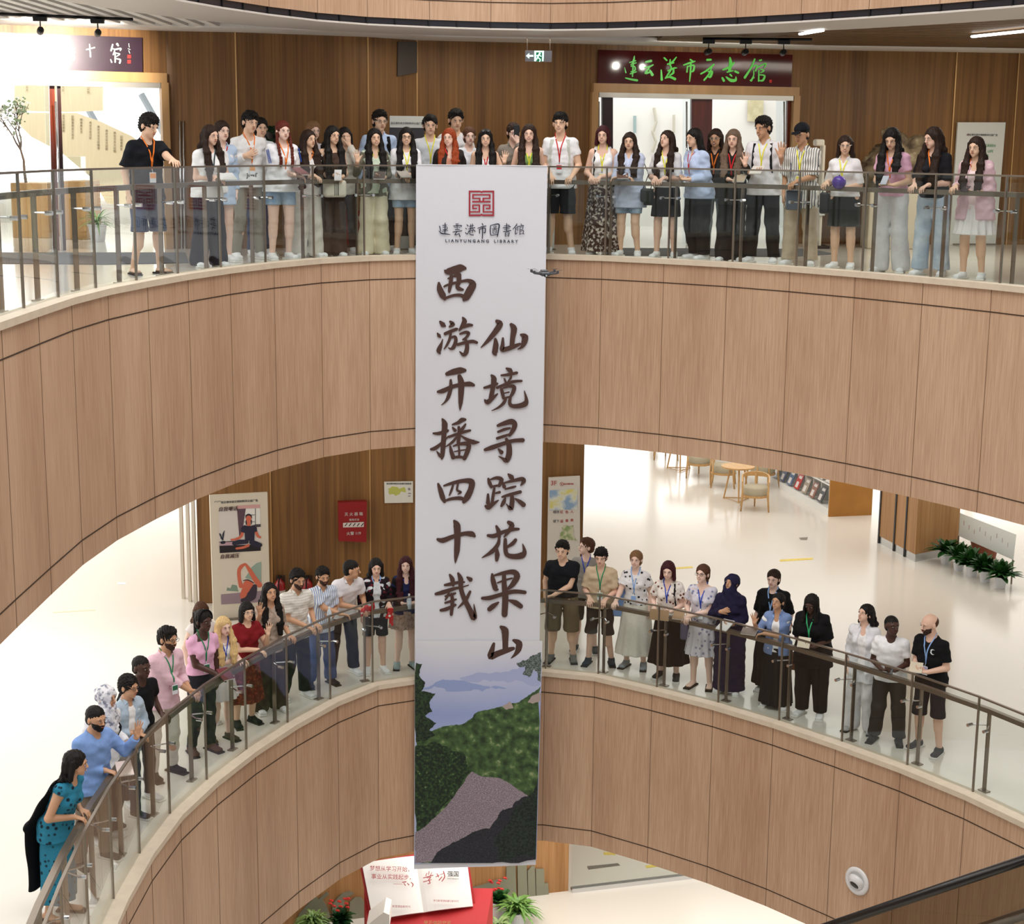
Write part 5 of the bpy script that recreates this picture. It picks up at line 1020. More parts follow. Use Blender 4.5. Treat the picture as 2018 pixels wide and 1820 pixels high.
for pts in ([(575, 1840), (590, 1800), (610, 1778), (622, 1766), (628, 1772), (645, 1757), (648, 1762), (636, 1772), (644, 1785), (650, 1800), (655, 1840)], [(655, 1840), (655, 1782), (668, 1766), (676, 1760), (690, 1756), (698, 1760), (688, 1766), (678, 1774), (680, 1840)], [(684, 1840), (690, 1776), (700, 1768), (712, 1768), (722, 1782), (724, 1840)]):
    rp(pl2.poly('silhouette', pts, M_SIL, None, 0, .03), sk)
sk = thing('skyline_relief', 'silver metal skyline silhouette on the wooden wall right of the giant book', 'relief', pl3.at(1010, 1740))
for pts in ([(925, 1768), (925, 1750), (950, 1744), (968, 1738), (980, 1733), (998, 1732), (998, 1768)], [(998, 1768), (998, 1708), (1016, 1706), (1018, 1768)], [(1021, 1768), (1020, 1705), (1038, 1704), (1040, 1768)], [(1041, 1768), (1040, 1716), (1048, 1706), (1054, 1706), (1056, 1768)], [(1057, 1768), (1056, 1712), (1072, 1712), (1073, 1740), (1080, 1740), (1082, 1768)]):
    rp(pl3.poly('silhouette', pts, M_SIL, None, 0, .03), sk)
leafy('spider_plant', on_z(618, 1852, Z2), 'bushy striped spider plant at the left of the giant book', 'plant', 130, .50, .045, 41, '#7da05a', 1.1, 1.0, (.16, .3, M_POTW), curve=.7)
leafy('flowering_plant', on_z(672, 1846, Z2), 'dark green plant with bright red flowers between spider plant and giant book', 'plant', 70, .36, .09, 42, '#1d4a24', 1.1, .8, (.14, .3, M_POTW), flowers=(11, '#d8302c', .20, .40), curve=.4)
leafy('flowering_plant', on_z(982, 1806, Z2), 'green plant with red blooms just right of the giant book', 'plant', 80, .38, .10, 43, '#2f6a34', 1.1, .8, (.15, .3, M_POTW), flowers=(9, '#d8302c', .22, .42), curve=.4)
leafy('spider_plant', on_z(1018, 1826, Z2), 'large striped leafy plant at the right of the red-flowered plant', 'plant', 140, .56, .055, 44, '#6f9a4c', 1.1, 1.0, (.16, .3, M_POTW), curve=.6)
leafy('spider_plant', on_z(982, 1856, Z2), 'low striped plant at the bottom edge beside the red stand', 'plant', 60, .40, .05, 45, '#8aa566', 1.0, 1.0, (.14, .25, M_POTW), curve=.6)
# glass screens on the ground level
A, B = on_z(1126, 1757, Z2), on_z(1378, 1727, Z2); d_ = (B-A).normalized(); gs_ = thing('glass_screen', 'low glass screen in a polished steel channel on the ground level', 'screen', A); q = MB(); rz = math.atan2(d_.y, d_.x); c_ = (B-A)/2
q.box((c_.x, c_.y, .04), ((B-A).length, .10, .08), rz=rz); q.build('steel_channel', M_CHROME, gs_); q = MB(); q.box((c_.x, c_.y, .6), ((B-A).length, .015, 1.1), rz=rz); q.build('glass_panel', M_GLASS, gs_)
floor_poly('floor_plate', [(1157, 1706), (1218, 1700), (1222, 1704), (1160, 1712)], Z2, M_STEEL, 'brushed steel plate on the ground level beside the yellow tape', 'floor plate', .01)
# ------------------------------------------------------------------ air nozzle on the lower fascia
pn = Plane(offs(P3, -.12)[22], offs(P3, -.12)[23]); nz = thing('air_nozzle', 'round white jet air nozzle set in the lower wooden fascia at right', 'air nozzle', pn.at(1690, 1735)); MM = face_matrix((0, 0, 0), pn.x, pn.n)
def lathe_n(name, prof, m, parent=None, tilt=None, n=36):
    mb = MB(); mb.lathe(prof, n=n); T_ = MM @ (Matrix.Rotation(tilt, 4, 'X') if tilt else Matrix.Identity(4)); mb.v = [tuple(T_ @ Vector(v)) for v in mb.v]; return mb.build(name, m, parent or nz, smooth=True)
M_NZ = mat('nozzle_white', hexc('#dcdcdc'), .3)
lathe_n('ring', [(.115, .0), (.175, .0), (.18, .012), (.165, .03), (.125, .035), (.115, .02)], M_NZ); bl_ = lathe_n('ball', [(.118, .0), (.112, .03), (.095, .055), (.068, .078), (.062, .076), (.062, .02)], M_NZ, tilt=R(30)); lathe_n('throat', [(.0615, .070), (.055, .068), (.001, .062)], mat('nozzle_dark', hexc('#4c4a48'), .6), bl_, tilt=R(30))
# ------------------------------------------------------------------ escalator in the lower right corner
def esc(pa, pb, Y, lab):
    a = on_y(pa[0], pa[1], Y); b = on_y(pb[0], pb[1], Y-1.2); d = b-a; a2, b2 = a-d*1.6, b+d*3.0; root = thing('escalator_balustrade', lab, 'escalator', a)
    mb = MB(); mb.tube([a2-a, b2-a], .040, 10); mb.build('rubber_handrail', mat('black_rubber', hexc('#101114'), .25), root, smooth=True)
    V = [a2-a-Vector((0, 0, .03)), b2-a-Vector((0, 0, .03)), b2-a-Vector((0, 0, .95)), a2-a-Vector((0, 0, .95))]; V += [v+Vector((0, .012, 0)) for v in V]; raw('glass_side', V, [(0, 1, 2, 3), (7, 6, 5, 4), (0, 4, 5, 1), (3, 2, 6, 7)], M_GLASSD, root)
    mb = MB(); mb.tube([a2-a-Vector((0, 0, .98)), b2-a-Vector((0, 0, .98))], .06, 4); mb.build('skirt_panel', M_STEEL, root); return root
esc((1640, 1822), (2018, 1694), 12.6, 'escalator side with black rubber handrail crossing the lower right corner'); esc((1952, 1822), (2018, 1801), 11.8, 'second, nearer escalator side with black rubber handrail, only its tip in the corner')
# ------------------------------------------------------------------ small camera drone in flight
dn = thing('camera_drone', 'small grey quadcopter drone hovering in front of the banner edge', 'drone', on_y(1073, 539, 17.0), R(8)); M_DR = mat('drone_grey', hexc('#4c4f55'), .35, .2)
mb = MB(); mb.bbox((0, 0, 0), (.10, .19, .045), .018); mb.bbox((0, .02, .028), (.07, .12, .02), .008); mb.build('fuselage', M_DR, dn)
for sx_ in (-1, 1):
    for sy in (-1, 1):
        mb = MB(); mb.tube([(sx_*.04, sy*.06, .0), (sx_*.125, sy*.10, .012)], [.012, .009], 8); mb.lathe([(.014, .0), (.014, .028), (.006, .032)], (sx_*.125, sy*.10, .008), 12); ar = mb.build('arm', M_DR, dn)
        mb = MB(); a = R(25*sx_*sy)
        for e in (0, math.pi):
            c_, s_ = math.cos(a+e), math.sin(a+e); o_ = Vector((sx_*.125, sy*.10, .042)); mb.add([o_+Vector((-s_*.004, c_*.004, 0)), o_+Vector((c_*.03-s_*.010, s_*.03+c_*.010, .003)), o_+Vector((c_*.062, s_*.062, .001)), o_+Vector((c_*.03+s_*.004, s_*.03-c_*.004, -.001))], [(0, 1, 2, 3)])
        mb.build('rotor_blade', M_BLACK, ar)
mb = MB(); mb.add(*ellmesh_((0, -.10, -.012), (.022, .022, .02), 10, 6)); gm = mb.build('gimbal_camera', M_BLACK, dn, smooth=True); mb = MB(); mb.tube([(0, -.118, -.012), (0, -.128, -.012)], .010, 12); mb.build('lens', M_CHROME, gm)
# =================================================================== PEOPLE (signed-distance bodies, one continuous skin each)
def surface_nets(D, lo, h):
    S = D < 0
    nx, ny, nz = D.shape
    c = np.zeros((nx-1, ny-1, nz-1), dtype=np.int8)
    for i in (0, 1):
        for j in (0, 1):
            for k in (0, 1):
                c += S[i:nx-1+i, j:ny-1+j, k:nz-1+k]
    act = (c > 0) & (c < 8)
    idx = -np.ones(act.shape, dtype=np.int32)
    I = np.argwhere(act)
    if len(I) == 0: return np.zeros((0, 3)), np.zeros((0, 4), np.int32)
    idx[act] = np.arange(len(I))
    a, b, g = I.T
    acc = np.zeros((len(I), 3)); cnt = np.zeros(len(I))
    cor = [(i, j, k) for i in (0, 1) for j in (0, 1) for k in (0, 1)]
    val = {q: D[a+q[0], b+q[1], g+q[2]] for q in cor}
    for q in cor:
        for ax in range(3):
            if q[ax] == 0:
                r = list(q); r[ax] = 1; r = tuple(r)
                v0, v1 = val[q], val[r]; m = (v0 < 0) != (v1 < 0)
                t = np.where(m, v0/np.where(m, v0-v1, 1), 0)
                for d in range(3):
                    acc[:, d] += np.where(m, (t if d == ax else q[d]), 0)
                cnt += m
    V = (I + acc/cnt[:, None])*h + lo
    Q = []
    for ax in range(3):
        sl0 = [slice(None)]*3; sl1 = [slice(None)]*3
        sl0[ax] = slice(0, -1); sl1[ax] = slice(1, None)
        s0, s1 = S[tuple(sl0)], S[tuple(sl1)]
        E = np.argwhere(s0 != s1)
        o1, o2 = [(1, 2), (2, 0), (0, 1)][ax]
        E = E[(E[:, o1] > 0) & (E[:, o2] > 0) & (E[:, o1] < D.shape[o1]-1) & (E[:, o2] < D.shape[o2]-1)]
        if len(E) == 0: continue
        def cell(d1, d2):
            e = E.copy(); e[:, o1] -= d1; e[:, o2] -= d2; return idx[e[:, 0], e[:, 1], e[:, 2]]
        q = np.stack([cell(1, 1), cell(0, 1), cell(0, 0), cell(1, 0)], 1)
        flip = ~s0[E[:, 0], E[:, 1], E[:, 2]]
        q[flip] = q[flip][:, ::-1]
        Q.append(q)
    return V, np.concatenate(Q).astype(np.int32)
class Field:
    def __init__(s, lo, hi, h):
        s.lo = np.array(lo, float); s.h = h
        n = np.ceil((np.array(hi)-s.lo)/h).astype(int)+1
        s.n = n; s.D = np.full(tuple(n), .2, dtype=np.float32)
        s.ax = [s.lo[i]+h*np.arange(n[i]) for i in range(3)]
    def _win(s, lo, hi):
        a = np.clip(np.floor((np.array(lo)-s.lo)/s.h).astype(int), 0, s.n); b = np.clip(np.ceil((np.array(hi)-s.lo)/s.h).astype(int)+1, 0, s.n)
        return tuple(slice(int(x), int(y)) for x, y in zip(a, b))
    def _pts(s, w):
        return np.meshgrid(*[s.ax[i][w[i]].astype(np.float32) for i in range(3)], indexing='ij')
    def _cone(s, w, A, B, ra, rb, side=None, flatB=False, flatA=False):
        X, Y, Z = s._pts(w)
        A = np.array(A, float); B = np.array(B, float); U = B-A; L = max(1e-6, float(np.linalg.norm(U))); U = U/L
        px, py, pz = X-A[0], Y-A[1], Z-A[2]
        tt = (px*U[0]+py*U[1]+pz*U[2])/L; t = np.clip(tt, 0, 1)
        qx, qy, qz = px-U[0]*L*t, py-U[1]*L*t, pz-U[2]*L*t
        if np.isscalar(ra) and np.isscalar(rb):
            d = np.sqrt(qx*qx+qy*qy+qz*qz)-(ra+(rb-ra)*t)
        else:
            if np.isscalar(ra): ra = (ra, ra)
            if np.isscalar(rb): rb = (rb, rb)
            sd = np.array(side if side is not None else (1, 0, 0), float); sd = sd-U*sd.dot(U); sd /= np.linalg.norm(sd)+1e-9
            fr = np.cross(U, sd)
            wa = ra[0]+(rb[0]-ra[0])*t; wb = ra[1]+(rb[1]-ra[1])*t; mn = np.minimum(wa, wb)
            a = qx*sd[0]+qy*sd[1]+qz*sd[2]; b = qx*fr[0]+qy*fr[1]+qz*fr[2]; c = qx*U[0]+qy*U[1]+qz*U[2]
            d = (np.sqrt((a/wa)**2+(b/wb)**2+(c/mn)**2)-1)*mn
        if flatB: d = np.maximum(d, (tt-1)*L)
        if flatA: d = np.maximum(d, -tt*L)
        return d
    def _box(s, A, B, ra, rb, k):
        m = max(np.max(ra), np.max(rb))+k+s.h*2
        return s._win(np.minimum(A, B)-m, np.maximum(A, B)+m)
    def add(s, A, B, ra, rb=None, k=.02, **kw):
        rb = ra if rb is None else rb
        w = s._box(A, B, ra, rb, k); 
        d = s._cone(w, A, B, ra, rb, **kw); D = s.D[w]
        hh = np.maximum(k-np.abs(D-d), 0)/k
        s.D[w] = np.minimum(D, d)-hh*hh*k*.25
    def sub(s, A, B, ra, rb=None, k=.008, **kw):
        rb = ra if rb is None else rb
        w = s._box(A, B, ra, rb, k)
        d = -s._cone(w, A, B, ra, rb, **kw); D = s.D[w]
        hh = np.maximum(k-np.abs(D-d), 0)/k
        s.D[w] = np.maximum(D, d)+hh*hh*k*.25
    def ell(s, c, r, M=None, sub=False, k=.02):
        """ellipsoid with radii r, axes from 3x3 M"""
        m = max(r)+k+s.h*2; w = s._win(np.array(c)-m, np.array(c)+m); X, Y, Z = s._pts(w)
        p = np.stack([X-c[0], Y-c[1], Z-c[2]], -1)
        if M is not None: p = p @ np.array(M)
        q = p/np.array(r, dtype=np.float32); l = np.sqrt((q*q).sum(-1)); g = np.sqrt(((q/np.array(r))**2).sum(-1))+1e-6
        d = l*(l-1)/g
        D = s.D[w]
        if sub: d = -d; hh = np.maximum(k-np.abs(D-d), 0)/k; s.D[w] = np.maximum(D, d)+hh*hh*k*.25
        else: hh = np.maximum(k-np.abs(D-d), 0)/k; s.D[w] = np.minimum(D, d)-hh*hh*k*.25
    def plane(s, n, c):
        X, Y, Z = np.meshgrid(*[a.astype(np.float32) for a in s.ax], indexing='ij', sparse=True)
        s.D = np.maximum(s.D, X*n[0]+Y*n[1]+Z*n[2]-c).astype(np.float32)
    def noise(s, amp, kx, ky, kz, seed=0, n=5):
        rs = np.random.RandomState(seed); X, Y, Z = np.meshgrid(*[a.astype(np.float32) for a in s.ax], indexing='ij', sparse=True)
        N = 0
        for i in range(n):
            a = rs.uniform(.6, 1.4, 3)*rs.choice([-1, 1], 3); N = N+np.sin(X*kx*a[0]+Y*ky*a[1]+Z*kz*a[2]+rs.uniform(0, 6.28))
        s.D = s.D+(amp/n*1.6)*N
    def mesh(s, name, m, parent=None):
        s.D[0] = s.D[-1] = .1; s.D[:, 0] = s.D[:, -1] = .1; s.D[:, :, 0] = s.D[:, :, -1] = .1
        V, Q = surface_nets(s.D, s.lo, s.h)
        return raw(name, V, Q, m, parent, smooth=True)
    def front(s, x, z, default=-.12):
        i = int(round((x-s.lo[0])/s.h)); k = int(round((z-s.lo[2])/s.h))
        if not (0 <= i < s.n[0] and 0 <= k < s.n[2]): return default
        col = s.D[i, :, k]; j = np.argmax(col < 0)
        if not col[j] < 0: return default
        return float(s.ax[1][j])
    def top(s, x, y, default=1.4):
        i = int(round((x-s.lo[0])/s.h)); j = int(round((y-s.lo[1])/s.h))
        if not (0 <= i < s.n[0] and 0 <= j < s.n[1]): return default
        col = s.D[i, j, ::-1]; k = np.argmax(col < 0)
        return float(s.ax[2][::-1][k]) if col[k] < 0 else default
SKIN = {}
def skin(t):
    c = {'light': '#e6bda6', 'asian': '#e3bb9e', 'tan': '#c99a79', 'brown': '#8f5f42', 'dark': '#4b3026', 'pale': '#ecc9b7'}[t]
    return mat('skin_'+t, hexc(c), .5, 0, .4)
HAIRC = {'black': '#15110f', 'dbrown': '#2c1c14', 'brown': '#513423', 'auburn': '#5c2418', 'orange': '#8e3a17', 'blonde': '#b08a5c', 'dblonde': '#7d5c3e', 'fair': '#d2b27c', 'ash': '#6a5646', 'burg': '#3c141a'}
def hairm(t): return mat('hair_'+t, hexc(HAIRC[t]), .6, 0, .22, noise=((160, 160, 14), .35, 2))
def cloth(c, kind='plain', c2=None):
    key = 'cloth_'+kind+'_'+c.lstrip('#')+('_'+c2.lstrip('#') if c2 else '')
    if key in MATS: return MATS[key]
    M = mat(key, hexc(c), .85, 0, .2, bump=((22, 22, 12), .35), noise=((30, 30, 30), .05, 2))
    if kind == 'plain': return M
    nt, b = nodes_of(M); src = b.inputs['Base Color'].links[0].from_socket
    tc = nt.nodes.new('ShaderNodeTexCoord'); mx = nt.nodes.new('ShaderNodeMix'); mx.data_type = 'RGBA'
    nt.links.new(src, mx.inputs[6]); mx.inputs[7].default_value = hexc(c2)+(1,)
    cr_ = nt.nodes.new('ShaderNodeMapRange')
    if kind == 'stripe':
        wv = nt.nodes.new('ShaderNodeTexWave'); wv.inputs['Scale'].default_value = 11; wv.bands_direction = 'X'
        nt.links.new(tc.outputs['Object'], wv.inputs[0]); nt.links.new(wv.outputs['Fac'], cr_.inputs[0]); cr_.inputs[1].default_value = .72; cr_.inputs[2].default_value = .82
    elif kind == 'rib':
        wv = nt.nodes.new('ShaderNodeTexWave'); wv.inputs['Scale'].default_value = 9; wv.bands_direction = 'Z'; wv.inputs['Distortion'].default_value = 2
        nt.links.new(tc.outputs['Object'], wv.inputs[0]); nt.links.new(wv.outputs['Fac'], cr_.inputs[0]); cr_.inputs[1].default_value = .7; cr_.inputs[2].default_value = .9
    elif kind == 'floral':
        vo = nt.nodes.new('ShaderNodeTexVoronoi'); vo.inputs['Scale'].default_value = 16
        nt.links.new(tc.outputs['Object'], vo.inputs[0]); nt.links.new(vo.outputs['Distance'], cr_.inputs[0]); cr_.inputs[1].default_value = .34; cr_.inputs[2].default_value = .22
    elif kind == 'mottle':
        vo = nt.nodes.new('ShaderNodeTexNoise'); vo.inputs['Scale'].default_value = 26; vo.inputs['Detail'].default_value = 4
        nt.links.new(tc.outputs['Object'], vo.inputs[0]); nt.links.new(vo.outputs[0], cr_.inputs[0]); cr_.inputs[1].default_value = .5; cr_.inputs[2].default_value = .62
    elif kind == 'denim':
        vo = nt.nodes.new('ShaderNodeTexNoise'); vo.inputs['Scale'].default_value = 5; vo.inputs['Detail'].default_value = 3
        nt.links.new(tc.outputs['Object'], vo.inputs[0]); nt.links.new(vo.outputs[0], cr_.inputs[0]); cr_.inputs[1].default_value = .42; cr_.inputs[2].default_value = .66
    nt.links.new(cr_.outputs[0], mx.inputs[0]); nt.links.new(mx.outputs[2], b.inputs['Base Color'])
    return M
M_EYEW = mat('eye_white', hexc('#d9d2cc'), .3); M_EYED = mat('eye_dark', hexc('#1a100c'), .25)
# small face pieces, shared by everyone
def ellmesh(c, r, n=8, mrows=6):
    V = []; Fc = []
    for i in range(mrows+1):
        ph = math.pi*i/mrows
        for j in range(n):
            th = 2*math.pi*j/n; V.append((c[0]+r[0]*math.sin(ph)*math.cos(th), c[1]+r[1]*math.sin(ph)*math.sin(th), c[2]+r[2]*math.cos(ph)))
    for i in range(mrows):
        for j in range(n): Fc.append((i*n+j, (i+1)*n+j, (i+1)*n+(j+1) % n, i*n+(j+1) % n))
    return V, Fc
def face_mesh_eye():
    b = MB(); b.add(*ellmesh((0, 0, 0), (.0135, .006, .0062), 12, 6)); b.cur = 1
    b.add(*ellmesh((0, -.0035, 0), (.0058, .0042, .0058), 10, 6)); b.tube([(-.0155, .001, .001), (-.008, -.005, .0068), (.003, -.006, .0075), (.0155, .001, .003)], [.0012, .0018, .0018, .0012], 5)
    return b.build('eye', [M_EYEW, M_EYED], smooth=True)
_tmp = []
EYE = face_mesh_eye().data
def lens_faces(mb, c, r):
    mb.tube([(c[0]+r[0]*math.cos(t), c[1], c[2]+r[1]*math.sin(t)) for t in np.linspace(0, 2*math.pi, 17)], .0019, 5, caps=False)
def inst(name, me, M, parent):
    o = bpy.data.objects.new(name, me); COL.objects.link(o); o.parent = parent; o.matrix_local = M; return o
for o in list(COL.objects):
    if o.name == 'eye': COL.objects.unlink(o); bpy.data.objects.remove(o)
_cache = {}
def cached(key, fn):
    if key not in _cache:
        o = fn(); _cache[key] = o.data; COL.objects.unlink(o); bpy.data.objects.remove(o)
    return _cache[key]
def brow_mesh(hc):
    return cached('brow'+hc, lambda: MB().tube([(-.018, .004, -.003), (-.006, -.003, .003), (.006, -.003, .003), (.018, .004, -.002)], [.0014, .0026, .0026, .0015], 5, flat=.7).build('eyebrow', hairm(hc), smooth=True))
def mouth_mesh(kind, tone):
    col = {'dark': '#6e3a33', 'brown': '#8d4b42', 'tan': '#a85a50'}.get(tone, '#b8625c')
    def f():
        b = MB()
        if kind == 'smile':
            b.tube([(-.025, .007, .007), (-.013, -.001, -.001), (0, -.004, -.004), (.013, -.001, -.001), (.025, .007, .007)], [.0025, .0055, .0068, .0055, .0025], 7, flat=.6); b.cur = 1
            b.tube([(-.017, -.001, .003), (0, -.0075, -.002), (.017, -.001, .003)], [.001, .0036, .001], 6)
        else:
            b.tube([(-.021, .005, .0), (-.008, -.001, .001), (0, -.003, 0), (.008, -.001, .001), (.021, .005, .0)], [.0022, .0052, .0056, .0052, .0022], 7, flat=.7); b.cur = 1
            b.tube([(-.018, .0, .0), (0, -.0085, .0), (.018, .0, .0)], [.0008, .0011, .0008], 5)
        return b.build('mouth', [mat('lips_'+tone, hexc(col), .4), mat('teeth', hexc('#ece6dd'), .3) if kind == 'smile' else M_EYED], smooth=True)
    return cached('mouth'+kind+tone, f)
def v3(*a): return np.array(a, float)
def nrm(a): a = np.asarray(a, float); return a/(np.linalg.norm(a)+1e-9)
def rail_point(P, p, off=.19):
    """closest point on the handrail, its tangent and the normal pointing away from the void"""
    G = offs(P, off); best = None
    for i in range(len(G)-1):
        a, b = Vector(G[i]), Vector(G[i+1]); e = b-a; t = max(0, min(1, (Vector(p)-a).dot(e)/e.dot(e))); q = a+e*t; d = (Vector(p)-q).length
        if best is None or d < best[0]: tt = e.normalized(); best = (d, q, tt, Vector((-tt.y, tt.x)))
    d, q, t, n = best
    if (Vector(p)-q).dot(n) < 0: d = -d
    return d, q, t, n
def find_spot(P, px, py, dh):
    d = ray(px, py); Y = 9.0
    while Y < 30:
        p = (d.x/d.y*Y, Y); s = rail_point(P, p, 0)[0]
        if s > dh: return Vector((p[0], p[1], CZ+d.z/d.y*Y))
        Y += .02
    raise ValueError('no spot')
PEOPLE_LOG = []
def person(fl, px, py, label, d=.42, lean=8, yaw=0, hy=0, hp=8, hr=0, sex='f', wd=1.0, tone='asian', hair='long', hc='black', top=('tee', '#eeeeee'), bottom=('pants', '#222222'),
           L='rail', Rr='rail', shoe='#e8e8e8', lany=None, glasses=None, smile=True, inner=None, beard=None, straps=None, feet=0, arms_sleeve=None, extras=(), h=.0075, group=None):
    P, zf = (P4, Z4) if fl == 4 else (P3, Z3)
    la = R(lean)
    # ---- where: the crown of the head lies on the sight line, the body stands d metres behind the glass
    hoff = .75*math.sin(la)
    spot = find_spot(P, px, py, max(.12, d-hoff*.9))
    _, q, t, n = rail_point(P, spot[:2], 0)
    tocam = Vector((-spot.x, -spot.y)).normalized()
    fdir = (tocam*.55 - n*.45).normalized()                  # faces between camera and rail normal
    ang = math.atan2(fdir.x, -fdir.y)+R(yaw)                  # local -Y points there
    fx, fy = math.sin(ang), -math.cos(ang)
    foot = Vector((spot.x-fx*hoff, spot.y-fy*hoff))
    s = (spot.z-zf-.015)/(.93+.77*math.cos(la)+.0)
    Ht = s*1.70
    PEOPLE_LOG.append((round(Ht, 2), label[:40]))
    s = max(.86, min(1.13, s))
    rot = Matrix.Rotation(ang, 4, 'Z'); W = Matrix.Translation((foot.x, foot.y, zf)) @ rot; Wi = W.inverted()
    def loc(p): return v3(*(Wi @ Vector(p)))
    # ---- frames
    hip = v3(0, 0, .93*s)
    ca, sa = math.cos(la), math.sin(la)
    Rt = np.array([[1, 0, 0], [0, ca, -sa], [0, sa, ca]])    # forward lean: +z tips towards -y
    Rt = np.array([[1, 0, 0], [0, ca, -sa], [0, sa, ca]])
    def T(x, y, z): return hip+Rt @ (v3(x*s, y*s, z*s)-hip)
    rn = np.random.RandomState(int(px*7+py))
    male = sex == 'm'
    sw = (.163 if male else .145)*(1+(wd-1)*.5)
    # head frame: yaw hy (positive = turns towards image right), pitch hp (down), roll
    HY, HP, HR = R(hy), R(hp-(8 if fl == 3 else 4)), R(hr)
    Rh = np.array(Matrix.Rotation(HY, 3, 'Z') @ Matrix.Rotation(HP, 3, 'X') @ Matrix.Rotation(HR, 3, 'Y'))
    neck0 = T(0, .005, 1.42); neck1 = T(0, -.012, 1.505)
    hcen = neck1+Rh @ v3(0, -.014, .082)*s
    hs = s*1.0 if not male else s*1.03
    def Hd(x, y, z): return hcen+Rh @ (v3(x, y, z)*hs)
    # ---- legs
    hw = .088*s*wd
    sp = (.10+.03*rn.rand()+(.035 if male else .0))*s
    kb = rn.uniform(0, .05); side = rn.choice([-1, 1])
    legs = []
    for sg in (-1, 1):
        bend = kb if sg == side else 0.0
        hipj = v3(sg*hw, 0, .90*s); ank = v3(sg*sp, .02+(.05 if sg == side else 0)*rn.rand(), .085*s); kn = v3(sg*(hw+sp)/2*1.02-sg*bend*.5, -.012-bend, .485*s)
        toe = ank+v3(sg*.03, -.145*s, -.052*s)
        legs.append((hipj, kn, ank, toe))
    # ---- arms
    arms = []
    rz = zf+1.0
    for sg, mode in ((-1, L), (1, Rr)):
        sh = T(sg*sw*.97, 0, 1.355)
        up, fo = .275*s, .245*s
        hint = v3(sg*.3, .35, -1)
        hd = None; pn = None; curl = .35; spread = .15
        m_ = mode if isinstance(mode, str) else mode[0]
        if m_ == 'rail':
            dx = (mode[1] if not isinstance(mode, str) else .10)*sg
            _, qq, tt, nn = rail_point(P, foot+Vector((math.cos(ang), math.sin(ang)))*dx, .19)
            w_ = loc((qq.x+nn.x*.05, qq.y+nn.y*.05, rz+.045)); wr = w_; hd = nrm(loc((qq.x-nn.x*.1, qq.y-nn.y*.1, rz+.01))-w_+v3(-sg*.03, 0, -.02)); pn = v3(0, 0, -1); curl = .7; hint = v3(sg*.35, .35, -1)
        elif m_ == 'cross':      # forearms folded on the rail
            _, qq, tt, nn = rail_point(P, foot+Vector((math.cos(ang), math.sin(ang)))*(-sg*.06), .19)
            wr = loc((qq.x+nn.x*.03, qq.y+nn.y*.03, rz+.05)); hd = nrm(v3(-sg*1, -.25, -.25)); pn = v3(0, -.3, -1); curl = .8; hint = v3(sg*.5, .2, -.9)
        elif m_ == 'wave':
            hx, hz = (mode[1], mode[2]) if not isinstance(mode, str) else (.20, 1.32)
            wr = T(sg*hx, -.24, hz); hd = nrm(v3(sg*.12, -.08, 1)); pn = v3(-sg*.05, -1, 0); curl = .08; spread = .42; hint = v3(sg*.35, .15, -1)
        elif m_ == 'hold':
            zz = mode[1] if not isinstance(mode, str) else 1.08
            wr = T(sg*.085, -.225, zz); hd = nrm(v3(-sg*.75, -.5, .05)); pn = v3(0, -.2, .9) if sg > 0 else v3(0, .3, .9); curl = .75
        elif m_ == 'chest':
            wr = T(sg*.10, -.165, 1.22); hd = nrm(v3(-sg*.9, .0, .35)); pn = v3(0, 1, 0); curl = .15; hint = v3(sg*.45, 0, -1)
        elif m_ == 'face':
            wr = Hd(sg*.03, -.13, -.10); hd = nrm(v3(-sg*.15, .1, 1)); pn = v3(0, 1, 0); curl = .2; hint = v3(sg*.5, -.2, -1)
        elif m_ == 'pt':         # explicit local wrist point
            wr = T(*mode[1]); hd = nrm(mode[2]); pn = v3(*(mode[3] if len(mode) > 3 else (0, 0, -1))); curl = .5
        elif m_ == 'px':         # reaches to a pixel's sight line at rail height
            g = on_z(mode[1], mode[2], rz+.05); wr = loc(g); hd = nrm(nrm(wr-sh)*v3(1, 1, .4)); pn = v3(0, 0, -1); curl = .6; hint = v3(sg*.3, .4, -1)
        elif m_ == 'elbow':      # hand resting on the other elbow
            wr = T(-sg*.03, -.19, 1.10); hd = nrm(v3(-sg*1, -.1, .05)); pn = v3(0, 1, 0); curl = .5; hint = v3(sg*.4, .2, -1)
        else:                    # down
            wr = T(sg*(sw+.055), -.03, .86) if lean < 15 else v3(sg*.23*s, -.12, .85*s); hd = nrm(v3(0, -.1, -1)); pn = v3(-sg, .2, 0); curl = .4; hint = v3(sg*.5, 1, 0)
        dv = wr-sh; dl = np.linalg.norm(dv); mx_ = (up+fo)*.995
        if dl > mx_:
            wr = sh+dv/dl*mx_; dv = wr-sh; dl = mx_
        a = (up*up-fo*fo+dl*dl)/(2*dl); hh = math.sqrt(max(0, up*up-a*a)); u = dv/dl
        e = hint-u*hint.dot(u); e = nrm(e); el = sh+u*a+e*hh
        arms.append(dict(sh=sh, el=el, wr=wr, hd=hd, pn=pn, curl=curl, spread=spread, sg=sg))
    # ---- body field
    pts = [a[k] for a in arms for k in ('sh', 'el', 'wr')]+[a['wr']+a['hd']*.2 for a in arms]+[l[3] for l in legs]+[hcen+v3(0, 0, .14), hcen-v3(0, .16, 0), hcen+v3(.12, .14, 0), hcen-v3(.12, 0, 0), v3(-.2*wd, .16, 0), v3(.2*wd, -.16, 0)]
    lo = np.min(pts, 0)-.07; hi = np.max(pts, 0)+.07; lo[2] = -.02
    B = Field(lo, hi, h)
    wq = wd*s; ff = .105*s*(.5+.5*wd)
    Xs = v3(1, 0, 0)
    B.add(T(0, .01, .90), T(0, 0, .98), (.158*wq if not male else .150*wq, .108*s*wd), (.14*wq, .098*s*wd), k=.04)
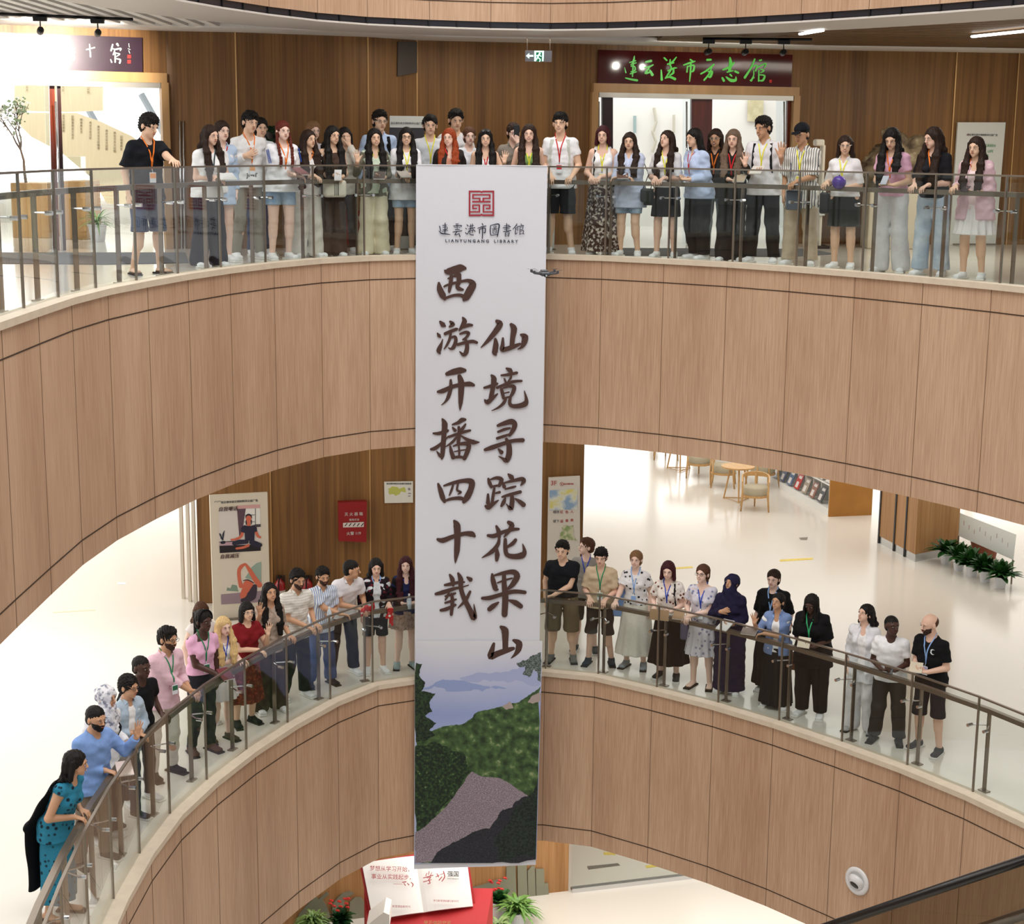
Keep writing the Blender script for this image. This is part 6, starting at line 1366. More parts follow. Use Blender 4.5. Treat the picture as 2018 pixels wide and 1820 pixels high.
    B.add(T(0, 0, .98), T(0, 0, 1.14), (.138*wq, .095*s*wd), (.122*wq if not male else .138*wq, .09*s*wd), k=.04)
    B.add(T(0, 0, 1.14), T(0, 0, 1.29), (.122*wq if not male else .138*wq, .09*s*wd), (.150*wq if not male else .168*wq, .102*s*wd), k=.05)
    for sg in (-1, 1): B.add(T(0, 0, 1.375), T(sg*sw*.85, 0, 1.362), .055*s, .050*s, k=.05)
    B.add(T(0, .012, 1.36), T(0, .01, 1.44), (.085*s, .06*s), (.05*s, .05*s), k=.04)
    B.add(neck0, neck1, (.050 if not male else .058)*s, (.047 if not male else .055)*s, k=.03)
    if not male:
        for sg in (-1, 1): B.add(T(sg*.068*wd, -.075*wd, 1.245), T(sg*.068*wd, -.08*wd, 1.24), .05*s, k=.04)
    for sg in (-1, 1): B.add(T(sg*.065, .055, .91), T(sg*.065, .05, .88), .085*s*wd, k=.05)
    for (hj, kn, an, toe), sg in zip(legs, (-1, 1)):
        B.add(hj, kn, .086*s*wd, .054*s*wd, k=.03)
        B.add(kn, an, .053*s*wd, .036*s, k=.02)
        B.add(kn+v3(0, .02, -.08*s), kn+v3(0, .024, -.17*s), .052*s*wd, .046*s*wd, k=.03)
        B.add(an+v3(0, .035, -.045*s), toe, (.034*s, .034*s), (.040*s, .022*s), k=.02)
    for A_ in arms:
        B.add(A_['sh'], A_['el'], .049*s*(.6+.4*wd) if not male else .054*s, .039*s, k=.03)
        B.add(A_['el'], A_['wr'], .040*s, .027*s, k=.015)
        hd, pn = nrm(A_['hd']), nrm(A_['pn']-A_['hd']*np.dot(A_['pn'], A_['hd'])); sd = np.cross(pn, hd)*A_['sg']
        # thumb points to the body midline when the palm faces forward
        ths = 1 if np.dot(sd, v3(-A_['sg'], 0, 0)) > 0 else -1
        wr = A_['wr']; hk = s*(1.0 if not male else 1.08)
        B.add(wr+hd*.012*hk, wr+hd*.085*hk, (.027*hk, .017*hk), (.037*hk, .0135*hk), k=.012, side=sd)
        cu = A_['curl']
        for fi, (ox, ln) in enumerate(((.030, .068), (.010, .078), (-.010, .073), (-.029, .057))):
            o_ = wr+hd*(.084-.004*abs(fi-1.3))*hk+sd*ths*ox*hk
            dd = nrm(hd+sd*ths*(ox/.03)*A_['spread']*.6)
            d1 = nrm(dd+pn*math.sin(cu)*.9); m1 = o_+d1*ln*.5*hk; d2 = nrm(dd*math.cos(cu*1.5)+pn*math.sin(cu*1.5)*1.2); m2 = m1+d2*ln*.5*hk
            B.add(o_, m1, .0088*hk, .0082*hk, k=.004); B.add(m1, m2, .0082*hk, .0068*hk, k=.003)
        t0 = wr+hd*.028*hk+sd*ths*.026*hk; d1 = nrm(hd*.75+sd*ths*(.5+.5*A_['spread'])+pn*.25); t1 = t0+d1*.038*hk; t2 = t1+nrm(d1+hd*.35+pn*cu*.3)*.030*hk
        B.add(t0-hd*.01, t1, .0125*hk, .0095*hk, k=.008); B.add(t1, t2, .0095*hk, .0075*hk, k=.004)
    # head
    fw = 1.0 if not male else 1.04
    fat = 1+max(0, wd-1)*.35
    B.ell(Hd(0, .012, .030), tuple(x*hs for x in (.076*fw, .094, .086)), Rh, k=.02)
    B.add(Hd(0, -.022, .012), Hd(0, -.034, -.045), (.067*hs*fw*fat, .064*hs), (.056*hs*fw*fat, .052*hs), k=.02, side=Rh @ Xs)
    B.add(Hd(0, -.046, -.060), Hd(0, -.062, -.090), (.044*hs*fat, .036*hs), (.024*hs*fat, .022*hs), k=.022, side=Rh @ Xs)
    B.add(Hd(0, -.090, .010), Hd(0, -.1075, -.026), .0075*hs, .0115*hs, k=.012)
    for sg in (-1, 1):
        B.ell(Hd(sg*.0135, -.098, -.028), (.007*hs,)*3, Rh, k=.006)
        B.ell(Hd(sg*.031, -.0915, .004), tuple(x*hs for x in (.0155, .0055, .009)), Rh, sub=True, k=.006)
        B.ell(Hd(sg*.079*fw, .008, -.008), tuple(x*hs for x in (.011, .020, .031)), Rh, k=.006)
        B.add(Hd(sg*.018, -.090, .024), Hd(sg*.045, -.078, .022), .007*hs, k=.012)
    sk = skin(tone)
    body = B.mesh('person', sk); body.matrix_world = W
    tag(body, label, 'person', group)
    # ---- face parts
    def HM(x, y, z, extra=None):
        M = Matrix.Identity(4); R3 = Matrix([list(r) for r in (Rh*hs)]); p = Hd(x, y, z)
        for i in range(3):
            for j in range(3): M[i][j] = R3[i][j]
            M[i][3] = p[i]
        return M @ extra if extra else M
    for sg in (-1, 1):
        inst('eye', EYE, HM(sg*.031, -.0885, .004, Matrix.Rotation(R(-14*sg), 4, 'Z')), body)
        inst('eyebrow', brow_mesh(hc if hc in ('black', 'dbrown', 'brown') else 'brown'), HM(sg*.032, -.0895, .0275, Matrix.Rotation(R(-16*sg), 4, 'Z')), body)
    inst('mouth', mouth_mesh('smile' if smile else 'flat', tone), HM(0, -.0945-(.006 if beard else 0), -.058), body)
    # ---- clothes
    def clip_field(lo_, hi_, hh=.0095): return Field(lo_, hi_, hh)
    tk, tcol = top[0], top[1]
    tkind = top[2] if len(top) > 2 else 'plain'; tc2 = top[3] if len(top) > 3 else None
    topts = top[4] if len(top) > 4 else {}
    loose = topts.get('fit', {'tee': .014, 'tank': .006, 'shirt': .017, 'sweater': .022, 'blazer': .024, 'dress': .010, 'abaya': .035, 'cardigan': .030, 'vest': .018}.get(tk, .02))
    hem = topts.get('hem', {'tee': .84, 'tank': .90, 'shirt': .80, 'sweater': .84, 'blazer': .76, 'dress': .93, 'abaya': .06, 'cardigan': .70, 'vest': .84}.get(tk, .85))
    slv = topts.get('sleeve', {'tee': .55, 'tank': 0, 'shirt': 1.9, 'sweater': 1.9, 'blazer': 1.95, 'dress': .45, 'abaya': 1.95, 'cardigan': 1.7, 'vest': .12}.get(tk, .5))
    neckt = topts.get('neck', {'tank': 'scoop', 'blazer': 'open', 'cardigan': 'open', 'shirt': 'v'}.get(tk, 'crew'))
    puff = topts.get('puff', .006 if slv <= 1 else .0)
    def garment(loose, hem, slv, neckt, hh=.0095, flare=0.0, seed=1, puff=puff):
        G = Field(lo-.05, np.array([hi[0]+.05, hi[1]+.05, (T(0, 0, 1.52)[2]+.04)]), hh)
        e = loose*s
        G.add(T(0, 0, 1.29), T(0, 0, 1.14), (.152*wq+e if not male else .170*wq+e, .102*s*wd+e), (.130*wq+e if not male else .142*wq+e, .095*s*wd+e), k=.05)
        G.add(T(0, 0, 1.14), T(0, .005, .98), (.130*wq+e if not male else .142*wq+e, .095*s*wd+e), (.146*wq+e, .104*s*wd+e), k=.05)
        G.add(T(0, .005, .98), v3(0, .01, min(.90*s, hem*s)), (.146*wq+e, .104*s*wd+e), (.165*wq+e+flare+.006, .121*s*wd+e+flare+.006), k=.05)
        if hem < .9:
            for sg in (-1, 1): G.add(T(sg*.055, .045, .92), T(sg*.055, .04, .90), .090*s*wd+e*.5, k=.06)
        if hem < .88: G.add(v3(0, .01, .90*s), v3(0, .015, hem*s-.02), (.165*wq+e+flare*.4+.008, .121*s*wd+e+flare*.4+.008), (.170*wq+e+flare+.01, .126*s*wd+e+flare+.01), k=.04)
        if slv > 0 or tk != 'tank':
            for sg in (-1, 1): G.add(T(0, 0, 1.378), T(sg*sw*.86, 0, 1.358), .056*s+e*.7, .050*s+e*.55, k=.04)
            G.add(T(0, .012, 1.36), T(0, .01, 1.42), (.085*s+e*.6, .062*s+e*.5), (.055*s+e*.6, .055*s+e*.5), k=.03)
        else:
            for sg in (-1, 1): [G.add(T(sg*.080, y_, 1.27), T(sg*.088, y_*.35, 1.425), (.034*s, .022*s), (.022*s, .016*s), k=.02) for y_ in (-.085, .06)]; 
        if not male:
            for sg in (-1, 1): G.add(T(sg*.068*wd, -.075*wd, 1.245), T(sg*.068*wd, -.08*wd, 1.24), .052*s+e*.8, k=.04)
        for A_ in arms:
            if slv <= 0: continue
            f1 = min(1, slv); r0 = .050*s+e*.55+(.003 if male else 0); pe = A_['sh']+(A_['el']-A_['sh'])*f1
            G.add(A_['sh'], pe, r0, r0+puff-(.008 if slv > 1 else 0), k=.03, flatB=slv <= 1)
            if slv > 1:
                f2 = slv-1; we = A_['el']+(A_['wr']-A_['el'])*f2
                G.add(A_['el'], we, r0-.008, .036*s+e*.5+puff, k=.02, flatB=True)
        G.noise(.0042+.002*(loose > .02), 30, 30, 40, seed=seed); G.noise(.0022, 14, 14, 75, seed=seed+5)
        # neck opening
        if neckt == 'crew': G.sub(T(0, .0, 1.415), T(0, -.03, 1.60), .060*s, .085*s); G.sub(T(0, -.06, 1.42), T(0, -.09, 1.48), .045*s, .06*s)
        elif neckt == 'scoop': G.sub(T(0, .0, 1.41), T(0, -.03, 1.60), .062*s, .10*s); G.sub(T(0, -.13, 1.37 if tk != 'tank' else 1.36), T(0, -.10, 1.48), (.060*s, .06*s), (.066*s if tk == 'tank' else .085*s, .08*s)); 
        elif neckt == 'v': G.sub(T(0, .0, 1.42), T(0, -.03, 1.60), .062*s, .085*s); G.sub(T(0, -.15, 1.30), T(0, -.09, 1.47), .018*s, .062*s)
        elif neckt == 'open': G.sub(T(0, .0, 1.42), T(0, -.03, 1.60), .062*s, .085*s); G.sub(T(0, -.17, 1.46), v3(0, T(0, -.19, 1.1)[1]-.02, hem*s-.05), (.055*s, .12), (.075*s, .12))
        elif neckt == 'high': G.sub(T(0, -.0, 1.50), T(0, -.03, 1.62), .07*s, .09*s)
        G.plane((0, 0, -1), -hem*s)
        return G
    hemflare = topts.get('flare', 0)
    if inner is not None:
        Gi = garment(.010, .84, .3, inner[1] if len(inner) > 1 else 'crew', seed=3)
        Gi.mesh('inner_top', cloth(inner[0]), body)
    G = garment(loose, hem, slv, neckt, flare=hemflare, seed=int(px))
    GD = G
    tmat = cloth(tcol, tkind, tc2)
    tname = {'tee': 't_shirt', 'tank': 'tank_top', 'shirt': 'shirt', 'sweater': 'sweatshirt', 'blazer': 'jacket', 'dress': 'dress_top', 'abaya': 'robe', 'cardigan': 'cardigan', 'vest': 'sleeveless_top'}[tk]
    G.mesh(tname, tmat, body)
    def surf(x, z, off=.004):
        return v3(x, GD.front(x, z)-off, z)
    if topts.get('collar', tk == 'shirt'):
        q = MB()
        for sg in (-1, 1):
            a0 = T(sg*.012, 0, 1.375); a1 = T(sg*.072, 0, 1.405); 
            p0 = surf(a0[0], a0[2], .004); p1 = surf(a1[0], a1[2]-.01, .006); p2 = T(sg*.070, -.01, 1.462); p3 = T(sg*.045, -.075, 1.445); p4 = T(sg*.058, .045, 1.47)
            q.add([p0, p1, p2, p3, p3+v3(0, .01, -.012), p4], [(0, 1, 2, 3), (2, 3, 5)])
            q.add([p0+v3(0, .006, 0), p1+v3(0, .006, -.004), p2-v3(sg*.006, 0, 0), p3+v3(0, .006, 0)], [(0, 3, 2, 1)])
        q.build('collar', tmat, body)
        if neckt != 'open':
            q = MB(); zz = np.linspace(T(0, 0, 1.30)[2], hem*s+.02, 8)
            ps = [surf(0, z_, .003) for z_ in zz]
            for a_, b_ in zip(ps[:-1], ps[1:]): q.add([a_-v3(.012, 0, 0), a_+v3(.012, 0, 0), b_+v3(.012, 0, 0), b_-v3(.012, 0, 0)], [(0, 1, 2, 3)])
            for p_ in ps[1:-1]: q.add(*ellmesh(p_-v3(0, .003, 0), (.005, .003, .005), 6, 4))
            q.build('placket', tmat, body)
    # ---- bottoms
    bk, bcol = bottom[0], bottom[1]; bkind = bottom[2] if len(bottom) > 2 else 'plain'; bc2 = bottom[3] if len(bottom) > 3 else None; bo = bottom[4] if len(bottom) > 4 else {}
    if bk != 'none':
        waist = 1.02*s if tk != 'dress' else .99*s
        LB = Field(v3(lo[0]-.08, lo[1]-.1, -.01) if bk != 'skirt' else v3(-.5, -.5, -.01), v3(hi[0]+.08, .36, waist+.05) if bk != 'skirt' else v3(.5, .5, waist+.05), .010)
        e = .006*s
        if bk in ('pants', 'shorts', 'wide'):
            rr = {'pants': bo.get('r', (.094, .068, .058)), 'wide': (.100, .098, .115), 'shorts': tuple(x_*.86 for x_ in bo.get('r', (.104, .100, .1)))}[bk]
            endz = {'pants': .075, 'wide': .02, 'shorts': bo.get('end', .52)}[bk]
            LB.add(T(0, .01, .90), T(0, 0, 1.0), (.158*wq+e, .112*s*wd+e), (.142*wq+e, .102*s*wd+e), k=.03)
            for sg in (-1, 1): LB.add(T(sg*.062, .045, .91), T(sg*.062, .04, .88), .088*s*wd+.003, k=.05)
            for (hj, kn, an, toe), sg in zip(legs, (-1, 1)):
                LB.add(hj, kn, rr[0]*s*wd, rr[1]*s*wd, k=.02); LB.add(kn, an, rr[1]*s*wd, rr[2]*s*(wd*.5+.5), k=.02)
            LB.noise(.005, 24, 24, 26, seed=int(py))
            LB.plane((0, 0, -1), -endz*s); LB.plane((0, 0, 1), waist)
            nm = 'shorts' if bk == 'shorts' else 'trousers'
        else:
            end = bo.get('end', .5); fl_ = bo.get('flare', .10)
            LB.add(T(0, 0, 1.0), v3(0, .01, .88*s), (.142*wq+e, .102*s*wd+e), (.165*wq+e+fl_*.15, .125*s*wd+e+fl_*.15), k=.02)
            LB.add(v3(0, .01, .88*s), v3(0, .01, end*s-.01), (.165*wq+e+fl_*.15, .125*s*wd+e+fl_*.15), (.165*wq+e+fl_, .125*s*wd+e+fl_), k=.02)
            X, Y, Z = np.meshgrid(*[a.astype(np.float32) for a in LB.ax], indexing='ij', sparse=True)
            fold = np.clip((.95*s-Z)/(.95*s-end*s+.01), 0, 1)
            nf = bo.get('folds', 11)
            LB.D = (LB.D+fold*bo.get('amp', .014)*np.sin(np.arctan2(Y, X)*nf+px)).astype(np.float32)
            LB.noise(.004, 20, 20, 14, seed=int(py))
            LB.plane((0, 0, -1), -end*s); LB.plane((0, 0, 1), waist)
            for sg in (-1, 1): LB.add(T(sg*.055, .045, .91), T(sg*.055, .04, .86), .092*s*wd, k=.06) if end < .8 else None
            LB.plane((0, 0, 1), waist); nm = 'skirt'
        LB.mesh(nm, cloth(bcol, bkind, bc2), body)
    # ---- shoes
    if tk != 'abaya' or True:
        for (hj, kn, an, toe), sg in zip(legs, (-1, 1)):
            S_ = Field(np.minimum(an, toe)-.09, np.maximum(an, toe)+.10, .008)
            S_.add(an+v3(0, .035, -.045*s), toe+v3(0, -.012, 0), (.040*s, .042*s), (.047*s, .030*s), k=.02)
            if shoe != 'sandal': S_.add(an+v3(0, .01, -.02), an+v3(0, -.03, -.03), .047*s, .043*s, k=.02)
            S_.plane((0, 0, -1), .0); S_.plane((0, 0, 1), an[2]+(.004 if shoe != 'sandal' else -.055))
            so = S_.mesh('shoe', cloth(shoe if shoe != 'sandal' else '#5a4636'), body)
            q = MB(); c = (an+toe)/2; q.bbox((c[0]-.002, c[1]+.012, .009), (.098*s, .285*s, .02), .008, rz=math.atan2(toe[0]-an[0], -(toe[1]-an[1])))
            sl_ = q.build('sole', cloth('#dddad4' if shoe in ('#e8e8e8', '#f0f0f0', '#3a3a3a') else '#2a2522')); sl_.parent = so
    # ---- hair / headwear
    hcol = hairm(hc)
    hb = v3(*hcen)
    Ry = np.array(Matrix.Rotation(HY*.6, 3, 'Z'))
    def Hf(x, y, z):         # hanging lock: follows head yaw only, gravity keeps it vertical, kept outside the torso
        p = hcen+Ry @ (v3(x, y, z)*hs)
        if z < -.14:
            f_ = GD.front(p[0], p[2], 9)
            if y < .02 and f_ < 5 and p[1] > f_-.022: p[1] = f_-.018
        return p
    if hair != 'bald':
        dz = .62 if hair.startswith('long') or hair in ('braids', 'loose') else .24
        Hh = Field(hcen-v3(.24, .26, dz), hcen+v3(.24, .27, .19), .0075)
        if hair in ('short', 'crop', 'buzz', 'curly', 'fringe', 'quiff', 'cap'):
            th = {'short': .010, 'crop': .004, 'buzz': .001, 'curly': .017, 'fringe': .011, 'quiff': .008, 'cap': .006}[hair]
            Hh.ell(Hd(0, .016, .036), tuple(x*hs for x in (.080+th*.6, .098+th*.7, .087+th)), Rh)
            Hh.ell(Hd(0, .05, -.02), tuple(x*hs for x in (.070+th*.4, .055+th, .068)), Rh)
            if hair in ('short', 'quiff', 'fringe'): Hh.ell(Hd(0, -.012, .088), tuple(x*hs for x in (.068, .084, .040)), Rh)
            if hair == 'quiff': Hh.ell(Hd(0, -.05, .105), tuple(x*hs for x in (.055, .04, .03)), Rh)
            if hair in ('short', 'fringe'):
                for sg in (-1, 1): Hh.add(Hd(sg*.079, -.01, .04), Hd(sg*.083, .012, -.004), .014*hs, .010*hs, k=.01)
            Hh.noise(.012 if hair in ('short', 'quiff', 'fringe') else .003 if hair != 'curly' else .010, 170, 170, 90 if hair != 'curly' else 170, seed=int(px), n=4)
            fz = {'fringe': -.052}.get(hair, -.030)
            Hh.ell(Hd(0, -.112, fz), tuple(x*hs for x in (.064, .085, .098)), Rh, sub=True, k=.006)
            Hh.ell(Hd(0, -.06, -.09), tuple(x*hs for x in (.12, .088, .09)), Rh, sub=True, k=.006)
            for sg in (-1, 1): Hh.ell(Hd(sg*.088, .006, -.012), tuple(x*hs for x in (.02, .022, .034)), Rh, sub=True, k=.004)
        else:
            Hh.ell(Hd(0, .016, .036), tuple(x*hs for x in (.089, .105, .095)), Rh)
            Hh.ell(Hd(0, .05, -.03), tuple(x*hs for x in (.080, .062, .085)), Rh)
            if hair == 'bob' or hair == 'bobbangs':
                for sg in (-1, 1): Hh.add(Hd(sg*.076, .0, .03), Hf(sg*.088, .0, -.115), (.022*hs, .05*hs), (.024*hs, .05*hs), k=.02, side=Rh @ Xs)
                Hh.add(Hd(0, .06, .0), Hf(0, .07, -.12), (.085*hs, .045*hs), (.08*hs, .04*hs), k=.02)
            elif hair in ('long', 'loose', 'longback', 'long1'):
                ln = .40 if hair != 'loose' else .33
                for sg in (-1, 1):
                    if hair == 'longback':
                        Hh.add(Hd(sg*.078, .01, .03), Hf(sg*.088, .03, -.13), .024*hs, .028*hs, k=.03)
                        continue
                    wv = .012 if hair == 'loose' else 0
                    L2 = ln*(1 if hair != 'long1' or sg == -1 else .55)
                    c0, c1, c2, c3 = Hd(sg*.074, -.01, .035), Hf(sg*.086, .0, -.09), Hf(sg*(.094+wv), -.05, -.20), Hf(sg*(.098-wv), -.09, -.20-L2*.5)
                    c4 = Hf(sg*.090, -.10, -.20-L2*.85)
                    Hh.add(c0, c1, .022*hs, (.032*hs, .040*hs), k=.03); Hh.add(c1, c2, (.032*hs, .040*hs), (.044*hs, .030*hs), k=.03); Hh.add(c2, c3, (.046*hs, .022*hs), (.046*hs, .018*hs), k=.02); Hh.add(c3, c4, (.046*hs, .018*hs), (.034*hs, .012*hs), k=.02)
                bl = T(0, .135, 1.10) if hair != 'bob' else None
                Hh.add(Hd(0, .06, .0), Hf(0, .085, -.13), (.085*hs, .045*hs), (.10*hs, .04*hs), k=.03)
                Hh.add(Hf(0, .085, -.13), T(0, .14, 1.13), (.11*hs, .045*hs), (.11*hs, .025*hs), k=.03)
            elif hair == 'braids':
                for sg in (-1, 1):
                    pp = [Hd(sg*.078, .0, -.02), Hf(sg*.088, -.02, -.12), Hf(sg*.085, -.07, -.22), Hf(sg*.08, -.09, -.34), Hf(sg*.075, -.09, -.43)]
                    for a_, b_ in zip(pp[:-1], pp[1:]):
                        for k_ in range(3):
                            t0_ = k_/3; m_ = a_+(b_-a_)*(t0_+.16); Hh.ell(m_, (.021, .019, .024), None, k=.006)
            elif hair == 'pony':
                Hh.ell(Hd(0, .12, .05), tuple(x*hs for x in (.04, .045, .045)), Rh); Hh.add(Hd(0, .13, .03), T(0, .15, 1.28), .035*hs, .02*hs, k=.02)
            elif hair == 'locs':
                for k_ in range(22):
                    a_ = R(-60+300*k_/21); x0, y0 = .088*math.cos(a_), .02+.10*math.sin(a_)
                    Hh.add(Hd(x0*.9, y0*.9, .05), Hf(x0*1.15, y0*1.1, -.17-.04*(k_ % 3)), .014, .012, k=.006)
            elif hair == 'updo':
                Hh.ell(Hd(0, .10, .02), tuple(x*hs for x in (.05, .04, .05)), Rh)
            Hh.noise(.0045, 190, 190, 10, seed=int(px), n=4)
            fr_ = -.052 if hair == 'bobbangs' else -.028
            Hh.ell(Hd(0, -.110, fr_), tuple(x*hs for x in (.061, .082, .092)), Rh, sub=True, k=.006)
            Hh.add
            Hh.sub(Hd(0, -.11, -.06), Hd(0, -.09, -.17), (.055*hs, .07*hs), (.040*hs, .07*hs), side=Rh @ Xs)
            if hair in ('pony', 'updo', 'braids'): Hh.ell(Hd(0, -.05, -.09), tuple(x*hs for x in (.12, .08, .085)), Rh, sub=True, k=.006) if hair != 'braids' else None
        if hair != 'cap' or True: Hh.mesh('hair', hcol, body)
    else:
        Hh = Field(hcen-v3(.14, .16, .16), hcen+v3(.14, .16, .16), .007)
        Hh.ell(Hd(0, .022, .022), tuple(x*hs for x in (.0785, .0905, .082)), Rh); Hh.ell(Hd(0, -.05, .06), tuple(x*hs for x in (.085, .10, .10)), Rh, sub=True, k=.01)
        Hh.ell(Hd(0, -.06, -.09), tuple(x*hs for x in (.12, .10, .09)), Rh, sub=True, k=.006); Hh.mesh('hair', hcol, body)
    if beard:
        Bd = Field(hcen-v3(.13, .18, .18), hcen+v3(.13, .12, .10), .0065)
        e = .0012 if beard == 'thin' else .004
        Bd.add(Hd(0, -.030, .0), Hd(0, -.036, -.048), (.067*hs*fw*fat+e, .060*hs+e), (.057*hs*fw*fat+e, .055*hs+e), k=.015, side=Rh @ Xs)
        Bd.add(Hd(0, -.046, -.060), Hd(0, -.062, -.092), (.046*hs*fat+e, .037*hs+e), (.026*hs*fat+e, .025*hs+e), k=.02, side=Rh @ Xs)
        Bd.noise(.003, 150, 150, 150, seed=4)
        Bd.ell(Hd(0, -.095, .012), tuple(x*hs for x in (.060, .06, .060)), Rh, sub=True, k=.005); Bd.ell(Hd(0, -.115, -.060), tuple(x*hs for x in (.026, .035, .0115)), Rh, sub=True, k=.003)
        Bd.ell(Hd(0, -.035, .034), tuple(x*hs for x in (.12, .13, .068)), Rh, sub=True, k=.005)
        Bd.add(Hd(-.02, -.098, -.047), Hd(.02, -.098, -.047), .0055*hs, k=.004)
        Bd.mesh('beard', mat('beard_short', hexc('#3f2c24'), .7, 0, .2) if beard == 'thin' else hairm('black'), body)
    for ex in extras:
        if ex[0] == 'hijab':
            J = Field(hcen-v3(.32, .3, .5), hcen+v3(.32, .3, .19), .0085)
            J.ell(Hd(0, .016, .030), tuple(x*hs for x in (.098, .113, .104)), Rh); J.add(Hd(0, -.01, .0), Hd(0, -.035, -.10), (.088*hs, .085*hs), (.075*hs, .07*hs), k=.03, side=Rh @ Xs)
            J.add(Hd(0, -.02, -.10), T(0, -.02, 1.36), (.08*hs, .08*hs), (.155*s, .12*s), k=.04); J.add(T(0, -.03, 1.37), T(0, -.06, 1.24), (.165*s, .11*s), (.14*s, .10*s), k=.04)
            J.noise(.009, 42, 42, 42, seed=9)
            J.ell(Hd(0, -.125, -.028), tuple(x*hs for x in (.052, .078, .072)), Rh, sub=True, k=.006)
            J.mesh('headscarf', cloth(*ex[1:]), body)
        elif ex[0] == 'baseball':
            J = Field(hcen-v3(.16, .28, .1), hcen+v3(.16, .2, .19), .0075)
            J.ell(Hd(0, .012, .050), tuple(x*hs for x in (.090, .108, .092)), Rh); J.plane(tuple(-(Rh @ v3(0, .12, 1))), -float(np.dot(Rh @ v3(0, .12, 1), Hd(0, 0, .048))))
            J.add(Hd(0, -.10, .048), Hd(0, -.165, .036), (.068*hs, .008*hs), (.052*hs, .007*hs), k=.006, side=Rh @ Xs)
            J.mesh('cap', cloth(ex[1]), body)
        elif ex[0] == 'headsun':
            q = MB()
            for sg in (-1, 1): q.add(*ellmesh((sg*.036, 0, 0), (.030, .008, .020), 12, 8))
            q.tube([(-.07, .0, 0), (.07, .0, 0)], .003, 5)
            inst_o = q.build('sunglasses', mat('dark_lens', hexc('#0d0d10'), .08), smooth=True); inst_o.parent = body; inst_o.matrix_local = HM(0, -.085, .105, Matrix.Rotation(R(-35), 4, 'X'))
        elif ex[0] == 'headband':
            q = MB(); q.tube([Hd(.093*math.cos(t_), -.03, .03+.100*math.sin(t_)) for t_ in np.linspace(-.2, math.pi+.2, 16)], .010*s, 6); q.build('headband', cloth(ex[1]), body, smooth=True)
        elif ex[0] == 'shawl':
            J = Field(v3(-.4, -.1, .1), v3(.3, .35, 1.55*s), .010)
            J.add(T(-.17, .02, 1.38), T(.17, .03, 1.38), .065*s, k=.05); J.add(T(-.04, .09, 1.33), v3(-.03, .19, .95*s), (.16*s, .035), (.18*s, .035), k=.03); J.add(v3(-.03, .19, .95*s), v3(-.03, .21, .30*s), (.18*s, .035), (.17*s, .03), k=.03); J.add(T(-.17, -.03, 1.40), T(-.13, -.10, 1.30), .055*s, .04*s, k=.04)
            J.noise(.006, 30, 20, 8, seed=5); J.sub(T(0, 0, 1.42), T(0, -.03, 1.6), .062*s, .09*s); J.mesh('shawl', cloth(ex[1]), body)
        elif ex[0] == 'print':       # small dark lettering on the chest
            _, txt, zc_, size, colr = ex
            c = T(0, 0, zc_); y_ = min(GD.front(x_, c[2]) for x_ in (-.04, 0, .04))-.008
            M_ = face_matrix((0, y_, c[2]), (1, 0, 0), (0, -1, 0)); to = text_obj('print', txt, size, mat('print_'+colr.strip('#'), hexc(colr), .7), M_, body, depth=.001, bold=size*.03)
        elif ex[0] == 'moon':
            q = MB(); c = T(.085, 0, 1.28); y_ = min(GD.front(.085+u_, c[2]+w_) for u_ in (-.03, 0, .03) for w_ in (-.03, 0, .03))-.004
            po = [(.035*math.cos(t_), .035*math.sin(t_)) for t_ in np.linspace(R(50), R(310), 16)]; pi_ = [(.012+.027*math.cos(t_), .027*math.sin(t_)) for t_ in np.linspace(R(300), R(60), 16)]
            q.add([(.085+a_, y_, c[2]+b_) for a_, b_ in po+pi_], [tuple(range(32))]); q.build('crescent_print', cloth('#dfe6ea'), body)
        elif ex[0] == 'stripes3':
            q = MB()
            for A_ in arms:
                sd_ = nrm(A_['el']-A_['sh']); out = nrm(v3(A_['sg'], -.7, 0)-sd_*np.dot(v3(A_['sg'], -.7, 0), sd_)); tn = np.cross(sd_, out)
                for k_ in (-1, 0, 1):
                    pa = [A_['sh']+sd_*(u_*.17)+out*(.077+.014*u_)*s+tn*k_*.016 for u_ in (-.1, .2, .5, .9)]
                    q.tube(pa, .0042, 5)
            q.build('sleeve_stripe', cloth('#274a9c'), body)
        elif ex[0] == 'tie':
            pass
        elif ex[0] == 'ruffle':
            pass
    # ---- glasses
    if glasses:
        q = MB()
        for sg in (-1, 1):
            lens_faces(q, (sg*.033, -.104, .002), (.024, .019)); q.tube([(sg*.057, -.102, .008), (sg*.082, -.03, .010), (sg*.084, .02, .006)], .0017, 5)
        q.tube([(-.009, -.105, .006), (.009, -.105, .006)], .0016, 5)
        g_ = q.build('glasses', mat('frame_'+glasses, hexc({'black': '#101010', 'wire': '#b9b2a8', 'brown': '#3a2317'}[glasses]), .3, .5 if glasses == 'wire' else 0)); g_.parent = body; g_.matrix_local = HM(0, 0, 0)
    # ---- lanyard with badge
    if lany:
        zb = (T(0, 0, 1.12) if len(lany) < 3 else T(0, 0, lany[2]))[2]
        q = MB(); bot = surf(0, zb, .012)
        for sg in (-1, 1):
            pp = [T(sg*.045, .055, 1.465), T(sg*.062, .0, 1.475)]
            for t_ in np.linspace(0.05, 1, 8):
                p_ = T(sg*.062*(1-t_), 0, 1.43)*(1-t_)+bot*t_; pp.append(surf(p_[0], p_[2], .010))
            for a_, b_ in zip(pp[:-1], pp[1:]):
                w_ = v3(.0075, 0, 0); q.add([a_-w_, a_+w_, b_+w_, b_-w_], [(0, 1, 2, 3)])
        ly = q.build('lanyard', cloth(lany[0]), body)
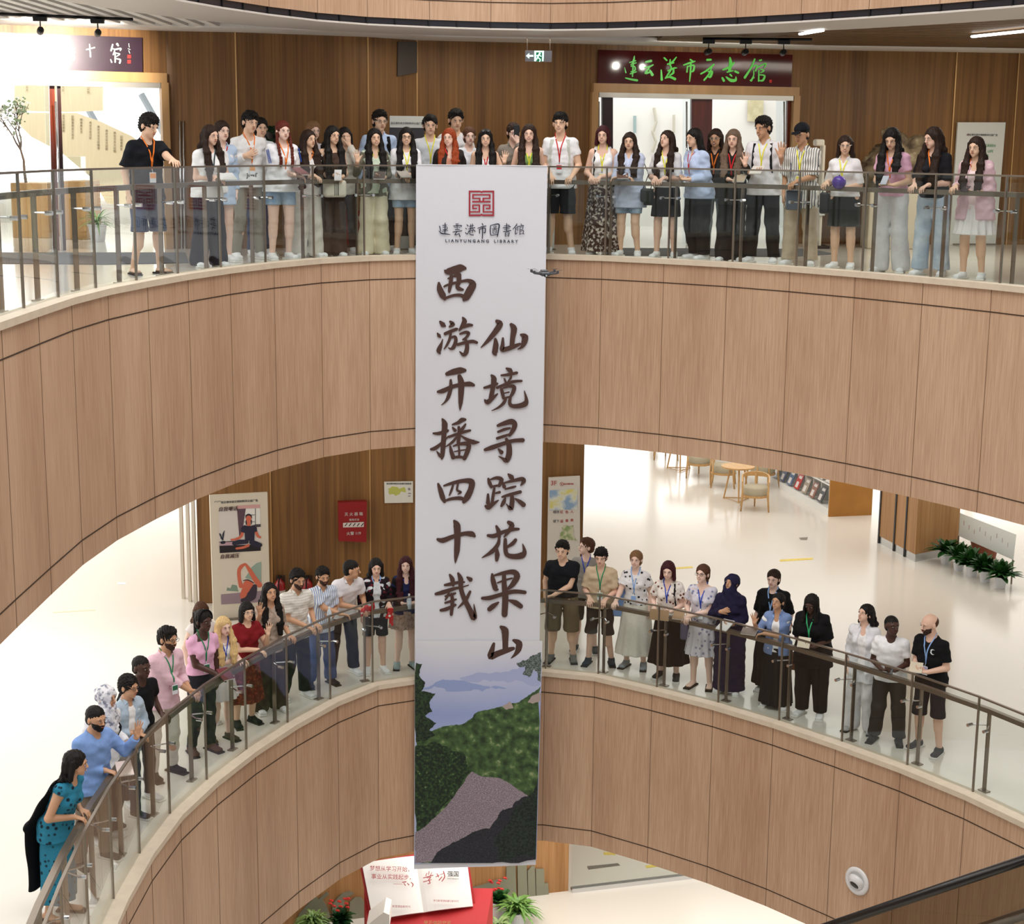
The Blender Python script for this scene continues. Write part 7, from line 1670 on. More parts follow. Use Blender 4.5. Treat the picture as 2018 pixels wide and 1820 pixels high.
        if len(lany) > 1 and lany[1]:
            q = MB(); y_ = bot[1]-.012; q.bbox((0, y_, zb-.085), (.075, .006, .11), .002); q.cur = 1; q.box((0, y_-.0035, zb-.065), (.068, .001, .055)); 
            b_ = q.build('badge', [mat('badge_white', hexc('#e6e8ee'), .3), mat('badge_'+lany[1].strip('#'), hexc(lany[1]), .4)]); b_.parent = ly
            q = MB(); q.tube([bot, (0, y_, zb-.03)], .004, 6); c_ = q.build('clip', M_CHROME); c_.parent = ly
    # ---- shoulder straps
    if straps:
        for sg in straps[1]:
            q = MB(); pp = []
            xs = sg*.105*(1 if male else .92)
            tp = T(xs, .03, 1.40); tp[2] = GD.top(xs, tp[1])+.004; pp.append(tp+v3(0, .05, -.02)); pp.append(tp)
            for z_ in np.linspace(1.40, 1.06, 8):
                c_ = T(xs, 0, z_); pp.append(surf(xs*(1+(1.4-z_)*.5), min(c_[2], tp[2]-.02), .008))
            for a_, b_ in zip(pp[:-1], pp[1:]):
                w_ = v3(straps[2] if len(straps) > 2 else .02, 0, 0); q.add([a_-w_, a_+w_, b_+w_, b_-w_, a_-w_+v3(0, .005, 0), a_+w_+v3(0, .005, 0), b_+w_+v3(0, .005, 0), b_-w_+v3(0, .005, 0)], [(0, 1, 2, 3), (0, 3, 7, 4), (1, 5, 6, 2)])
            q.build('shoulder_strap', cloth(straps[0]), body)
    return dict(body=body, W=W, T=T, arms=arms, s=s, legs=legs, loc=loc, foot=foot, fwd=Vector((fx, fy)), G=GD, hd=Hd)
# =================================================================== THE CAST: fourth floor
OR, YE, RD, GR, BL, LB_ = '#f08030', '#e8e24a', '#c22a2a', '#2f8a5c', '#3048b8', '#8fb4e8'
K = {}
def P_(key, *a, **k): K[key] = person(*a, **k)
P_('navytee', 4, 288, 222, 'young man in black T-shirt and denim shorts reaching along the upper handrail, far left', d=.45, lean=5, hy=18, hp=22, sex='m', hair='fringe', top=('tee', '#15171d', 'plain', None, {'fit': .028, 'sleeve': .8, 'hem': .76}), bottom=('shorts', '#3d4760', 'denim', '#4a5570', {'end': .46, 'r': (.108, .106, .108)}), L='down', Rr=('px', 382, 356), lany=(OR, '#f0a060'), smile=False, shoe='sandal')
P_('hairblue', 4, 413, 245, 'woman with very long dark hair, white T-shirt and dark trousers, second from upper left', hair='long', hc='dbrown', hy=18, hp=10, top=('tee', '#f0f0f0', 'plain', None, {'fit': .018}), bottom=('wide', '#1c1f2b'), L='rail', Rr='cross', smile=False, tone='light', lany=('#26343a', None))
P_('bluered', 4, 437, 237, 'woman with long dark hair, pale blue open shirt and red lanyard, black shorts', d=.75, hair='longback', hc='dbrown', hy=5, hp=6, tone='pale', top=('shirt', '#b9cde6', 'plain', None, {'neck': 'open', 'collar': True, 'hem': .70}), inner=('#e9e6e6',), bottom=('shorts', '#191a1e', 'plain', None, {'end': .70}), lany=(RD, None), smile=False, L='down', Rr='down')
P_('handheart', 4, 489, 219, 'young man in a white sweatshirt with hand on chest and orange lanyard', d=.80, lean=5, sex='m', hair='fringe', hy=8, hp=10, hr=6, top=('sweater', '#ecebea'), bottom=('pants', '#8a8577'), L='chest', Rr='down', lany=(OR, '#e0a060'), smile=False, extras=(('print', 'JUST', .98, .07, '#2a2a2e'),))
P_('behindsmile', 4, 513, 231, 'smiling woman with tied hair and pale shirt behind the man in the white sweatshirt', d=1.15, hair='updo', hy=0, top=('shirt', '#dfe3ea'), bottom=('pants', '#37405a'), L='down', Rr='down')
P_('braids', 4, 557, 237, 'woman with two reddish braids, white top with blue sleeve stripes and frayed denim shorts', hair='braids', hc='auburn', hy=0, hp=6, tone='pale', wd=1.08, top=('tee', '#efeff2', 'plain', None, {'fit': .026, 'sleeve': .9}), bottom=('shorts', '#7b96b4', 'denim', '#b6c6d6', {'end': .68}), L='cross', Rr='hold', lany=(OR, None), extras=(('stripes3',),), smile=False)
P_('cardorange', 4, 608, 255, 'woman with long straight hair, dark open top and orange lanyard looking right', d=.5, hair='long', hc='dbrown', hy=22, hp=4, tone='asian', top=('cardigan', '#33221d', 'plain', None, {'hem': .9, 'fit': .016}), inner=('#e3dfdc', 'scoop'), bottom=('wide', '#d8d3ca'), L='rail', Rr='hold', lany=(OR, None), smile=False)
P_('fairbehind', 4, 617, 238, 'woman with fair hair half hidden behind the woman in the dark open top', d=1.2, hair='longback', hc='dblonde', hy=6, tone='pale', top=('tee', '#cfc8cf'), bottom=('pants', '#6a7484'), L='down', Rr='down', smile=False)
P_('brownset', 4, 655, 247, 'woman in a sleeveless brown top and brown trousers with a booklet and striped bag', hair='long', hy=14, hp=8, tone='asian', top=('tank', '#4b3a31', 'plain', None, {'neck': 'crew', 'fit': .010, 'hem': .80}), bottom=('wide', '#43332c'), L='rail', Rr='hold', smile=True)
P_('facehand', 4, 679, 250, 'person with black glasses holding a hand over the mouth behind the woman in brown', d=.95, hair='bob', hy=4, glasses='black', tone='asian', top=('shirt', '#d9d2c6'), bottom=('pants', '#40302a'), L='down', Rr='face', smile=False)
P_('waveyellow', 4, 739, 252, 'smiling woman with long black hair, pale green top and cream trousers waving her hand', d=.42, hair='long', hy=4, hp=6, hr=-3, tone='asian', top=('cardigan', '#6f6a5b', 'plain', None, {'fit': .012, 'hem': .80}), inner=('#c9d6bf', 'scoop'), bottom=('wide', '#e3d9bd'), L=('wave', .27, 1.30), Rr='hold', lany=(YE, '#5aa0d0'))
P_('tallglasses', 4, 747, 217, 'tall young man with glasses, light blue shirt and dark shoulder strap in the back row', d=1.0, lean=3, sex='m', hair='short', glasses='wire', hy=10, hp=10, top=('shirt', '#b7cbe8'), bottom=('pants', '#26282e'), L='down', Rr='down', straps=('#141416', (1,), .03), smile=False)
P_('whiteback', 4, 800, 250, 'smiling woman with black glasses and long black hair, white lettered T-shirt and pale denim shorts', d=.42, hair='long', hy=-6, hp=8, hr=5, glasses='black', top=('tee', '#eceaec', 'plain', None, {'fit': .028, 'sleeve': 1.5, 'hem': .74}), bottom=('shorts', '#93aac6', 'denim', '#b6c6d8', {'end': .64}), L='rail', Rr='cross', lany=(YE, None), extras=(('print', 'LIVER', 1.19, .065, '#3a2024'), ('print', 'POOL', 1.10, .075, '#3a2024')), shoe='#e8e8e8')
P_('greyvest', 4, 847, 227, 'young man in a sleeveless pale grey top with a yellow lanyard in the back row', d=.95, lean=3, sex='m', hair='short', hy=0, hp=6, tone='asian', top=('vest', '#d5d9dd', 'plain', None, {'fit': .022, 'sleeve': .35}), bottom=('pants', '#2b2d33'), L='down', Rr='down', lany=(YE, None), smile=False)
P_('tallback', 4, 897, 215, 'tallest young man in the back row, short black hair, white top', d=1.15, lean=2, sex='m', hair='short', hy=8, hp=14, top=('tee', '#e2e2e6'), bottom=('pants', '#2b2d33'), L='down', Rr='down', smile=False)
P_('orangehair', 4, 886, 252, 'woman with long orange and dark hair holding the top of the banner', d=.42, hair='long1', hc='orange', hy=-22, hp=6, tone='light', top=('cardigan', '#2b2522'), inner=('#c98e77', 'scoop'), bottom=('pants', '#222222'), L=('rail', .08), Rr='rail', lany=(RD, None))
P_('paleface', 4, 925, 249, 'pale young woman with tied-back hair and white top behind the banner', d=.72, hair='updo', hc='brown', hy=4, hp=8, tone='pale', top=('vest', '#e6eaf0'), bottom=('pants', '#333333'), L='down', Rr='down', smile=False)
P_('sunhead', 4, 957, 254, 'young woman with sunglasses on her head, white strap top and red lanyard waving', d=.45, hair='long', hy=-4, hp=6, tone='asian', top=('tank', '#f0f0f0'), bottom=('pants', '#444444'), L='rail', Rr=('wave', .24, 1.30), lany=(RD, None), extras=(('headsun',),))
P_('phonegrey', 4, 1011, 241, 'dark-haired woman in a grey-brown shirt holding something to her cheek', d=.85, hair='pony', hc='dbrown', hy=12, hp=14, tone='pale', top=('shirt', '#8e857b'), bottom=('pants', '#333333'), L='down', Rr='face', smile=False)
P_('greentop', 4, 1043, 244, 'woman with long dark brown hair, green strap top and yellow lanyard', d=.42, hair='long', hc='dbrown', hy=-4, hp=6, tone='light', top=('tank', '#7c9c5e'), bottom=('pants', '#333333'), L='rail', Rr='down', lany=(YE, None))
P_('backpack', 4, 1105, 222, 'young man in white T-shirt and black shorts with backpack straps and red lanyard', d=.45, lean=8, sex='m', hair='fringe', hy=-6, hp=4, top=('tee', '#f0f0f2', 'plain', None, {'fit': .012, 'hem': .80, 'puff': 0}), bottom=('shorts', '#1b1c22', 'plain', None, {'end': .50, 'r': (.112, .115, .118)}), L=('rail', .10), Rr=('rail', .22), lany=(RD, RD), straps=('#c3c6bc', (-1, 1), .024), smile=True)
P_('tankbrown', 4, 1189, 247, 'woman with bobbed auburn hair, white tank top and dark brown patterned long skirt', d=.45, hair='bob', hc='burg', hy=-4, hp=6, tone='light', top=('tank', '#f0f0f0', 'plain', None, {'neck': 'scoop'}), bottom=('skirt', '#3a2420', 'mottle', '#cfc4b8', {'end': .06, 'flare': .10, 'folds': 7}), L=('rail', .10), Rr=('rail', .02), lany=(YE, '#e0d47a'), straps=('#2a201c', (-1,), .012))
P_('blueshirt', 4, 1241, 260, 'woman with wavy brown hair, loose pale blue shirt and denim shorts', d=.45, hair='loose', hc='dbrown', hy=2, hp=6, tone='asian', wd=1.08, top=('shirt', '#c6cfe6', 'plain', None, {'fit': .030, 'collar': False, 'hem': .68}), bottom=('shorts', '#8298b0', 'denim', '#b9c8d6', {'end': .60}), L='cross', Rr='cross', smile=False)
P_('blackskirt', 4, 1314, 256, 'woman looking up left in white top and short black skirt, yellow lanyard', d=.45, hair='long', hc='dbrown', hy=-26, hp=-6, tone='light', top=('tee', '#e2dfe0', 'plain', None, {'sleeve': .9, 'hem': .95}), bottom=('skirt', '#1d1c1e', 'plain', None, {'end': .56, 'flare': .03, 'amp': .006}), L=('rail', .06), Rr=('rail', .06), lany=(YE, None), smile=False)
P_('blueblack', 4, 1369, 252, 'woman with black hair in a light blue shirt and black trousers, turned to the left', d=.48, yaw=-38, hair='longback', hy=0, hp=10, tone='asian', wd=1.12, top=('shirt', '#bccbe8', 'plain', None, {'fit': .024}), bottom=('pants', '#17171a', 'plain', None, {'r': (.105, .085, .08)}), L='hold', Rr='hold', lany=(RD, '#c86a2a'), smile=False)
P_('glassback', 4, 1411, 253, 'smiling woman with wire glasses and dark brown blouse in the back row', d=.85, hair='longback', hc='dbrown', hy=0, hp=8, glasses='wire', tone='tan', top=('shirt', '#2e211d'), bottom=('pants', '#b9c2cc', 'denim', '#cdd4da'), L='down', Rr='down', lany=(OR, None))
P_('ashblond', 4, 1446, 254, 'woman with long ash blonde hair and black jacket, red lanyard, one hand raised', d=.45, hair='loose', hc='ash', hy=0, hp=8, tone='light', top=('shirt', '#25221f', 'plain', None, {'hem': .74}), bottom=('wide', '#1f1e20'), L='cross', Rr=('wave', .20, 1.30), lany=(RD, None), smile=False)
P_('linenshirt', 4, 1508, 229, 'tall young man in off-white shirt, black trousers and yellow lanyard, one hand raised', d=.50, lean=5, sex='m', hair='short', hy=-24, hp=14, tone='tan', top=('shirt', '#e2e0e2', 'plain', None, {'fit': .024, 'sleeve': 1.4}), bottom=('pants', '#121214', 'plain', None, {'r': (.105, .085, .072)}), L='hold', Rr=('wave', .26, 1.27), lany=(YE, None), straps=('#1a1a1e', (-1, 1), .016), smile=True)
P_('capstripe', 4, 1583, 243, 'person in a black baseball cap and white shirt with thin dark stripes, beige trousers', d=.50, lean=6, sex='m', hair='cap', hy=-14, hp=16, tone='tan', top=('shirt', '#e6e3dc', 'stripe', '#55585e', {'fit': .026, 'sleeve': .95, 'hem': .70}), bottom=('pants', '#c2b29c', 'plain', None, {'r': (.105, .09, .085)}), L='down', Rr='rail', lany=(YE, '#e6d860'), extras=(('baseball', '#15161c'),), smile=False)
P_('purpleball', 4, 1666, 266, 'woman with glasses, white shirt and black miniskirt holding a purple ball', d=.48, hair='longback', hc='dbrown', hy=16, hp=10, glasses='wire', tone='asian', wd=1.05, top=('shirt', '#e9e7e8', 'plain', None, {'hem': .93, 'sleeve': .95}), bottom=('skirt', '#242320', 'plain', None, {'end': .55, 'flare': .035, 'amp': .003}), L='rail', Rr='hold', lany=(YE, '#e6d860'), smile=True)
P_('pinktee', 4, 1760, 250, 'woman in a pink T-shirt and white wide trousers looking down at her phone', d=.48, lean=11, hair='long1', hy=0, hp=26, tone='asian', top=('tee', '#e3b2c8', 'plain', None, {'hem': .90, 'fit': .016}), bottom=('wide', '#d9d7d8'), L='hold', Rr='hold', lany=(OR, None), smile=False)
P_('blackwhite', 4, 1843, 249, 'woman with long dark hair, black and white top and ripped pale jeans looking left', d=.48, lean=9, hair='long', hc='dbrown', hy=-34, hp=14, tone='light', top=('tee', '#1f1e22', 'plain', None, {'hem': .90, 'sleeve': .95}), bottom=('pants', '#a9b9ca', 'denim', '#cfd9e2', {'r': (.10, .09, .095)}), L=('rail', .10), Rr='rail', lany=(OR, None), smile=False)
P_('pinkcardi', 4, 1925, 268, 'woman in loose pink cardigan and white frilled skirt, right end of the upper balcony', d=.48, lean=9, hair='long', hc='dbrown', hy=-8, hp=10, tone='asian', wd=1.05, top=('cardigan', '#e3bfc8', 'plain', None, {'fit': .028, 'hem': .72, 'flare': .02}), inner=('#ecd3d3', 'scoop'), bottom=('skirt', '#ece7e6', 'plain', None, {'end': .54, 'flare': .07, 'folds': 15}), L='rail', Rr='hold', lany=(OR, None), smile=False)
# ------------------------------------------------------------------ third floor, left side
P_('kurta', 3, 152, 1480, 'woman in patterned teal dress and long black shawl leaning on the lower left handrail', d=.42, lean=20, yaw=24, hair='longback', hy=22, hp=14, tone='tan', top=('dress', '#2f7f9c', 'floral', '#1a2a36', {'sleeve': .12, 'hem': .80, 'fit': .016}), bottom=('skirt', '#2f7f9c', 'floral', '#1a2a36', {'end': .18, 'flare': .02, 'folds': 6}), L='rail', Rr='rail', extras=(('shawl', '#0f0f12'),), shoe='sandal', h=.007)
P_('beardblue', 3, 186, 1390, 'bearded man in blue shirt raising his open hand, lower balcony at left', d=.42, lean=8, yaw=6, sex='m', hair='crop', hy=4, hp=16, wd=1.2, tone='tan', beard='full', top=('shirt', '#7f9fd6', 'plain', None, {'fit': .02, 'neck': 'crew', 'collar': False}), bottom=('pants', '#7d6e60'), L='rail', Rr=('wave', .36, 1.36), smile=False, shoe='#3a3a3a', h=.007)
P_('whitehijab', 3, 206, 1349, 'smiling woman in a white patterned headscarf and white top with a dark bag strap', d=.50, lean=8, yaw=10, hair='bald', hc='black', hy=14, hp=12, tone='tan', top=('shirt', '#e8e8ec', 'plain', None, {'fit': .03}), bottom=('skirt', '#2a2438', 'plain', None, {'end': .12, 'flare': .03}), L='down', Rr='rail', extras=(('hijab', '#e6e6ea', 'mottle', '#8d90a0'),), straps=('#15151a', (1,), .02))
P_('glassblue', 3, 252, 1330, 'young man with dark-framed glasses and an open light blue shirt over white', d=.42, lean=8, yaw=8, sex='m', hair='curly', hy=10, hp=12, glasses='brown', tone='tan', top=('shirt', '#aebfcf', 'plain', None, {'neck': 'open', 'fit': .018}), inner=('#f2f2f2',), bottom=('pants', '#2c3448'), L='rail', Rr='cross', smile=False, shoe='#3a3a3a')
P_('blackteeleft', 3, 277, 1292, 'man in black T-shirt behind the young man in the open light blue shirt', d=.48, lean=8, yaw=4, sex='m', hair='buzz', hy=12, hp=10, tone='dark', top=('tee', '#141416'), bottom=('pants', '#30323a'), L='down', Rr='rail', smile=False)
P_('pinkshirt', 3, 328, 1235, 'bearded man with glasses in a pink shirt and white trousers, green lanyard', d=.55, lean=10, yaw=6, sex='m', hair='short', hy=14, hp=12, glasses='black', beard='thin', tone='tan', top=('shirt', '#e8c3cf', 'plain', None, {'fit': .02, 'sleeve': 1.55}), bottom=('pants', '#ddd6cc'), L='cross', Rr='rail', lany=(GR, '#2e6f52'), smile=False, shoe='#151515')
P_('brownbehind', 3, 396, 1185, 'woman with long brown hair half hidden behind the woman in the tight pink T-shirt', d=1.0, lean=4, hair='longback', hc='brown', hy=-10, hp=8, tone='pale', top=('vest', '#e6e0dc'), bottom=('pants', '#d8c8b8'), L='down', Rr='down')
P_('pinkteeleft', 3, 400, 1201, 'tall woman in a tight pink T-shirt and black trousers with a headband, green lanyard', d=.50, lean=9, hair='pony', hy=10, hp=8, tone='dark', top=('tee', '#e8b4d2', 'plain', None, {'fit': .006, 'hem': .95, 'sleeve': .5}), bottom=('pants', '#2a2b30'), L='rail', Rr='down', lany=(GR, '#2e6f52'), extras=(('headband', '#141414'),), smile=False, shoe='#5c4038')
P_('blonde', 3, 441, 1215, 'young blonde woman in a white T-shirt and white skirt with a blue lanyard', d=.48, lean=11, hair='loose', hc='fair', hy=4, hp=12, tone='pale', top=('tee', '#efeff0', 'plain', None, {'fit': .006, 'hem': .92, 'sleeve': .4}), bottom=('skirt', '#ece4e2', 'plain', None, {'end': .58, 'flare': .06}), L='cross', Rr='rail', lany=(BL, None), smile=False, shoe='#4a3c34')
P_('redblouse', 3, 487, 1186, 'smiling woman with bobbed black hair, glasses and red blouse waving', d=.50, lean=9, hair='bobbangs', hy=-2, hp=6, glasses='wire', tone='asian', wd=1.15, top=('tee', '#7d1a20', 'plain', None, {'neck': 'crew'}), bottom=('skirt', '#5a1d18', 'mottle', '#8a3a22', {'end': .34, 'flare': .06}), L='rail', Rr=('wave', .20, 1.33), shoe='#1a1a1a')
P_('longblack', 3, 532, 1148, 'woman with very long black hair and taupe blouse raising her right hand', d=.50, lean=6, hair='long', hy=-2, hp=-2, tone='tan', top=('tee', '#b09e90', 'mottle', '#9b8878', {'sleeve': 1.4, 'hem': .80, 'neck': 'v'}), bottom=('wide', '#3a2722'), L=('wave', .24, 1.42), Rr='rail')
P_('whitepolo', 3, 585, 1121, 'bearded man in a white ribbed polo shirt and black trousers leaning on the rail', d=.50, lean=9, sex='m', hair='short', hy=4, hp=16, beard='thin', tone='tan', top=('shirt', '#e6e2da', 'rib', '#cfcac0', {'sleeve': .7, 'neck': 'v'}), bottom=('pants', '#19171a', 'plain', None, {'r': (.10, .085, .08)}), L='rail', Rr=('rail', .14), smile=False)
P_('bluestripes', 3, 636, 1117, 'bearded man in a blue and white striped short-sleeved shirt and jeans holding a bottle', d=.55, lean=10, sex='m', hair='short', hy=0, hp=14, beard='thin', tone='tan', top=('shirt', '#dfe3ea', 'stripe', '#6c86b6', {'sleeve': .75, 'neck': 'v', 'hem': .78}), bottom=('pants', '#34466e', 'denim', '#4d6190', {'r': (.10, .082, .085)}), L='cross', Rr='hold', smile=False, shoe='#202024')
P_('leaning', 3, 693, 1108, 'man in a white polo shirt bending over the rail with his head turned right', d=.62, lean=30, sex='m', hair='crop', hy=62, hp=14, tone='tan', top=('shirt', '#ece9ec', 'plain', None, {'sleeve': .6, 'neck': 'v', 'fit': .014}), bottom=('pants', '#1b1c20', 'plain', None, {'r': (.10, .08, .078)}), L='rail', Rr=('rail', .20), smile=False)
P_('dotjacket', 3, 741, 1099, 'woman with black hair, dark jacket with red dots and black shorts, light blue lanyard', d=.48, lean=7, hair='longback', hy=-4, hp=14, tone='light', top=('blazer', '#231a20', 'floral', '#6d1f2c', {'fit': .014, 'hem': .82}), inner=('#d4d8dc',), bottom=('shorts', '#17161a', 'plain', None, {'end': .56}), L='down', Rr='rail', lany=(LB_, None), smile=False, extras=())
P_('redhair', 3, 800, 1096, 'woman with long dark red hair, black jacket and fringed beige skirt, left of the banner', d=.48, lean=7, hair='long', hc='burg', hy=-12, hp=6, tone='pale', top=('blazer', '#1a1518', 'plain', None, {'fit': .014, 'hem': .90}), inner=('#262b52', 'scoop'), bottom=('skirt', '#b79c8c', 'mottle', '#8f7466', {'end': .62, 'flare': .06, 'folds': 19}), L='hold', Rr='hold', lany=(BL, None), shoe='#8fa0a0')
# ------------------------------------------------------------------ third floor, right side
P_('blackkhaki', 3, 1109, 1065, 'smiling man in black T-shirt and khaki shorts, arm on the rail beside the banner', d=.48, lean=10, sex='m', hair='short', hy=-8, hp=12, wd=1.18, tone='asian', top=('tee', '#17191e', 'plain', None, {'fit': .014, 'hem': .92}), bottom=('shorts', '#6f6149', 'plain', None, {'end': .44, 'r': (.105, .105, .11)}), L='down', Rr='cross', shoe='#6b6b66')
P_('greyprofile', 3, 1156, 1060, 'man in a grey T-shirt seen from the side behind the man in the black T-shirt', d=1.0, lean=3, sex='m', hair='short', hc='brown', hy=-62, hp=0, tone='pale', top=('tee', '#96938c'), bottom=('shorts', '#4a463c', 'plain', None, {'end': .5}), L='down', Rr='down', lany=(BL, None), smile=False, shoe='#3a3a3a')
P_('tantee', 3, 1185, 1079, 'young man with black hair in a beige T-shirt and dark shorts, green lanyard', d=.50, lean=8, sex='m', hair='fringe', hy=-4, hp=14, tone='light', top=('tee', '#c9b597', 'plain', None, {'fit': .022, 'sleeve': .8}), bottom=('shorts', '#3a332c', 'plain', None, {'end': .46}), L='rail', Rr=('rail', .22), lany=(GR, '#5d9a6a'), smile=False, shoe='#26303a')
P_('blouseflower', 3, 1254, 1084, 'smiling woman with tied fair hair, white blouse with black flowers and long cream skirt', d=.62, lean=5, hair='updo', hc='dblonde', hy=0, hp=6, tone='pale', top=('tee', '#e9e7e8', 'floral', '#25262e', {'sleeve': .55, 'hem': .88, 'puff': .02}), bottom=('skirt', '#ddd8cc', 'plain', None, {'end': .22, 'flare': .12, 'folds': 9}), L='rail', Rr='down', lany=(LB_, '#8fb0e0'), shoe='#8f959a')
P_('redbob', 3, 1317, 1105, 'laughing woman with wine-red hair, cream floral blouse and long black skirt', d=.46, lean=12, hair='bob', hc='burg', hy=4, hp=16, tone='pale', top=('tee', '#ebe4dc', 'floral', '#6d3b34', {'sleeve': .6, 'hem': .88, 'puff': .02, 'neck': 'scoop'}), bottom=('skirt', '#1f1714', 'plain', None, {'end': .24, 'flare': .12, 'folds': 9}), L='rail', Rr='hold', lany=(BL, None), shoe='#3a3a3a', straps=('#1a1a1c', (1,), .014))
P_('floraldress', 3, 1385, 1112, 'woman with glasses and braided brown hair in a pale floral short dress, blue lanyard', d=.46, lean=9, hair='pony', hc='brown', hy=-12, hp=2, glasses='black', tone='pale', top=('dress', '#d5d2dc', 'floral', '#7f86a6', {'sleeve': .55, 'hem': .92, 'neck': 'scoop', 'puff': .018}), bottom=('skirt', '#d5d0d8', 'floral', '#8a86a0', {'end': .46, 'flare': .06}), L='rail', Rr='cross', lany=(BL, '#7f9ac8'), shoe='sandal')
P_('navyhijab', 3, 1441, 1131, 'woman in a navy headscarf and long dark robe looking upwards', d=.50, lean=6, hair='bald', hy=-18, hp=-12, tone='tan', top=('abaya', '#241f3a'), bottom=('none', ''), L='chest', Rr='hold', extras=(('hijab', '#23203c'),), smile=False)
P_('blackwide', 3, 1526, 1121, 'woman with tied dark hair and wide black T-shirt behind the waving woman in blue', d=.95, lean=4, hair='updo', hc='dbrown', hy=-4, hp=10, tone='pale', wd=1.25, top=('tee', '#151517', 'plain', None, {'fit': .024, 'sleeve': .95}), bottom=('skirt', '#1d1c1e', 'plain', None, {'end': .1, 'flare': .04}), L='down', Rr='down', lany=(LB_, None), smile=False)
P_('wavingblue', 3, 1533, 1169, 'woman in an open blue shirt over white with long black skirt, waving her hand', d=.46, lean=9, hair='updo', hy=-16, hp=-4, tone='tan', top=('shirt', '#7d93c0', 'plain', None, {'neck': 'open', 'sleeve': 1.4, 'fit': .018}), inner=('#eeeeee', 'scoop'), bottom=('skirt', '#1b1c1e', 'plain', None, {'end': .06, 'flare': .06}), L=('wave', .27, 1.33), Rr='cross', lany=(LB_, None))
P_('locs', 3, 1601, 1169, 'woman with long black braids, all-black loose clothes and green lanyard looking down', d=.50, lean=12, hair='locs', hy=-4, hp=26, tone='dark', wd=1.2, top=('tee', '#141315', 'plain', None, {'fit': .04, 'sleeve': .95, 'hem': .7}), bottom=('pants', '#171618', 'plain', None, {'r': (.11, .09, .08)}), L='hold', Rr='hold', lany=('#3fae72', None), smile=False)
P_('whitesuit', 3, 1706, 1190, 'woman with long black hair in white open shirt and white trousers looking up left', d=.55, lean=5, hair='longback', hy=-30, hp=-6, tone='light', top=('shirt', '#e6e6ea', 'plain', None, {'neck': 'open', 'sleeve': 1.5, 'fit': .024, 'hem': .68}), inner=('#f2f0f0', 'scoop'), bottom=('wide', '#e2e0e2'), L='down', Rr='down', shoe='#b0b0b0')
P_('whiteteeright', 3, 1758, 1214, 'man in white T-shirt and dark grey trousers looking to the right', d=.50, lean=10, yaw=10, sex='m', hair='buzz', hy=34, hp=4, tone='dark', wd=1.1, top=('tee', '#f0f0f2', 'plain', None, {'fit': .012, 'sleeve': .65, 'puff': 0}), bottom=('pants', '#34332f', 'plain', None, {'r': (.10, .082, .08)}), L='hold', Rr='hold', smile=False, shoe='#1d1d1d')
P_('moontee', 3, 1837, 1208, 'balding bearded man in black crescent-print T-shirt and shorts, right end of the lower balcony', d=.62, lean=6, yaw=-14, sex='m', hair='bald', hc='brown', hy=-26, hp=18, beard='thin', tone='light', top=('tee', '#131315', 'plain', None, {'fit': .018, 'sleeve': .7}), bottom=('shorts', '#26242a', 'plain', None, {'end': .46}), L='hold', Rr='hold', lany=(LB_, '#b9b4dc'), extras=(('moon',),), smile=False, shoe='#3a3a3a')
# =================================================================== THINGS HELD OR CARRIED (each a thing of its own)
def hp_(k, side, off=(0, 0, 0), along=.10):
    """world point at a hand of person k (side 0 = image left, 1 = image right, 'mid' = between both)"""
    P = K[k]; A = P['arms']
    p = (A[0]['wr']+A[0]['hd']*along+A[1]['wr']+A[1]['hd']*along)/2 if side == 'mid' else A[side]['wr']+A[side]['hd']*along
    return P['W'] @ Vector(p+v3(*off)), math.atan2(P['fwd'].x, -P['fwd'].y)
def phone(k, side, lab, col='#2a2c33', off=(0, -.03, .03), tilt=-50):
    p, a = hp_(k, side, off); t = thing('phone', lab, 'phone', p, a); mb = MB(); mb.bbox((0, 0, 0), (.074, .010, .15), .004, tilt=('X', R(tilt))); mb.build('case', mat('phone_'+col.strip('#'), hexc(col), .3), t)
    mb = MB(); mb.box(Matrix.Rotation(R(tilt), 3, 'X') @ Vector((0, .0056, 0)), (.068, .001, .142), tilt=('X', R(tilt))); mb.build('screen', mat('phone_screen', hexc('#1a1c22'), .1), t); return t
def booklet(k, side, lab, col='#6b4a3c', off=(0, -.03, .03), size=(.15, .21), rz=0, tilt=-65, cat='notebook', nm='notebook'):
    p, a = hp_(k, side, off); t = thing(nm, lab, cat, p, a+R(rz)); mb = MB(); mb.bbox((0, 0, 0), (size[0], .016, size[1]), .003, tilt=('X', R(tilt))); mb.build('cover', mat('book_'+col.strip('#'), hexc(col), .5), t)
    mb = MB(); mb.box(Matrix.Rotation(R(tilt), 3, 'X') @ Vector((.003, 0, 0)), (size[0]-.004, .010, size[1]+.001), tilt=('X', R(tilt))); mb.build('pages', M_PAGE, t); return t
def bottle(k, side, lab):
    p, a = hp_(k, side, (0, -.045, .0)); t = thing('water_bottle', lab, 'bottle', p-Vector((0, 0, .06)), a); mb = MB(); mb.lathe([(.02, 0), (.032, .005), (.033, .06), (.030, .075), (.033, .09), (.032, .14), (.022, .175), (.013, .19), (.013, .20)], n=16); mb.build('body', mat('clear_plastic', hexc('#c6d2da'), .12, 0, .6), t, smooth=True)
    mb = MB(); mb.lathe([(.0145, .198), (.0145, .215)], n=14); mb.build('cap', M_WHITE, t); mb = MB(); mb.lathe([(.0335, .07), (.0335, .12)], n=16); mb.build('label', mat('bottle_label', hexc('#dfe6ee'), .4), t); return t
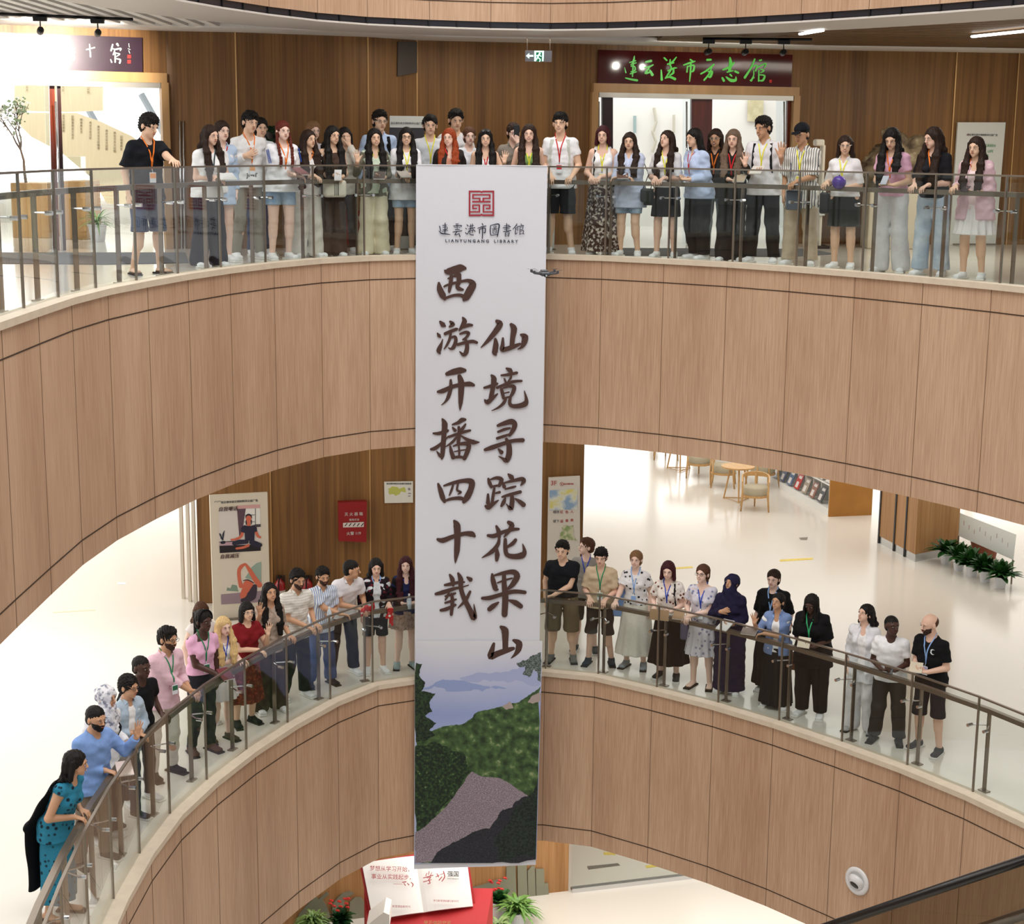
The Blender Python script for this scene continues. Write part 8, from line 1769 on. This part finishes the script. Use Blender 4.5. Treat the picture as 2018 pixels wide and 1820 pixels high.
def bag(k, lab, loc, size, col, strap=None, stripes=None, flap=False, nm='handbag', shoulder=None):
    P = K[k]; p = P['W'] @ Vector(v3(*loc)*P['s']); a = math.atan2(P['fwd'].x, -P['fwd'].y); t = thing(nm, lab, 'bag', p, a); M_ = mat('leather_'+col.strip('#'), hexc(col), .45, 0, .4)
    mb = MB(); mb.bbox((0, 0, 0), size, min(size)*.35); mb.build('body', M_, t, smooth=True)
    if flap: mb = MB(); mb.bbox((0, -size[1]*.30, size[2]*.18), (size[0]*.98, size[1]*.5, size[2]*.62), min(size)*.2); mb.build('flap', M_, t, smooth=True); mb = MB(); mb.box((0, -size[1]*.57, -size[2]*.05), (.03, .008, .02)); mb.build('clasp', mat('gold_clasp', hexc('#c9a45a'), .3, .9), t)
    if stripes:
        mb = MB()
        for x in (-.02, 0, .02, .032): mb.box((x, -size[1]/2-.001, 0), (.006, .003, size[2]*.8))
        mb.build('stripes', mat('stripe_black', hexc('#1c1c1e'), .6), t)
    mb = MB(); w_ = size[0]*.32; h_ = size[2]/2
    if shoulder: q = P['W'] @ Vector(P['T'](*shoulder)); q = Matrix.Rotation(-a, 3, 'Z') @ (q-p); mb.tube([(-w_, 0, h_*.9), q+Vector((-.005, -.03, .0)), q+Vector((0, .05, .01)), (w_, .02, h_*.9)], .006, 6)
    else: mb.tube([(-w_, 0, h_*.9), (-w_*.9, 0, h_+.09), (0, 0, h_+.13), (w_*.9, 0, h_+.09), (w_, 0, h_*.9)], .007, 6)
    mb.build('strap', mat('leather_'+(strap or col).strip('#'), hexc(strap or col), .45, 0, .4), t, smooth=True); return t
booklet('blueshirt', 'mid', 'brown notebook held by the woman in the loose pale blue shirt', '#6b4a3c', (0, .02, .05), rz=14)
booklet('brownset', 1, 'white booklet with red edge held by the woman in sleeveless brown', '#d9d5d6', (0, -.02, .02), (.09, .17), rz=-20, tilt=-40)
booklet('braids', 'mid', 'dark pink notebook held by the woman with two braids', '#8a5a58', (.05, .0, .06), rz=20)
booklet('hairblue', 0, 'white sheet of paper held by the woman with very long dark hair', '#e4e2e0', (.05, .02, .04), (.21, .15), tilt=-60, cat='paper', nm='paper_sheet')
booklet('whiteback', 'mid', 'pale booklet held by the woman in the lettered white T-shirt', '#b9aba2', (0, .02, .05), rz=10)
booklet('waveyellow', 1, 'dark booklet held by the waving woman with cream trousers', '#5a4a46', (.02, -.02, .03), rz=-15)
booklet('linenshirt', 0, 'pale paper held by the tall young man in the off-white shirt', '#d2cbc2', (0, -.02, .03), cat='paper', nm='paper_sheet')
booklet('ashblond', 0, 'cream booklet held by the woman with ash blonde hair', '#b5a48e', (.05, .0, .04))
phone('pinktee', 'mid', 'phone held by the woman in the pink T-shirt', '#b9bcc4', (0, -.05, .05)); phone('pinkcardi', 1, 'dark phone held by the woman in the pink cardigan', '#3a2f33', (-.02, -.04, .04), -70)
phone('phonegrey', 1, 'dark phone held to the cheek of the woman in the grey-brown shirt', '#1c1c20', (0, -.01, .05), 0)
p_, a_ = hp_('purpleball', 1, (.03, -.08, .06)); bl = thing('ball', 'shiny purple ball held by the woman in the black miniskirt', 'ball', p_, a_); mb = MB(); mb.add(*ellmesh((0, 0, 0), (.085, .085, .08), 24, 14)); mb.build('sphere', mat('purple_rubber', hexc('#5b3fa0'), .2, 0, .6), bl, smooth=True); mb = MB(); mb.tube([(0, 0, .078), (0, 0, .088)], .008, 8); mb.build('valve', M_BLACK, bl)
bag('brownset', 'cream handbag with thin black stripes in front of the woman in brown', (-.02, -.24, .90), (.30, .12, .22), '#ddd7c8', '#1c1c1e', True, shoulder=(-.14, 0, 1.37))
bag('blueshirt', 'black leather handbag hanging beside the woman in the loose pale blue shirt', (.27, -.02, .83), (.24, .11, .22), '#17181a', None, None, True, shoulder=(.15, 0, 1.38))
bag('blackskirt', 'dark green-black shoulder bag hanging at the side of the woman in the black skirt', (-.27, -.02, .84), (.16, .09, .18), '#1d2422', shoulder=(-.13, 0, 1.38))
bag('bluered', 'small black bag hanging from the woman in the pale blue open shirt', (-.20, -.08, .80), (.14, .08, .20), '#1b1e1d', nm='shoulder_bag', shoulder=(-.13, 0, 1.38))
bag('capstripe', 'grey-blue pouch bag worn by the person in the black cap', (-.03, -.25, .80), (.19, .05, .24), '#5d6470', nm='shoulder_bag', shoulder=(-.12, 0, 1.38))
bag('purpleball', 'black shoulder bag hanging beside the woman with the purple ball', (-.27, .02, .84), (.12, .08, .26), '#18181a', nm='shoulder_bag', shoulder=(-.13, 0, 1.38))
bag('tantee', 'light blue cloth tote bag on the shoulder of the young man in beige', (.26, .0, .92), (.22, .08, .42), '#7fa3dc', nm='tote_bag', shoulder=(.15, 0, 1.37))
bag('floraldress', 'grey-violet bag hanging beside the woman in the floral short dress', (-.25, .03, .78), (.12, .09, .34), '#6a6580', nm='tote_bag', shoulder=(-.13, 0, 1.38))
bag('wavingblue', 'brown leather bag beside the woman in the open blue shirt', (.27, .0, .72), (.22, .10, .24), '#6b3a26', shoulder=(.14, 0, 1.37))
booklet('redbob', 1, 'beige clutch held by the laughing woman with wine-red hair', '#b08e6c', (-.06, -.04, -.04), (.26, .15), tilt=-10, cat='clutch', nm='clutch_bag')
booklet('floraldress', 1, 'light brown notebook held by the woman in the floral short dress', '#a98a6c', (-.05, .0, .04))
booklet('navyhijab', 1, 'white sheet held by the woman in the navy headscarf', '#dcdad8', (0, -.03, .0), (.17, .22), rz=-20, cat='paper', nm='paper_sheet')
booklet('wavingblue', 1, 'white-edged notebook on the rail before the woman in the open blue shirt', '#8c7f78', (-.10, .0, .03), (.20, .13))
booklet('locs', 'mid', 'cream printed leaflet held by the woman with long black braids', '#d9cdb8', (-.03, -.02, .05), (.16, .14), tilt=-30, cat='leaflet', nm='leaflet')
booklet('moontee', 'mid', 'folded beige paper held by the balding man in black', '#cfc4ae', (-.03, -.02, .04), (.15, .18), rz=25, cat='paper', nm='paper_sheet')
phone('whiteteeright', 'mid', 'phone held low by the man in the white T-shirt on the lower balcony', '#20222a', (.03, -.03, -.02))
booklet('beardblue', 0, 'pale pink sheet of paper in front of the bearded man in blue', '#d8c4bc', (.10, -.02, .02), (.16, .20), rz=-30, cat='paper', nm='paper_sheet')
booklet('pinkteeleft', 0, 'dark red booklet held by the woman in the tight pink T-shirt', '#6e2a34', (.02, .0, .03))
bottle('bluestripes', 1, 'clear water bottle held by the man in the blue striped shirt'); bottle('redhair', 'mid', 'clear water bottle held by the woman with dark red hair')
p_, a_ = hp_('leaning', 1, (.0, -.02, .02)); sc1 = thing('scarf', 'red cloth with white dots held by the man bending over the rail', 'scarf', p_, a_)
fb_ = Field(v3(-.2, -.12, -.2), v3(.2, .12, .2), .007); fb_.add((-.06, 0, .0), (.10, -.01, .03), (.05, .02), (.06, .015), k=.02); fb_.add((-.06, 0, .0), (-.09, .0, -.09), (.03, .015), (.015, .01), k=.02); fb_.noise(.008, 60, 60, 60, seed=3); fb_.mesh('cloth', cloth('#c22026', 'floral', '#f0e8e4'), sc1)
p_, a_ = hp_('dotjacket', 1, (.0, -.02, -.04)); sc2 = thing('scarf', 'red dotted cloth hanging from the hand of the woman in the dark jacket', 'scarf', p_, a_)
fb_ = Field(v3(-.15, -.1, -.28), v3(.15, .1, .12), .007); fb_.add((0, 0, .03), (.02, 0, -.20), (.035, .02), (.025, .012), k=.02); fb_.add((0, 0, .0), (-.05, 0, -.10), (.03, .012), (.02, .01), k=.02); fb_.noise(.007, 60, 60, 40, seed=4); fb_.mesh('cloth', cloth('#c22026', 'floral', '#f0e8e4'), sc2)
